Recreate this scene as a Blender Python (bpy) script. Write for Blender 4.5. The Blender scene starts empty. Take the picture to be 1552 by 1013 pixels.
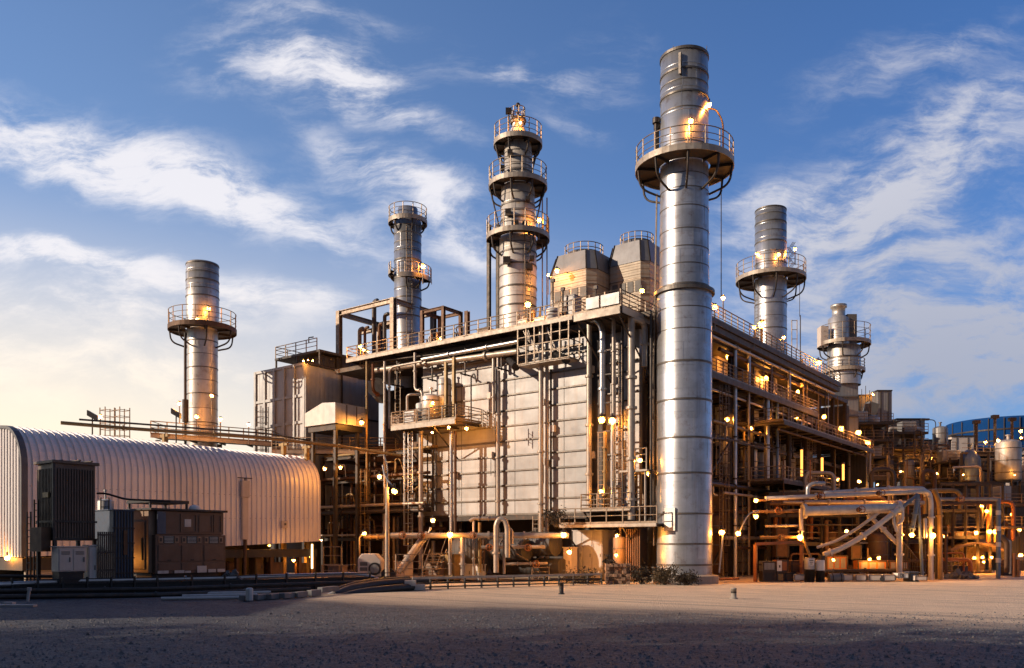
SUN_EL=21; SUN_H=(-.965,-.26); SUN_E=4.3; SUN_C=(1,.785,.58); EXPOSURE=.28
SKY_SAT=1.0; SKY_VAL=.92; SKY_TINT=(.22,.66,1.22); BACK_FILL=(.95,1.12,1.65)
CLOUD_L=(7.8,7.6,7.9); CLOUD_R=(3.5,3.7,4.5); GLOW_L=(10.3,8.6,6.2); GLOW_R=(1.75,2.15,3.2); PALE=(4.1,5.6,7.6); CREAM=(10.2,8.7,6.7)
import bpy, math, random
from mathutils import Vector, Matrix, noise
random.seed(7)
SC = bpy.context.scene
COL = SC.collection
V = Vector
# ---------------------------------------------------------------- camera frame (plant axes: x along the left front, y along the right front)
FPX = 1284.0; HZ = 827.0; CX = 776.0
AZ = math.radians(37.2)
FW = V((-math.sin(AZ), math.cos(AZ), 0)); RT = V((math.cos(AZ), math.sin(AZ), 0))
CAM = V((27.55, -51.9, 2.5))
def PD(px, py, Y):
    p = CAM + (FW + RT*((px-CX)/FPX))*Y
    p.z = CAM.z + (HZ-py)/FPX*Y
    return p
def PY(px, py, b):
    d = FW + RT*((px-CX)/FPX); return PD(px, py, (b-CAM.y)/d.y)
def PX(px, py, a):
    d = FW + RT*((px-CX)/FPX); return PD(px, py, (a-CAM.x)/d.x)
def GY(px, py): return PD(px, py, CAM.z*FPX/(py-HZ))
def depth(p): return (V((p[0], p[1], 0))-V((CAM.x, CAM.y, 0))).dot(FW)

# ---------------------------------------------------------------- materials
MATS = {}
def mat(name, c1, c2=None, rough=.5, metal=0.0, scale=1.5, streak=0.0, dirt=(.08,.06,.05), bump=0.0, bscale=30, rvar=.12,
        ribs=None, rust=0.0, detail=5, panel=None):
    m = bpy.data.materials.new(name); m.use_nodes = True
    nt = m.node_tree; N = nt.nodes; L = nt.links
    b = N['Principled BSDF']; c2 = c2 or tuple(x*.75 for x in c1)
    tc = N.new('ShaderNodeTexCoord'); geo = N.new('ShaderNodeNewGeometry')
    oi = N.new('ShaderNodeObjectInfo')
    add = N.new('ShaderNodeVectorMath'); add.operation = 'ADD'
    L.new(tc.outputs['Object'], add.inputs[0])
    mulr = N.new('ShaderNodeMath'); mulr.operation = 'MULTIPLY'; mulr.inputs[1].default_value = 40
    L.new(oi.outputs['Random'], mulr.inputs[0]); L.new(mulr.outputs[0], add.inputs[1])
    n1 = N.new('ShaderNodeTexNoise'); n1.inputs['Scale'].default_value = scale; n1.inputs['Detail'].default_value = detail; n1.inputs['Roughness'].default_value = .62
    L.new(add.outputs[0], n1.inputs['Vector'])
    r1 = N.new('ShaderNodeMapRange'); r1.inputs[1].default_value = .3; r1.inputs[2].default_value = .7
    L.new(n1.outputs['Fac'], r1.inputs[0])
    mx = N.new('ShaderNodeMix'); mx.data_type = 'RGBA'
    mx.inputs[6].default_value = (*c1, 1); mx.inputs[7].default_value = (*c2, 1)
    L.new(r1.outputs[0], mx.inputs[0]); col = mx.outputs[2]
    if streak:
        mp = N.new('ShaderNodeMapping'); mp.inputs['Scale'].default_value = (3.2, 3.2, .13)
        L.new(add.outputs[0], mp.inputs[0])
        n2 = N.new('ShaderNodeTexNoise'); n2.inputs['Scale'].default_value = 1.0; n2.inputs['Detail'].default_value = 6; n2.inputs['Roughness'].default_value = .7
        L.new(mp.outputs[0], n2.inputs['Vector'])
        r2 = N.new('ShaderNodeMapRange'); r2.inputs[1].default_value = .5; r2.inputs[2].default_value = .8; r2.inputs[4].default_value = streak
        L.new(n2.outputs['Fac'], r2.inputs[0])
        m2 = N.new('ShaderNodeMix'); m2.data_type = 'RGBA'; m2.inputs[7].default_value = (*dirt, 1)
        L.new(r2.outputs[0], m2.inputs[0]); L.new(col, m2.inputs[6]); col = m2.outputs[2]
    if rust:
        n3 = N.new('ShaderNodeTexNoise'); n3.inputs['Scale'].default_value = scale*1.7; n3.inputs['Detail'].default_value = 8; n3.inputs['Roughness'].default_value = .75
        L.new(add.outputs[0], n3.inputs['Vector'])
        r3 = N.new('ShaderNodeMapRange'); r3.inputs[1].default_value = .54; r3.inputs[2].default_value = .66; r3.inputs[4].default_value = rust
        L.new(n3.outputs['Fac'], r3.inputs[0])
        m3 = N.new('ShaderNodeMix'); m3.data_type = 'RGBA'; m3.inputs[7].default_value = (.16, .062, .022, 1)
        L.new(r3.outputs[0], m3.inputs[0]); L.new(col, m3.inputs[6]); col = m3.outputs[2]
    if panel:    # sheet-to-sheet tone differences: (width angle/len, height)
        sx = N.new('ShaderNodeVectorMath'); sx.operation = 'DIVIDE'; sx.inputs[1].default_value = panel
        L.new(add.outputs[0], sx.inputs[0])
        fl = N.new('ShaderNodeVectorMath'); fl.operation = 'FLOOR'; L.new(sx.outputs[0], fl.inputs[0])
        wn = N.new('ShaderNodeTexWhiteNoise'); L.new(fl.outputs[0], wn.inputs[0])
        r4 = N.new('ShaderNodeMapRange'); r4.inputs[3].default_value = .84; r4.inputs[4].default_value = 1.06
        L.new(wn.outputs[0], r4.inputs[0])
        m4 = N.new('ShaderNodeMix'); m4.data_type = 'RGBA'; m4.blend_type = 'MULTIPLY'; m4.inputs[0].default_value = 1
        L.new(col, m4.inputs[6]); L.new(r4.outputs[0], m4.inputs[7]); col = m4.outputs[2]
    L.new(col, b.inputs['Base Color'])
    b.inputs['Metallic'].default_value = metal
    rr = N.new('ShaderNodeMapRange'); rr.inputs[3].default_value = max(.05, rough-rvar); rr.inputs[4].default_value = min(1, rough+rvar)
    L.new(n1.outputs['Fac'], rr.inputs[0]); L.new(rr.outputs[0], b.inputs['Roughness'])
    hgt = None
    if bump:
        n5 = N.new('ShaderNodeTexNoise'); n5.inputs['Scale'].default_value = bscale; n5.inputs['Detail'].default_value = 4
        L.new(add.outputs[0], n5.inputs['Vector'])
        bp = N.new('ShaderNodeBump'); bp.inputs['Strength'].default_value = bump; bp.inputs['Distance'].default_value = .02
        L.new(n5.outputs['Fac'], bp.inputs['Height']); hgt = bp
        L.new(bp.outputs[0], b.inputs['Normal'])
    if ribs:     # trapezoid sheet ribs as bump: (direction vector, spacing, depth)
        dv, sp, dp = ribs
        dt = N.new('ShaderNodeVectorMath'); dt.operation = 'DOT_PRODUCT'; dt.inputs[1].default_value = dv
        L.new(geo.outputs['Position'], dt.inputs[0])
        dd = N.new('ShaderNodeMath'); dd.operation = 'DIVIDE'; dd.inputs[1].default_value = sp; L.new(dt.outputs['Value'], dd.inputs[0])
        pp = N.new('ShaderNodeMath'); pp.operation = 'PINGPONG'; pp.inputs[1].default_value = .5; L.new(dd.outputs[0], pp.inputs[0])
        ss = N.new('ShaderNodeMapRange'); ss.interpolation_type = 'SMOOTHSTEP'; ss.inputs[1].default_value = .15; ss.inputs[2].default_value = .3
        L.new(pp.outputs[0], ss.inputs[0])
        b2 = N.new('ShaderNodeBump'); b2.inputs['Strength'].default_value = 1; b2.inputs['Distance'].default_value = dp
        L.new(ss.outputs[0], b2.inputs['Height'])
        if hgt: L.new(hgt.outputs[0], b2.inputs['Normal'])
        L.new(b2.outputs[0], b.inputs['Normal'])
    MATS[name] = m
    return m
def emit(name, c, s):
    m = bpy.data.materials.new(name); m.use_nodes = True
    b = m.node_tree.nodes['Principled BSDF']
    b.inputs['Base Color'].default_value = (.8, .6, .4, 1)
    b.inputs['Emission Color'].default_value = (*c, 1); b.inputs['Emission Strength'].default_value = s
    MATS[name] = m; return m

mat('stack_steel', (.56,.57,.59), (.37,.38,.40), rough=.38, metal=.76, scale=.9, streak=.5, dirt=(.15,.115,.09), rust=.42, bump=.12, bscale=2.2, panel=(1.9,1.9,1.52))
mat('stack_worn', (.64,.61,.57), (.48,.455,.425), rough=.42, metal=.72, scale=1.2, streak=.6, dirt=(.12,.085,.06), rust=.45, bump=.12, bscale=2.5, panel=(1.7,1.7,1.35))
mat('tower_clad', (.74,.69,.63), (.58,.54,.49), rough=.46, metal=.45, scale=1.1, streak=.55, dirt=(.16,.11,.08), rust=.4, bump=.1, bscale=3, panel=(1.6,1.6,1.3))
mat('band', (.16,.145,.13), (.10,.09,.08), rough=.5, metal=.6, scale=3, rust=.5)
mat('wall_panel', (.405,.40,.40), (.27,.265,.265), rough=.5, metal=.2, scale=.5, streak=.75, dirt=(.30,.23,.18), rust=.12, bump=.15, bscale=1.4, panel=(50,50,1.15))
mat('recess_panel', (.42,.39,.37), (.30,.28,.27), rough=.5, metal=.3, scale=.8, streak=.5, rust=.2)
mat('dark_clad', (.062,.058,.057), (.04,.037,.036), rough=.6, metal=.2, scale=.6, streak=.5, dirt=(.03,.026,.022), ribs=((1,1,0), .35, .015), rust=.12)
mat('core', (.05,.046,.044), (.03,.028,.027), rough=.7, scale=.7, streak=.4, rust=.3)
mat('grey_clad', (.25,.25,.255), (.19,.19,.195), rough=.5, metal=.35, scale=.7, streak=.45, dirt=(.09,.08,.07), ribs=((1,1,0), .5, .008))
mat('house_panel', (.40,.405,.415), (.31,.315,.325), rough=.5, metal=.3, scale=.8, streak=.5, dirt=(.12,.11,.10), ribs=((1,1,0), .5, .008))
mat('grey_frame', (.36,.36,.36), (.28,.28,.28), rough=.5, metal=.3, scale=2, streak=.3)
mat('dark_steel', (.055,.045,.039), (.033,.028,.024), rough=.55, metal=.4, scale=2.5, rust=.6)
mat('rail_steel', (.25,.195,.145), (.15,.115,.085), rough=.5, metal=.45, scale=3, rust=.6)
mat('deck_edge', (.42,.37,.31), (.30,.255,.21), rough=.55, metal=.3, scale=1.6, streak=.3, rust=.5)
mat('deck_dark', (.10,.085,.07), (.06,.05,.042), rough=.65, metal=.3, scale=2, rust=.6)
mat('rust_steel', (.15,.08,.042), (.085,.046,.026), rough=.65, metal=.3, scale=2.2, rust=.5)
mat('pipe_pale', (.46,.40,.335), (.33,.285,.24), rough=.42, metal=.4, scale=2, streak=.4, rust=.35)
mat('pipe_bright', (.70,.66,.60), (.56,.52,.47), rough=.36, metal=.25, scale=2, streak=.3, rust=.15)
mat('pipe_galv', (.55,.54,.53), (.42,.41,.40), rough=.34, metal=.8, scale=2, streak=.3, rust=.2)
mat('pipe_dark', (.07,.06,.054), (.04,.035,.032), rough=.5, metal=.5, scale=2, rust=.5)
mat('pipe_blue', (.16,.23,.33), (.11,.16,.24), rough=.45, metal=.3, scale=2, rust=.3)
mat('lag_yellow', (.34,.22,.08), (.22,.14,.05), rough=.5, metal=.2, scale=2, streak=.3, rust=.5)
mat('orange_paint', (.36,.125,.035), (.25,.085,.025), rough=.55, scale=2, streak=.3, rust=.4)
mat('shed_skin', (.80,.75,.735), (.70,.65,.64), rough=.4, metal=.1, scale=.35, streak=.35, dirt=(.30,.25,.22), rust=.05, bump=.08, bscale=1.2, panel=(50,2.4,50))
mat('shed_trim', (.13,.125,.13), (.09,.088,.09), rough=.5, metal=.3)
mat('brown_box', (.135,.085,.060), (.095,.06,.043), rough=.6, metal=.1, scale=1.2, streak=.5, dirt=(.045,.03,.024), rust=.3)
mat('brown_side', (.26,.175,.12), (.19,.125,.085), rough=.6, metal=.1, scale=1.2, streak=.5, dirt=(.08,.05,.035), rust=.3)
mat('black_steel', (.030,.029,.030), (.018,.018,.019), rough=.5, metal=.3, scale=2, rust=.15)
mat('rib_brown', (.13,.10,.082), (.08,.06,.05), rough=.5, metal=.4, scale=1.5, streak=.4, rust=.4)
mat('cream_paint', (.62,.53,.46), (.53,.45,.39), rough=.45, scale=2, streak=.3, dirt=(.3,.22,.16))
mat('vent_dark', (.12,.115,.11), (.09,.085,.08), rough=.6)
mat('blue_paint', (.045,.075,.13), (.03,.05,.09), rough=.5, metal=.1, scale=2, streak=.4, rust=.2)
mat('blue_tank', (.005,.050,.190), (.004,.042,.16), rough=.9, scale=.4, streak=.25, dirt=(.02,.05,.12))
mat('white_paint', (.72,.71,.69), (.6,.59,.57), rough=.5, scale=2, streak=.3, dirt=(.3,.25,.2))
mat('grey_light', (.50,.49,.48), (.40,.39,.38), rough=.5, metal=.2, scale=1.5, streak=.4)
mat('concrete', (.34,.30,.26), (.24,.21,.18), rough=.85, scale=1.5, bump=.3, bscale=12, streak=.3)
mat('brick_pile', (.36,.22,.14), (.24,.15,.10), rough=.85, scale=6, bump=.3, bscale=20)
mat('rubber', (.022,.022,.024), (.015,.015,.016), rough=.42, scale=4)
mat('barrier_grey', (.17,.17,.175), (.12,.12,.125), rough=.6, scale=2, streak=.4)
mat('cooling_clad', (.46,.39,.30), (.34,.285,.22), rough=.55, metal=.1, scale=.8, streak=.5, dirt=(.18,.12,.08), ribs=((0,0,1), .42, .03))
mat('cooling_hood', (.24,.24,.25), (.17,.17,.18), rough=.45, metal=.4, scale=1, streak=.4)
mat('leaf', (.030,.025,.014), (.05,.034,.018), rough=.6, scale=1.2)
mat('leaf_dry', (.085,.058,.028), (.055,.04,.02), rough=.65, scale=1.2)
mat('bark', (.06,.045,.03), rough=.8)
mat('stone', (.16,.165,.175), (.07,.073,.08), rough=.85, scale=3)
mat('ink', (.05,.05,.055), rough=.6)
mat('glass_dark', (.02,.025,.03), rough=.12, metal=.0)
MATS['blue_tank'].node_tree.nodes['Principled BSDF'].inputs['Specular IOR Level'].default_value=.08
emit('bulb', (1.0, .62, .25), 14)
emit('bulb_small', (1.0, .38, .06), 2.2)
def globe(name,c,s):     # frosted amber lamp glass round the filament
    m=emit(name,c,s); nt=m.node_tree; N=nt.nodes; L=nt.links
    tr=N.new('ShaderNodeBsdfTransparent'); tr.inputs[0].default_value=(1,.9,.7,1); mx=N.new('ShaderNodeMixShader'); mx.inputs[0].default_value=.5
    L.new(tr.outputs[0],mx.inputs[1]); L.new(N['Principled BSDF'].outputs[0],mx.inputs[2]); L.new(mx.outputs[0],N['Material Output'].inputs[0])
    try: m.cycles.emission_sampling='NONE'
    except Exception: pass
globe('globe',(1,.32,.03),1.7)
emit('lit_window', (1.0, .42, .07), 2.2)
emit('lit_tube', (1.0, .62, .25), 5)

# ---------------------------------------------------------------- mesh building
class MB:
    def __init__(s): s.v = []; s.f = []; s.sm = []
    def _add(s, vs, fs, sm=False):
        o = len(s.v); s.v += [tuple(v) for v in vs]
        for f in fs: s.f.append(tuple(i+o for i in f)); s.sm.append(sm)
        return s
    def box(s, a, b):
        x0,y0,z0 = [min(a[i],b[i]) for i in range(3)]; x1,y1,z1 = [max(a[i],b[i]) for i in range(3)]
        return s._add([(x0,y0,z0),(x1,y0,z0),(x1,y1,z0),(x0,y1,z0),(x0,y0,z1),(x1,y0,z1),(x1,y1,z1),(x0,y1,z1)],
               [(0,3,2,1),(4,5,6,7),(0,1,5,4),(1,2,6,5),(2,3,7,6),(3,0,4,7)])
    def obox(s, c, ax, ay, az):
        c=V(c); vs=[]
        for k in (-1,1):
            for (i,j) in ((-1,-1),(1,-1),(1,1),(-1,1)): vs.append(c+ax*i+ay*j+az*k)
        fs=[(0,3,2,1),(4,5,6,7),(0,1,5,4),(1,2,6,5),(2,3,7,6),(3,0,4,7)]
        return s._add(vs, fs)
    def bar(s, p, q, w, h=None, up=V((0,0,1))):
        p=V(p); q=V(q); h=h or w; d=q-p; l=d.length
        if l<1e-6: return s
        d/=l
        if abs(d.dot(up))>.98: up=V((0,1,0))
        sx=d.cross(up).normalized(); u=sx.cross(d)
        return s.obox((p+q)/2, d*l/2, sx*w/2, u*h/2)
    def ibeam(s, p, q, w, h, up=V((0,0,1))):
        p=V(p); q=V(q); d=(q-p).normalized()
        if abs(d.dot(up))>.98: up=V((0,1,0))
        sx=d.cross(up).normalized(); u=sx.cross(d); t=w*.16
        s.bar(p+u*(h/2-t/2), q+u*(h/2-t/2), w, t, up); s.bar(p-u*(h/2-t/2), q-u*(h/2-t/2), w, t, up)
        return s.bar(p, q, t, h-2*t, up)
    def tube(s, pts, r, n=8, bend=0, cap=True):
        pts=[V(p) for p in pts]
        if bend and len(pts)>2:
            out=[pts[0]]
            for i in range(1,len(pts)-1):
                a,b,c=pts[i-1],pts[i],pts[i+1]; d0=(a-b); d1=(c-b)
                t=min(bend, d0.length*.49, d1.length*.49); d0.normalize(); d1.normalize()
                p0=b+d0*t; p2=b+d1*t
                for k in range(6):
                    u=k/5; out.append(p0*(1-u)**2+b*2*u*(1-u)+p2*u*u)
            out.append(pts[-1]); pts=out
        m=len(pts); rings=[]; prev=None
        for i,p in enumerate(pts):
            d=(pts[min(i+1,m-1)]-pts[max(i-1,0)])
            d=d.normalized() if d.length>1e-9 else V((0,0,1))
            if prev is None:
                a=V((0,0,1)) if abs(d.z)<.9 else V((1,0,0)); sx=d.cross(a).normalized()
            else:
                sx=(prev-d*prev.dot(d)); sx=sx.normalized() if sx.length>1e-6 else d.orthogonal().normalized()
            prev=sx; sy=d.cross(sx); rr=r[i] if isinstance(r,(list,tuple)) else r
            rings.append([p+sx*math.cos(2*math.pi*k/n)*rr+sy*math.sin(2*math.pi*k/n)*rr for k in range(n)])
        vs=[v for rg in rings for v in rg]; fs=[]
        for i in range(m-1):
            for k in range(n):
                fs.append((i*n+k, i*n+(k+1)%n, (i+1)*n+(k+1)%n, (i+1)*n+k))
        s._add(vs, fs, True)
        if cap: s._add(rings[0], [tuple(range(n))[::-1]]); s._add(rings[-1], [tuple(range(n))])
        return s
    def lathe(s, c, prof, n=32, sm=True, a0=0, a1=2*math.pi):
        c=V(c); full=abs(a1-a0-2*math.pi)<1e-6; k=n if full else n+1; vs=[]; fs=[]
        for (r,z) in prof:
            for i in range(k):
                a=a0+(a1-a0)*i/n; vs.append(c+V((math.cos(a)*r, math.sin(a)*r, z)))
        for j in range(len(prof)-1):
            for i in range(n):
                i2=(i+1)%k; fs.append((j*k+i, j*k+i2, (j+1)*k+i2, (j+1)*k+i))
        return s._add(vs, fs, sm)
    def ringband(s, c, r, z, h, t, n=40):
        return s.lathe(c, [(r-.02,z),(r+t,z),(r+t,z+h),(r-.02,z+h)], n, False)
    def prism(s, poly, z0, z1, M=None):
        n=len(poly); vs=[V((p[0],p[1],z0)) for p in poly]+[V((p[0],p[1],z1)) for p in poly]
        if M: vs=[M@v for v in vs]
        fs=[tuple(range(n))[::-1], tuple(range(n,2*n))]+[(i,(i+1)%n,n+(i+1)%n,n+i) for i in range(n)]
        return s._add(vs, fs)
    def sphere(s, c, r, n=10, m=6, sz=1):
        prof=[(max(1e-3,math.sin(math.pi*i/m))*r, -math.cos(math.pi*i/m)*r*sz) for i in range(m+1)]
        return s.lathe(c, prof, n)
    def cable(s, p, q, sag, r, n=5, k=9):
        p=V(p); q=V(q); return s.tube([p.lerp(q,i/k)-V((0,0,sag*4*(i/k)*(1-i/k))) for i in range(k+1)], r, n)
    def build(s, name, material, parent=None, origin=None, bev=0):
        me=bpy.data.meshes.new(name)
        if origin is None:
            if parent is not None:
                o=parent; origin=V((0,0,0))
                while o is not None: origin=origin+o.location; o=o.parent
            else:
                xs=[v[0] for v in s.v]; ys=[v[1] for v in s.v]; zs=[v[2] for v in s.v]
                origin=V(((min(xs)+max(xs))/2,(min(ys)+max(ys))/2,min(zs)))
        me.from_pydata([(v[0]-origin.x,v[1]-origin.y,v[2]-origin.z) for v in s.v], [], s.f)
        me.polygons.foreach_set('use_smooth', s.sm); me.update()
        me.materials.append(MATS[material])
        o=bpy.data.objects.new(name, me); COL.objects.link(o)
        if parent is None: o.location=origin
        else: o.parent=parent
        if bev:
            bm=o.modifiers.new('bevel','BEVEL'); bm.width=bev; bm.segments=2; bm.limit_method='ANGLE'
        return o
def tag(o, label=None, cat=None, group=None, kind=None):
    if label: o['label']=label
    if cat: o['category']=cat
    if group: o['group']=group
    if kind: o['kind']=kind
    return o
def thing(name, label, cat, loc, group=None):
    o=bpy.data.objects.new(name, None); o.empty_display_size=.3; COL.objects.link(o); o.location=V(loc)
    return tag(o, label, cat, group)
def repeat(proto, offs):     # copies of a part under the same parent, sharing its mesh
    for d in offs:
        c=proto.copy(); COL.objects.link(c); c.parent=proto.parent; c.location=proto.location+V(d)
def copy_tree(o, parent=None):
    c=o.copy(); COL.objects.link(c); c.parent=parent
    for ch in [x for x in bpy.data.objects if x.parent==o]: copy_tree(ch, c)
    return c

# ---------------------------------------------------------------- builders of repeated kinds
def rails(root, path, h=1.1, mids=(.37,.73), step=1.25, m='rail_steel', r=.042, toe=True):
    path=[V(p) for p in path]; U=V((0,0,1))
    MB().tube([p+U*h for p in path], r, 6).build('top_rail', m, root)
    for k in mids: MB().tube([p+U*h*k for p in path], r*.8, 5).build('mid_rail', m, root)
    if toe:
        t=MB()
        for a,b in zip(path, path[1:]): t.bar(a+U*.08, b+U*.08, .02, .14)
        t.build('toe_board', m, root)
    pts=[]
    for a,b in zip(path, path[1:]):
        n=max(1, round((b-a).length/step))
        for i in range(n): pts.append(a.lerp(b, i/n))
    pts.append(path[-1])
    p0=MB().bar(pts[0], pts[0]+U*(h+.02), .07, .07).build('post', m, root)
    repeat(p0, [p-pts[0] for p in pts[1:]])
def walkway(label, p, q, inward, width, z, name='walkway', t=.28, group=None, ends=(True,True), knee=True, rail=True, mids=(.37,.73), m='deck_edge', railm='rail_steel'):
    """p,q: front edge (x,y); inward: unit vector from the edge to the building; z: deck top"""
    p=V((p[0],p[1],z)); q=V((q[0],q[1],z)); i=V((inward[0],inward[1],0)); U=V((0,0,1))
    root=thing(name, label, 'walkway', ((p+q)/2+i*width/2)-U*t, group)
    d=(q-p).normalized()
    MB().obox((p+q)/2+i*(width/2+.06)-U*.05, (q-p)/2, i*(width/2-.07), U*.04).build('deck','deck_dark',root)
    MB().bar(p-U*t/2, q-U*t/2, .12, t).build('edge_girder', m, root, bev=.01)
    n=max(2, round((q-p).length/2.4)); b=MB(); c=p+d*.2
    j0=MB().bar(c-U*(t*.6)+i*.08, c-U*(t*.6)+i*width, .1, .16).build('joist','dark_steel',root)
    offs=[d*((q-p).length-.4)*k/n for k in range(1,n+1)]
    repeat(j0, offs)
    if knee:
        k0=MB().bar(c-U*t+i*.15, c-U*(t+width*.75)+i*(width-.05), .09).build('knee_brace','dark_steel',root)
        repeat(k0, offs[1::2])
    if rail:
        path=[p+i*.05, q+i*.05]
        if ends[0]: path=[p+i*width]+path
        if ends[1]: path=path+[q+i*width]
        rails(root, path, mids=mids, m=railm)
    return root
def pipe(label, pts, r, m='pipe_pale', flanges=(), bend=None, group=None, name='pipe', n=10, clamps=0):
    o=MB().tube(pts, r, n, bend=(r*3.5 if bend is None else bend)).build(name, m)
    tag(o, label, 'pipe', group)
    P=[V(p) for p in pts]
    for f in flanges:        # fraction of the whole length
        L=[(b-a).length for a,b in zip(P,P[1:])]; t=f*sum(L)
        for a,b,l in zip(P,P[1:],L):
            if t<=l:
                d=(b-a).normalized(); c=a+d*t
                MB().tube([c-d*r*.35, c+d*r*.35], r*1.55, n).build('flange', m, o); break
            t-=l
    return o
def column(label, x, y, z0, z1, w=.3, m='dark_steel', group=None, name='steel_column'):
    o=MB().ibeam((x,y,z0+.03),(x,y,z1),w,w).build(name, m); tag(o,label,'column',group)
    MB().box((x-w*.8,y-w*.8,z0),(x+w*.8,y+w*.8,z0+.03)).build('base_plate', m, o)
    return o
def ladder(label, base, z1, out, cage=True, w=.5, m='rail_steel', group=None, z_cage=2.4):
    """base point at foot, out = unit outward normal"""
    b=V(base); o2=V((out[0],out[1],0)); sd=V((-o2.y,o2.x,0)); U=V((0,0,1)); H=z1-b.z
    root=thing('caged_ladder' if cage else 'ladder', label, 'ladder', b, group)
    s0=MB().bar(b-sd*w/2, b-sd*w/2+U*H, .06,.06).build('stile', m, root); repeat(s0,[sd*w])
    n=int(H/.33)
    r0=MB().tube([b-sd*w/2+U*.3, b+sd*w/2+U*.3], .022, 5).build('rung', m, root); repeat(r0,[U*.33*k for k in range(1,min(n,60))])
    if cage and H>z_cage+.5:
        c=MB(); zz=z_cage; k=0
        arc=lambda z:[b+sd*(-math.cos(t)*w*.75)+o2*(math.sin(t)*.72)+U*z for t in [math.pi*i/8 for i in range(9)]]
        while zz<=H: c.tube(arc(zz), .022, 4); zz+=.9
        for i in (1,2,4,6,7):
            t=math.pi*i/8; e=b+sd*(-math.cos(t)*w*.75)+o2*(math.sin(t)*.72); c.bar(e+U*z_cage, e+U*H, .03,.03)
        c.build('safety_cage', m, root)
    return root
def vessel(label, c, r, h, m='grey_light', name='vessel', bands=3, group=None, legs=0, leg_h=0, cat='vessel', dome=.35, nozzle=True):
    c=V(c); root=thing(name, label, cat, c, group)
    z=leg_h; prof=[(.02,z-(dome*r if legs else 0))]
    if legs: prof+= [(r*.6,z-dome*r*.75),(r*.9,z-dome*r*.3)]
    prof+=[(r,z),(r,z+h),(r*.93,z+h+dome*r*.35),(r*.7,z+h+dome*r*.7),(r*.35,z+h+dome*r*.95),(.02,z+h+dome*r)]
    MB().lathe(c, prof, 28).build('shell', m, root)
    for k in range(bands): MB().ringband(c, r, z+h*(k+.5)/bands, .09, .03, 28).build('band','band',root)
    if legs:
        for k in range(legs):
            a=2*math.pi*k/legs+.4; e=c+V((math.cos(a)*r*.92, math.sin(a)*r*.92,0)); MB().bar(e, e+V((0,0,z+.3)), .16).build('leg','dark_steel',root)
    if nozzle:
        t=c+V((0,0,z+h+dome*r)); MB().tube([t-V((0,0,.05)), t+V((0,0,.5))], r*.14, 8).tube([t+V((0,0,.42)), t+V((0,0,.52))], r*.24, 8).build('nozzle', m, root)
    return root
def cabinet(label, a, b, m='cream_paint', face='x', doors=2, name='equipment_cabinet', group=None, cat='cabinet', vents=True, roof=True):
    """axis aligned cabinet between corners a,b; face: 'x' = +x side front, 'y' = -y side front"""
    a=V(a); b=V(b); lo=V([min(a[i],b[i]) for i in range(3)]); hi=V([max(a[i],b[i]) for i in range(3)])
    root=thing(name, label, cat, ((lo.x+hi.x)/2,(lo.y+hi.y)/2,lo.z), group)
    MB().box(lo+V((0,0,.1)), hi-V((0,0,.06 if roof else 0))).build('body', m, root, bev=.015)
    MB().box((lo.x+.06,lo.y+.06,lo.z),(hi.x-.06,hi.y-.06,lo.z+.1)).build('plinth','black_steel',root)
    if roof: MB().box((lo.x-.05,lo.y-.05,hi.z-.06),(hi.x+.05,hi.y+.05,hi.z)).build('roof', m, root, bev=.012)
    H=hi.z-lo.z; W=(hi.y-lo.y) if face=='x' else (hi.x-lo.x)
    for k in range(doors):
        u0=W*(k+.08)/doors; u1=W*(k+.92)/doors; z0=lo.z+.16; z1=hi.z-.14
        if face=='x':
            MB().box((hi.x,lo.y+u0,z0),(hi.x+.03,lo.y+u1,z1)).build('door', m, root, bev=.008)
            d=root.children[-1] if root.children else root
            if vents: 
                v=MB()
                for q in range(4): v.box((hi.x+.03,lo.y+u0+.12*W/doors,z1-H*(.10+.035*q)),(hi.x+.045,lo.y+u1-.12*W/doors,z1-H*(.085+.035*q)))
                v.build('vent','vent_dark',root)
            MB().box((hi.x+.03,lo.y+u1-.12,(z0+z1)/2-.12),(hi.x+.06,lo.y+u1-.06,(z0+z1)/2+.12)).build('handle','vent_dark',root)
        else:
            MB().box((lo.x+u0,lo.y-.03,z0),(lo.x+u1,lo.y,z1)).build('door', m, root, bev=.008)
            if vents:
                v=MB()
                for q in range(4): v.box((lo.x+u0+.12*W/doors,lo.y-.045,z1-H*(.10+.035*q)),(lo.x+u1-.12*W/doors,lo.y-.03,z1-H*(.085+.035*q)))
                v.build('vent','vent_dark',root)
            MB().box((lo.x+u1-.12,lo.y-.06,(z0+z1)/2-.12),(lo.x+u1-.06,lo.y-.03,(z0+z1)/2+.12)).build('handle','vent_dark',root)
    return root
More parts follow.
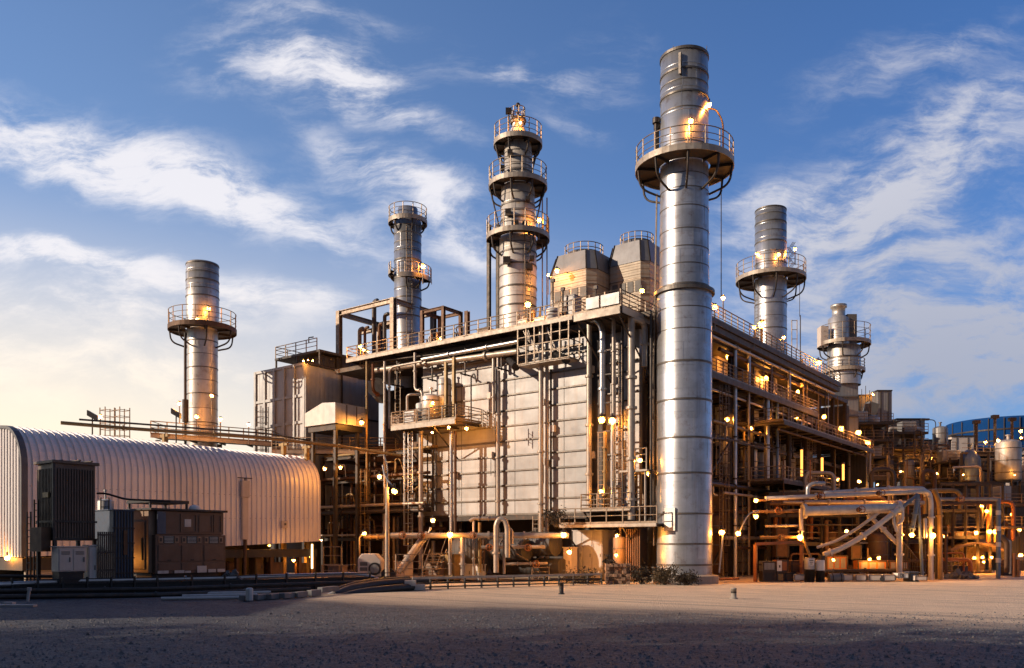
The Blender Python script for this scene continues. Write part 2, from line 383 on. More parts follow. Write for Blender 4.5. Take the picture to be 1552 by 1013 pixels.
def frame_tower(label, x0, x1, y0, y1, zs, z0=0, w=.28, m='dark_steel', name='framework', floors=(), brace=True, cat='framework', group=None, railz=None):
    root=thing(name, label, cat, ((x0+x1)/2,(y0+y1)/2,z0), group)
    for (x,y) in ((x0,y0),(x1,y0),(x1,y1),(x0,y1)): MB().ibeam((x,y,z0),(x,y,zs[-1]),w,w).build('column', m, root)
    zp=z0
    for z in zs:
        for (a,b) in (((x0,y0),(x1,y0)),((x1,y0),(x1,y1)),((x1,y1),(x0,y1)),((x0,y1),(x0,y0))):
            MB().ibeam((*a,z-w*.5),(*b,z-w*.5),w*.7,w).build('beam', m, root)
        if z in floors: MB().box((x0+.05,y0+.05,z+.005),(x1-.05,y1-.05,z+.06)).build('floor','deck_dark',root)
        if brace and z-zp>2:
            MB().bar((x0,y0,zp+.1),(x1,y0,z-.3),w*.4).build('brace', m, root); MB().bar((x1,y1,zp+.1),(x1,y0,z-.3),w*.4).build('brace', m, root)
        zp=z
    if railz is not None:
        rails(root, [(x0,y1,railz),(x0,y0,railz),(x1,y0,railz),(x1,y1,railz)], step=1.6, toe=False)
    return root
def chimney(name, label, cat, c, prof, bands, plats, m='stack_steel', n=56, hollow=True, ladder_a=None, lad=(2,10), seams=1.5):
    """prof [(r,z)] bottom up, bands [(z,h,t)], plats dict(z,r,a0,a1,h)"""
    c=V((c[0],c[1],0)); z0=prof[0][1]; root=thing(name,label,cat,c+V((0,0,z0)))
    ztop=prof[-1][1]
    def R(z):
        for (r0,a),(r1,b) in zip(prof,prof[1:]):
            if a<=z<=b: return r0+(r1-r0)*(z-a)/max(1e-6,b-a)
        return prof[-1][0] if z>ztop else prof[0][0]
    pr=list(prof); rt=prof[-1][0]
    if hollow: pr+=[(rt-.08,ztop),(rt-.1,ztop-2.5)]
    sh=MB().lathe(c, pr, n)
    if seams:
        z=z0+seams
        rs_=random.Random(int(z0*7+n)); pz=z0
        while z<ztop-.3:
            sh.ringband(c, R(z), z, .035, .012, n)
            for q in range(4 if abs(R(pz+.05)-R(z))<.04 else 0):     # upright plate joints, staggered from course to course
                a=rs_.random()*6.283; d=V((math.cos(a),math.sin(a),0)); t=V((-d.y,d.x,0)); zm=(pz+z)/2+.02; r_=(R(pz+.05)+R(z))/2
                sh.obox(c+d*(r_+.002)+V((0,0,zm)),t*.022,d*.012,V((0,0,(z-pz)/2-.03)))
            pz=z; z+=seams
    sh.build('shell', m, root)
    if hollow: MB().lathe(c,[(rt-.09,ztop-2.4),(.02,ztop-2.4)],n).build('flue_floor','core',root)
    for (z,h,t) in bands: MB().ringband(c, R(z+h/2), z, h, t, n).build('band','band',root)
    for p in plats:
        z=p['z']; r=p['r']; a0=p.get('a0',0); a1=p.get('a1',2*math.pi); ri=R(z)+.12; h=p.get('h',1.15); nn=40
        full=abs(a1-a0-2*math.pi)<1e-6
        pm=MB().lathe(c,[(ri,z-.10),(r,z-.10),(r,z),(ri,z),(ri,z-.10)],nn,False,a0,a1).build('platform','deck_dark',root)
        sub=MB(); sub.lathe(c,[(r-.02,z-.26),(r+.03,z-.26),(r+.03,z+.14),(r-.02,z+.14),(r-.02,z-.26)],nn,False,a0,a1).build('edge_ring',p.get('m','deck_edge'),pm)
        rl=MB(); A=[a0+(a1-a0)*k/nn for k in range(nn+1)]
        for k in (.35,.66,1):
            rl.tube([c+V((math.cos(a)*(r-.03),math.sin(a)*(r-.03),z+h*k)) for a in A], .035 if k==1 else .026, 5, cap=not full)
        npst=p.get('posts',16)
        for k in range(npst+(0 if full else 1)):
            a=a0+(a1-a0)*k/npst; e=c+V((math.cos(a)*(r-.03),math.sin(a)*(r-.03),z)); rl.bar(e,e+V((0,0,h+.02)),.06)
        rl.build('railing',p.get('rm','rail_steel'),pm)
        nb=p.get('nb',8)
        for k in range(nb):
            a=a0+(a1-a0)*(k+.5)/nb; d=V((math.cos(a),math.sin(a),0)); d1=c+d*(r-.12)+V((0,0,z-.2)); d0=c+d*(R(z-1.6)+.02)+V((0,0,z-p.get('bh',1.7)))
            mid=c+d*(r-.25)+V((0,0,z-p.get('bh',1.7)*.75))
            MB().tube([d1,mid,d0],.075,6,bend=.8).build('bracket','dark_steel',pm)
            MB().bar(c+d*(ri)+V((0,0,z-.2)), c+d*(r-.05)+V((0,0,z-.2)), .1,.18).build('bracket','dark_steel',pm)
    if ladder_a is not None:
        lm=MB(); z=lad[0]
        d=V((math.cos(ladder_a),math.sin(ladder_a),0)); t=V((-d.y,d.x,0))
        for sgn in (-.25,.25):
            lm.tube([c+d*(R(zz)+.22)+t*sgn+V((0,0,zz)) for zz in (lad[0],(lad[0]+lad[1])/2,lad[1])],.035,5)
        while z<lad[1]:
            lm.tube([c+d*(R(z)+.22)+t*-.25+V((0,0,z)), c+d*(R(z)+.22)+t*.25+V((0,0,z))],.02,4); z+=.35
        lm.build('ladder','rail_steel',root)
    return root, R
# ================================================================= camera, sun, sky
cam=bpy.data.cameras.new('camera'); co=bpy.data.objects.new('camera',cam); COL.objects.link(co); SC.camera=co
co.location=CAM; co.rotation_euler=(math.radians(90),0,AZ)
cam.sensor_width=36; cam.lens=36*FPX/1552; cam.shift_y=(HZ-506.5)/1552; cam.clip_end=3000; cam.clip_start=.1
SC.view_settings.view_transform='Standard'; SC.view_settings.look='None'; SC.view_settings.gamma=1
SC.view_settings.exposure=EXPOSURE
SC.cycles.use_denoising=True
SC.cycles.max_bounces=6; SC.cycles.diffuse_bounces=3; SC.cycles.glossy_bounces=3; SC.cycles.sample_clamp_indirect=4
SC.cycles.caustics_reflective=False; SC.cycles.caustics_refractive=False
EL=math.radians(SUN_EL)
sh=(RT*SUN_H[0]+FW*SUN_H[1]).normalized()
sdir=V((sh.x*math.cos(EL), sh.y*math.cos(EL), math.sin(EL)))
sl=bpy.data.lights.new('sun','SUN'); sl.energy=SUN_E; sl.color=SUN_C; sl.angle=math.radians(.5)
so=bpy.data.objects.new('sun',sl); COL.objects.link(so); so.rotation_euler=(-sdir).to_track_quat('-Z','Y').to_euler()
so.location=(0,0,80)

W=bpy.data.worlds.new('World'); SC.world=W; W.use_nodes=True
nt=W.node_tree; N=nt.nodes; L=nt.links; bg=N['Background']; bg.inputs['Strength'].default_value=.1
def M(op,a,b=None,c=None,clamp=False):
    n=N.new('ShaderNodeMath'); n.operation=op; n.use_clamp=clamp
    for i,x in enumerate((a,b,c)):
        if x is None: continue
        if isinstance(x,(int,float)): n.inputs[i].default_value=x
        else: L.new(x,n.inputs[i])
    return n.outputs[0]
def SM(x,a,b):
    n=N.new('ShaderNodeMapRange'); n.interpolation_type='SMOOTHSTEP'; n.inputs[1].default_value=a; n.inputs[2].default_value=b; L.new(x,n.inputs[0]); return n.outputs[0]
def MIX(f,a,b):
    n=N.new('ShaderNodeMix'); n.data_type='RGBA'
    for i,x in ((0,f),(6,a),(7,b)):
        if isinstance(x,tuple): n.inputs[i].default_value=(*x,1)
        elif isinstance(x,(int,float)): n.inputs[i].default_value=x
        else: L.new(x,n.inputs[i])
    return n.outputs[2]
sky=N.new('ShaderNodeTexSky'); sky.sky_type='NISHITA'; sky.sun_disc=False; sky.sun_elevation=EL; sky.sun_rotation=math.atan2(sdir.x,sdir.y)
sky.altitude=200; sky.air_density=1.0; sky.dust_density=.6; sky.ozone_density=2.2
tc=N.new('ShaderNodeTexCoord'); dirv=tc.outputs['Generated']
def DOT(v):
    n=N.new('ShaderNodeVectorMath'); n.operation='DOT_PRODUCT'; n.inputs[1].default_value=v; L.new(dirv,n.inputs[0]); return n.outputs['Value']
df=DOT(tuple(FW)); dr=DOT(tuple(RT)); dz=DOT((0,0,1))
dfc=M('MAXIMUM',df,.12)
cu=M('DIVIDE',dr,dfc); cv=M('DIVIDE',dz,dfc)          # bearing and height of the sky direction round the plant's bearing
cb=N.new('ShaderNodeCombineXYZ'); L.new(cu,cb.inputs[0]); L.new(cv,cb.inputs[1]); P0=cb.outputs[0]
nz=N.new('ShaderNodeTexNoise'); nz.inputs['Scale'].default_value=5; nz.inputs['Detail'].default_value=6; L.new(P0,nz.inputs['Vector'])
wv=N.new('ShaderNodeVectorMath'); wv.operation='MULTIPLY_ADD'; wv.inputs[1].default_value=(.14,.09,0); L.new(nz.outputs['Color'],wv.inputs[0]); L.new(P0,wv.inputs[2])
PW=wv.outputs[0]
CL=[(95,222,250,52,13,1.05),(370,310,240,40,20,.95),(505,98,115,45,14,1.25),(325,90,90,62,0,.42),(625,185,110,26,22,.6),(545,228,90,24,30,.55),(650,300,140,38,20,.85),(90,385,150,24,9,.95),
    (230,425,240,30,12,.7),(110,462,230,28,6,.8),(795,110,110,30,14,.65),(1390,85,180,45,-18,.62),(1420,225,240,62,-18,.72),(1290,310,200,45,-14,.75),(1150,290,80,14,-8,.5),
    (1430,480,360,130,-6,1.1),(1350,350,130,60,-20,.55),(100,560,420,60,2,.8),(860,190,60,16,15,.4),(700,370,110,30,22,.7),(930,85,60,60,-30,.35),(1490,150,160,30,-20,.5),(1440,565,280,60,-4,.8),(430,455,110,22,5,.5),(470,10,140,22,8,.5)]
tot=None
for (px,py,rx,ry,a,st) in CL:
    mp=N.new('ShaderNodeMapping'); mp.vector_type='TEXTURE'
    mp.inputs['Location'].default_value=((px-CX)/FPX+.07,(HZ-py)/FPX+.045,0); mp.inputs['Rotation'].default_value=(0,0,-math.radians(a)); mp.inputs['Scale'].default_value=(rx/FPX*1.1,ry/FPX*1.1,1)
    L.new(PW,mp.inputs[0]); ln=N.new('ShaderNodeVectorMath'); ln.operation='LENGTH'; L.new(mp.outputs[0],ln.inputs[0])
    g=M('MULTIPLY',M('POWER',2.718,M('MULTIPLY',M('MULTIPLY',ln.outputs['Value'],ln.outputs['Value']),-1.0)),st)
    tot=g if tot is None else M('ADD',tot,g)
ms=N.new('ShaderNodeMapping'); ms.inputs['Scale'].default_value=(.85,2.3,1); ms.inputs['Rotation'].default_value=(0,0,math.radians(14)); L.new(PW,ms.inputs[0])
f1=N.new('ShaderNodeTexNoise'); f1.inputs['Scale'].default_value=13; f1.inputs['Detail'].default_value=11; f1.inputs['Roughness'].default_value=.66; L.new(ms.outputs[0],f1.inputs['Vector'])
f2=N.new('ShaderNodeTexNoise'); f2.inputs['Scale'].default_value=3.3; f2.inputs['Detail'].default_value=8; f2.inputs['Roughness'].default_value=.6; L.new(ms.outputs[0],f2.inputs['Vector'])
fb=M('ADD',M('MULTIPLY',f1.outputs['Fac'],.62),M('MULTIPLY',f2.outputs['Fac'],.38))
dens=M('ADD',M('MULTIPLY',tot,M('MULTIPLY_ADD',SM(fb,.34,.66),.95,.22)),M('MULTIPLY',M('SUBTRACT',fb,.5),.35))
front=SM(df,.15,.4)
cloud=M('MULTIPLY',M('MULTIPLY',SM(dens,.08,1.15),front),.90)
lp=SM(cu,.0,.5)                                      # right of the plant the clouds turn lilac grey
low=M('SUBTRACT',1,SM(cv,.16,.52))
CWL=MIX(M('MULTIPLY',M('SUBTRACT',1,SM(cv,.12,.36)),M('SUBTRACT',1,SM(cu,-.55,.2))),CLOUD_L,CREAM)
ccol=MIX(M('MULTIPLY',lp,M('MULTIPLY_ADD',low,.5,.5)),CWL,CLOUD_R)
hsv=N.new('ShaderNodeHueSaturation'); hsv.inputs['Saturation'].default_value=SKY_SAT; hsv.inputs['Value'].default_value=SKY_VAL; L.new(sky.outputs[0],hsv.inputs['Color'])
base=MIX(1.0,hsv.outputs[0],SKY_TINT); base.node.blend_type='MULTIPLY'
base=MIX(M('MULTIPLY',SM(M('MULTIPLY',df,-1),-.35,.3),.9),base,BACK_FILL)   # added fill tint for the unseen sky behind the viewer
# band of evening light along the horizon, brightest to the left of the plant
lf=M('SUBTRACT',1,SM(cu,-.62,.62))
frontw=SM(df,-.2,.4)
pale=M('MULTIPLY',M('POWER',2.718,M('MULTIPLY',M('MAXIMUM',dz,0),-2.7)),M('MULTIPLY_ADD',lf,.72,.25))
g1=MIX(M('MULTIPLY',pale,frontw,clamp=True),base,PALE)
g1=MIX(M('MULTIPLY',M('POWER',2.718,M('MULTIPLY',M('MAXIMUM',dz,0),-5.5)),M('MULTIPLY',SM(cu,-.05,.5),.8)),g1,GLOW_R)
crm=M('MULTIPLY',M('SUBTRACT',1,SM(dz,.03,.40)),M('MULTIPLY',lf,frontw),clamp=True)
g1=MIX(crm,g1,GLOW_L)
fin=MIX(cloud,g1,ccol)
L.new(fin,bg.inputs['Color'])

# ================================================================= ground
g=bpy.data.meshes.new('ground'); go=bpy.data.objects.new('ground',g); COL.objects.link(go); go['kind']='structure'
R_=1500; g.from_pydata([(-R_,-R_,0),(R_,-R_,0),(R_,R_,0),(-R_,R_,0)],[],[(0,1,2,3)])
m=bpy.data.materials.new('gravel'); m.use_nodes=True; nt=m.node_tree; N=nt.nodes; L=nt.links; b=N['Principled BSDF']
geo=N.new('ShaderNodeNewGeometry'); pos=geo.outputs['Position']
def NZ(s,d=5,r=.6,vec=None):
    n=N.new('ShaderNodeTexNoise'); n.inputs['Scale'].default_value=s; n.inputs['Detail'].default_value=d; n.inputs['Roughness'].default_value=r; L.new(vec or pos,n.inputs['Vector']); return n.outputs['Fac']
dt=N.new('ShaderNodeVectorMath'); dt.operation='DOT_PRODUCT'; dt.inputs[1].default_value=tuple(FW)
sb=N.new('ShaderNodeVectorMath'); sb.operation='SUBTRACT'; sb.inputs[1].default_value=(CAM.x,CAM.y,0); L.new(pos,sb.inputs[0]); L.new(sb.outputs[0],dt.inputs[0])
dep=dt.outputs['Value']
mpg=N.new('ShaderNodeMapping'); mpg.inputs['Rotation'].default_value=(0,0,-AZ); mpg.inputs['Scale'].default_value=(.35,1,1); L.new(pos,mpg.inputs[0])
big=NZ(.16,6,.65,mpg.outputs[0]); mid=NZ(1.1,6,.65,mpg.outputs[0]); fine=NZ(3.6,9,.78); vf=NZ(38,3,.6)
lat=N.new('ShaderNodeVectorMath'); lat.operation='DOT_PRODUCT'; lat.inputs[1].default_value=tuple(RT); L.new(sb.outputs[0],lat.inputs[0])
dep=M('ADD',dep,M('MULTIPLY',lat.outputs['Value'],.55))
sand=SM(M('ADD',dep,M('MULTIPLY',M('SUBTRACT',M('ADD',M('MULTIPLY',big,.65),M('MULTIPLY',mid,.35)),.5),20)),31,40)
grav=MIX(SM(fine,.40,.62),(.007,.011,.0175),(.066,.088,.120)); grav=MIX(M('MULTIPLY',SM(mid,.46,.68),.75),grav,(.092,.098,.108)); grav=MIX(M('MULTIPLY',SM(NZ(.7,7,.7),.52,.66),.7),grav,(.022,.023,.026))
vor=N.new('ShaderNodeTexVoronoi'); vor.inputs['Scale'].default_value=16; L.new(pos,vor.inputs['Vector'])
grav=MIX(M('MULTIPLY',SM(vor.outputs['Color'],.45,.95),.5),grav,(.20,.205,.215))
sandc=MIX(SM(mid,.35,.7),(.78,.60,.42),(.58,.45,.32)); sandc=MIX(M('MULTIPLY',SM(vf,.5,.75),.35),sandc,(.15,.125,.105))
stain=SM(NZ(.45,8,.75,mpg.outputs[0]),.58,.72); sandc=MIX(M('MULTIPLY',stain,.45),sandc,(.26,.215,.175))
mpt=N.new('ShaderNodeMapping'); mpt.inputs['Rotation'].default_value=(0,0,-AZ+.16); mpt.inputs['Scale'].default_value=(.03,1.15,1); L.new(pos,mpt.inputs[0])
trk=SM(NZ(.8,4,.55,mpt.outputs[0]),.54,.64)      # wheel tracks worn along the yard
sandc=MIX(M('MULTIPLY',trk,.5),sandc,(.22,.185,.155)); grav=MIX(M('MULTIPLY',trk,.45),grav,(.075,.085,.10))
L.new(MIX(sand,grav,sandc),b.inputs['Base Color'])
rg=N.new('ShaderNodeMapRange'); rg.inputs[3].default_value=.55; rg.inputs[4].default_value=.9; L.new(fine,rg.inputs[0]); L.new(rg.outputs[0],b.inputs['Roughness'])
bp=N.new('ShaderNodeBump'); bp.inputs['Distance'].default_value=.09; bp.inputs['Strength'].default_value=1.0
L.new(M('ADD',M('MULTIPLY',fine,1.1),M('ADD',M('MULTIPLY',vor.outputs['Distance'],-.7),M('MULTIPLY',mid,1.6))),bp.inputs['Height']); L.new(bp.outputs[0],b.inputs['Normal'])
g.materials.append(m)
# loose stones of the gravel (nobody could count them)
st=MB(); rs=random.Random(3)
for k in range(9000):
    Y=15.5+16*rs.random()**1.5; X=(rs.random()*1.5-.75)*Y
    p=V((CAM.x,CAM.y,0))+FW*Y+RT*X; r=rs.uniform(.02,.05)*(1 if rs.random()<.96 else 1.8)
    a=rs.random()*6.28; o=[V((math.cos(a+q*2.09)*r*rs.uniform(.7,1.3),math.sin(a+q*2.09)*r*rs.uniform(.7,1.3),-.003)) for q in range(3)]
    t=V((rs.uniform(-.3,.3)*r,rs.uniform(-.3,.3)*r,r*rs.uniform(.5,1.0)))
    st._add([p+o[0],p+o[1],p+o[2],p+t],[(0,1,3),(1,2,3),(2,0,3)])
tag(st.build('gravel_stones','stone'),'loose grey stones scattered over the gravel yard','gravel',kind='stuff')

# unseen blocks added left of the view to shade the near gravel
def add_shade_block(label,X0,X1,Y0,Y1,H):
    c=V((CAM.x,CAM.y,0)); root=thing('shade_block',label,'building',c+RT*(X0+X1)/2+FW*(Y0+Y1)/2)
    cc=c+RT*(X0+X1)/2+FW*(Y0+Y1)/2; hx=RT*(X1-X0)/2; hy=FW*(Y1-Y0)/2
    MB().obox(cc+V((0,0,H/2-.2)),hx,hy,V((0,0,H/2-.2))).build('wall','grey_clad',root)
    MB().obox(cc+V((0,0,H-.2)),hx*1.02,hy*1.02,V((0,0,.2))).build('roof','dark_steel',root)
    for t in (-.5,.2): MB().obox(cc+hx*1.002+hy*t+V((0,0,2)),RT*.05,FW*1.8,V((0,0,2))).build('door','blue_paint',root)
    rn=random.Random(int(H))
    for k in range(34):  # random boxes added to roughen the edge of the cast shadow
        h=rn.uniform(.2,2.6)*rn.random(); MB().obox(cc+hx*(-.98+1.96*k/33)+hy*rn.uniform(.8,.97)+V((0,0,H+h)),RT*rn.uniform(.4,1.3),FW*.5,V((0,0,h))).build('shade_edge_box','grey_light',root)
add_shade_block('added tall shade block outside the photo, left of the viewer, shading the gravel',-80,-25,-45,9,17)
add_shade_block('added low shade block outside the photo at the left, shading the yard edge',-75,-40,22,38,12)
def shade_tree(label,X,Y,H,group):  # added out of view, to dapple the edge of the yard's shade
    rr=random.Random(int(X*7+Y)); c=V((CAM.x,CAM.y,0))+RT*X+FW*Y; root=thing('shade_tree',label,'shade_tree',c,group)
    t=MB().tube([c,c+V((.2,.1,H*.35)),c+V((.1,-.2,H*.75))],[.35,.26,.1],9)
    cl=[]
    for k in range(16):
        a=rr.random()*6.28; d=rr.uniform(.3,1)*H*.2; z=H*rr.uniform(.4,.95); cl.append((c+V((math.cos(a)*d,math.sin(a)*d,z)),H*rr.uniform(.06,.13)))
        t.tube([c+V((.15,0,z*.7)),cl[-1][0]],[.08,.03],5)
    t.build('trunk','bark',root); f=MB()
    for k in range(1300):
        q,r=rr.choice(cl); p=q+V((rr.gauss(0,1),rr.gauss(0,1),rr.gauss(0,.8)))*r*.6; a=V((rr.gauss(0,1),rr.gauss(0,1),rr.gauss(0,1))).normalized(); b_=a.orthogonal().normalized(); s=rr.uniform(.14,.3)
        f._add([p-a*s,p+b_*s*.6,p+a*s,p-b_*s*.6],[(0,1,2,3)])
    f.build('crown','leaf',root)
rt_=random.Random(8)
for k in range(13): shade_tree('added leafy shade caster outside the photo, in the row by the tall plain warehouse',-76+k*4.3+rt_.uniform(-1,1),12.5+rt_.uniform(-1.5,2),rt_.uniform(14,19.5),'added shade trees out of view')
# ================================================================= chimneys
def zz(py,Y): return CAM.z+(HZ-py)/FPX*Y
Ym=56.7; cM=PD(1037,0,Ym); k=Ym/FPX; Yz=Ym-1.6
ban=[(zz(y,Yz),.12,.05) for y in (102,137,430,548,606,664,718,780,826,858)]
ban+=[(zz(y,Yz),.06,.02) for y in (118,160,212,260,282,310,345,372,398,465,498)]
main,Rm=chimney('chimney','tallest broad steel chimney at the plant corner, one ring gallery near its top','chimney',cM,
   [(41*k,0.55),(41*k,zz(440,Yz)),(37*k,zz(428,Yz)),(36*k,zz(250,Yz)),(35.3*k,zz(68,Yz))],ban,
   [dict(z=zz(222,Ym-3),r=73*k,h=1.3,posts=18,nb=9,bh=2.0)],seams=1.52,n=72,ladder_a=3.72,lad=(2.5,26))
MB().lathe(V((cM.x,cM.y,0)),[(41*k+.02,0),(41*k+.45,0),(41*k+.45,.5),(41*k+.02,.6)],40,False).build('plinth','concrete',main)
MB().ringband(V((cM.x,cM.y,0)),38*k,zz(438,Yz),.22,.32,60).build('flange','band',main)
MB().ringband(V((cM.x,cM.y,0)),35.3*k,zz(72,Yz),.18,.06,60).build('rim','band',main)
for a in (3.3,3.75):
    d=V((math.cos(a),math.sin(a),0)); q=V((cM.x,cM.y,0))+d*(36.5*k+.25)
    MB().tube([q+V((0,0,zz(222,Ym-3))),q+V((0,0,zz(165,Yz)))],.13,8).tube([q+V((0,0,zz(168,Yz))),q+V((0,0,zz(160,Yz)))],.26,10).build('sampling_port','pipe_dark',main)
arch=V((cM.x,cM.y,0))+RT*2.0
MB().tube([arch+V((0,0,zz(222,Ym-3)))+RT*.6,arch+V((0,0,zz(165,Yz)))+RT*.6,arch+V((0,0,zz(146,Yz)))+RT*.1,arch+V((0,0,zz(146,Yz)))-RT*.5],.06,6,bend=.9).build('grab_rail','rail_steel',main)
sp=V((cM.x,cM.y,0))+(-FW*.94-RT*.35)*(35.3*k+.12)
MB().bar(sp+V((0,0,zz(80,Yz))),sp+V((0,0,zz(112,Yz))),.16,.16).build('bracket','band',main)
for dx in (-.9,.7,1.3): MB().bar(V((cM.x,cM.y,zz(68,Yz)))+RT*dx-FW*.9,V((cM.x,cM.y,zz(60,Yz)))+RT*dx-FW*.9,.03).build('lightning_rod','dark_steel',main)

Yl=76; cL=PD(307,0,Yl); k=Yl/FPX
chimney('chimney','worn steel chimney standing alone behind the ribbed shed at the left','chimney',cL,
   [(21.5*k,0),(22*k,zz(505,Yl-1.3)),(24*k,zz(470,Yl-1.3)),(23.6*k,zz(394,Yl-1.3))],[(zz(y,Yl-1.3),.09,.035) for y in (397,422,447,515,556,596,640)]+[(zz(y,Yl-1.3),.05,.02) for y in (410,435,535,575,618)],
   [dict(z=zz(494,Yl-1.3),r=49*k,h=1.45,posts=16,nb=7,bh=1.7,m='rust_steel')],m='stack_worn',seams=1.35,ladder_a=3.9,lad=(1,20))
Y2=79; c2=PD(618,0,Y2); k=Y2/FPX
chimney('chimney','slender silver chimney with small top gallery and two half balconies, behind the open roof frame','chimney',c2,
   [(20.5*k,17),(20.5*k,zz(330,Y2-1.1)),(15.5*k,zz(329,Y2-1.1)),(15*k,zz(310,Y2-1.1))],[(zz(y,Y2-1.1),.09,.035) for y in (352,392,420,450,478,505)]+[(zz(y,Y2-1.1),.05,.02) for y in (340,365,378,406,435,465)],
   [dict(z=zz(330,Y2-1.1),r=29*k,h=1.25,posts=12,nb=6,bh=1.1),dict(z=zz(420,Y2-1.1),r=36*k,a0=-1.2,a1=.8,h=1.1,posts=7,nb=3,bh=1.0),dict(z=zz(409,Y2-1.1),r=29*k,a0=2.9,a1=4.4,h=.8,posts=5,nb=2,bh=.8)],
   m='stack_steel',seams=1.3,ladder_a=-.7,lad=(19,33))
YR=87; cR=PD(1168,0,YR); k=YR/FPX
chimney('chimney','smooth grey chimney with one ring gallery rising behind the right hand roof walkway','chimney',cR,
   [(23.5*k,17),(23.5*k,zz(425,YR-1.4)),(22.8*k,zz(311,YR-1.4))],[(zz(y,YR-1.4),.10,.035) for y in (313,334,364,396,459,497,530)]+[(zz(y,YR-1.4),.05,.02) for y in (322,348,380,440,478)],
   [dict(z=zz(417,YR-1.4),r=51*k,h=1.6,posts=18,nb=9,bh=2.2)],m='stack_steel',seams=1.4,ladder_a=4.2,lad=(19,30))
# ---- distillation column
YC=70.5; cC=PD(785,0,YC); k=YC/FPX
col,RC=chimney('distillation_column','pale distillation column with three ring galleries and a domed lantern top','column',cC,
   [(28.5*k,17),(28*k,zz(352,YC-1.4)),(26.5*k,zz(350,YC-1.4)),(25*k,zz(274,YC-1.4)),(22*k,zz(272,YC-1.4)),(20.5*k,zz(208,YC-1.4)),(15*k,zz(206,YC-1.4)),(12.5*k,zz(188,YC-1.4)),(9*k,zz(180,YC-1.4)),(8.5*k,zz(172,YC-1.4)),(10.5*k,zz(171,YC-1.4)),(10.5*k,zz(168,YC-1.4)),(4*k,zz(164,YC-1.4)),(.03,zz(160,YC-1.4))],
   [(zz(y,YC-1.4),.12,.05) for y in (235,255,306,329,379,399,433,462)]+[(zz(y,YC-1.4),.06,.03) for y in (224,246,290,318,366,415,448)],
   [dict(z=zz(206,YC-1.4),r=36.5*k,h=1.35,posts=14,nb=7,bh=1.4),dict(z=zz(271,YC-1.4),r=44*k,h=1.45,posts=16,nb=8,bh=1.6),dict(z=zz(352,YC-1.4),r=47.5*k,h=1.5,posts=18,nb=8,bh=1.7),dict(z=zz(170,YC-1.4),r=11*k,h=1.0,posts=8,nb=0)],
   m='tower_clad',hollow=False,seams=1.25,ladder_a=-.45,lad=(19,29))
c0=V((cC.x,cC.y,0))
MB().tube([c0+V((0,0,zz(165,YC-1.4))),c0+V((0,0,zz(146,YC-1.4)))],.05,6).sphere(c0+V((0,0,zz(146,YC-1.4))),.2,8,5).build('mast','dark_steel',col)
q=c0-RT*14*k-FW*.6; MB().tube([q+V((0,0,zz(206,YC-1.4))),q+V((0,0,zz(163,YC-1.4)))],.06,6).obox(q+V((0,0,zz(161,YC-1.4))),RT*.25,FW*.2,V((0,0,.2))).build('camera_mast','black_steel',col)
# inclined struts between the galleries and tall dark riser pair at the left of the column
for (x0,y0,x1,y1) in ((749,215,762,262),(818,215,806,262),(741,280,757,345),(825,280,812,340)):
    MB().tube([PD(x0,y0,YC-.4),PD(x1,y1,YC-.4)],.06,6).build('strut','dark_steel',col)
for (px,py,s) in ((773,232,.35),(762,255,.28),(770,322,.4),(782,338,.35),(800,302,.3),(768,395,.5),(803,405,.4),(795,340,.3),(806,392,.3)):
    p=PD(px,py,YC-RC(zz(py,YC))-.12); MB().obox(p,RT*s*.6,FW*.3,V((0,0,s*.5))).build('bracket','dark_steel',col)
for px in (741,755):
    a=PD(px,355,YC+.3); MB().ibeam((a.x,a.y,18.6),(a.x,a.y,a.z+.8),.28,.28).build('riser_leg','dark_steel',col)
for px in (822,829): MB().tube([PD(px,300,YC),PD(px,470,YC)],.05,6).build('riser_pipe','rail_steel',col)
U=V((0,0,1))
# ================================================================= boiler house (main block)
bh=thing('boiler_house','large pale panelled boiler house with flat roof, left of the tallest chimney','building',(-14,10,0))
xA0=PY(641,0,0).x; xA1=PY(751,0,0).x; xB0=PY(757,0,0).x; xB1=PY(817,0,0).x; xC0=PY(833,0,0).x; xC1=PY(889,0,0).x
ZB=4.95; ZT=17.6
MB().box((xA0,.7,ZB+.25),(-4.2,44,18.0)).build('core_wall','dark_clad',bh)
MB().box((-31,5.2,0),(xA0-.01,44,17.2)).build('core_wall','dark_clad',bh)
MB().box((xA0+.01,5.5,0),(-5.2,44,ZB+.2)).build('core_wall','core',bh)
MB().box((-31.6,-.5,18.05),(.7,44.5,18.42)).build('roof','deck_dark',bh)
for (a,b) in ((xA0,xA1),(xB0,xB1),(xC0,xC1)):
    w=MB().box((a,0,ZB),(b,.45,ZT)).build('wall_panel','wall_panel',bh,bev=.02)
    MB().box((a-.04,-.07,ZB-.12),(b+.04,.5,ZB)).build('base_trim','band',w)
    n=10; b0=MB()
    z=ZB+1.0; i=0
    while z<ZT-.2:
        MB().box((a-.03,-.11,z),(b+.03,-.002,z+.115)).build('batten','band',w)
        z+=1.12+.012*i; i+=1
    for xx in [a+(b-a)*t for t in ((.4,) if b-a<6 else (.55,))]:
        MB().box((xx-.02,-.012,ZB+.02),(xx+.02,-.001,ZT-.02)).build('joint','pipe_dark',w)
for (a,b) in ((xA1,xB0),(xB1,xC0)):
    MB().box((a+.02,.12,ZB),(b-.02,.6,ZT)).build('wall_strip','recess_panel',bh)
MB().box((xC1+.02,1.2,ZB+.1),(-1.45,1.6,17.8)).build('recess_wall','recess_panel',bh)
for xx in (-4.3,-3.55,-2.8,-2.1): MB().box((xx-.05,1.1,ZB+.1),(xx+.05,1.19,17.8)).build('seam_cover','band',bh)
for z in (6.6,9,11.2,13.4,15.6): MB().box((xC1+.02,1.02,z),(-1.45,1.09,z+.1)).build('rail_batten','band',bh)
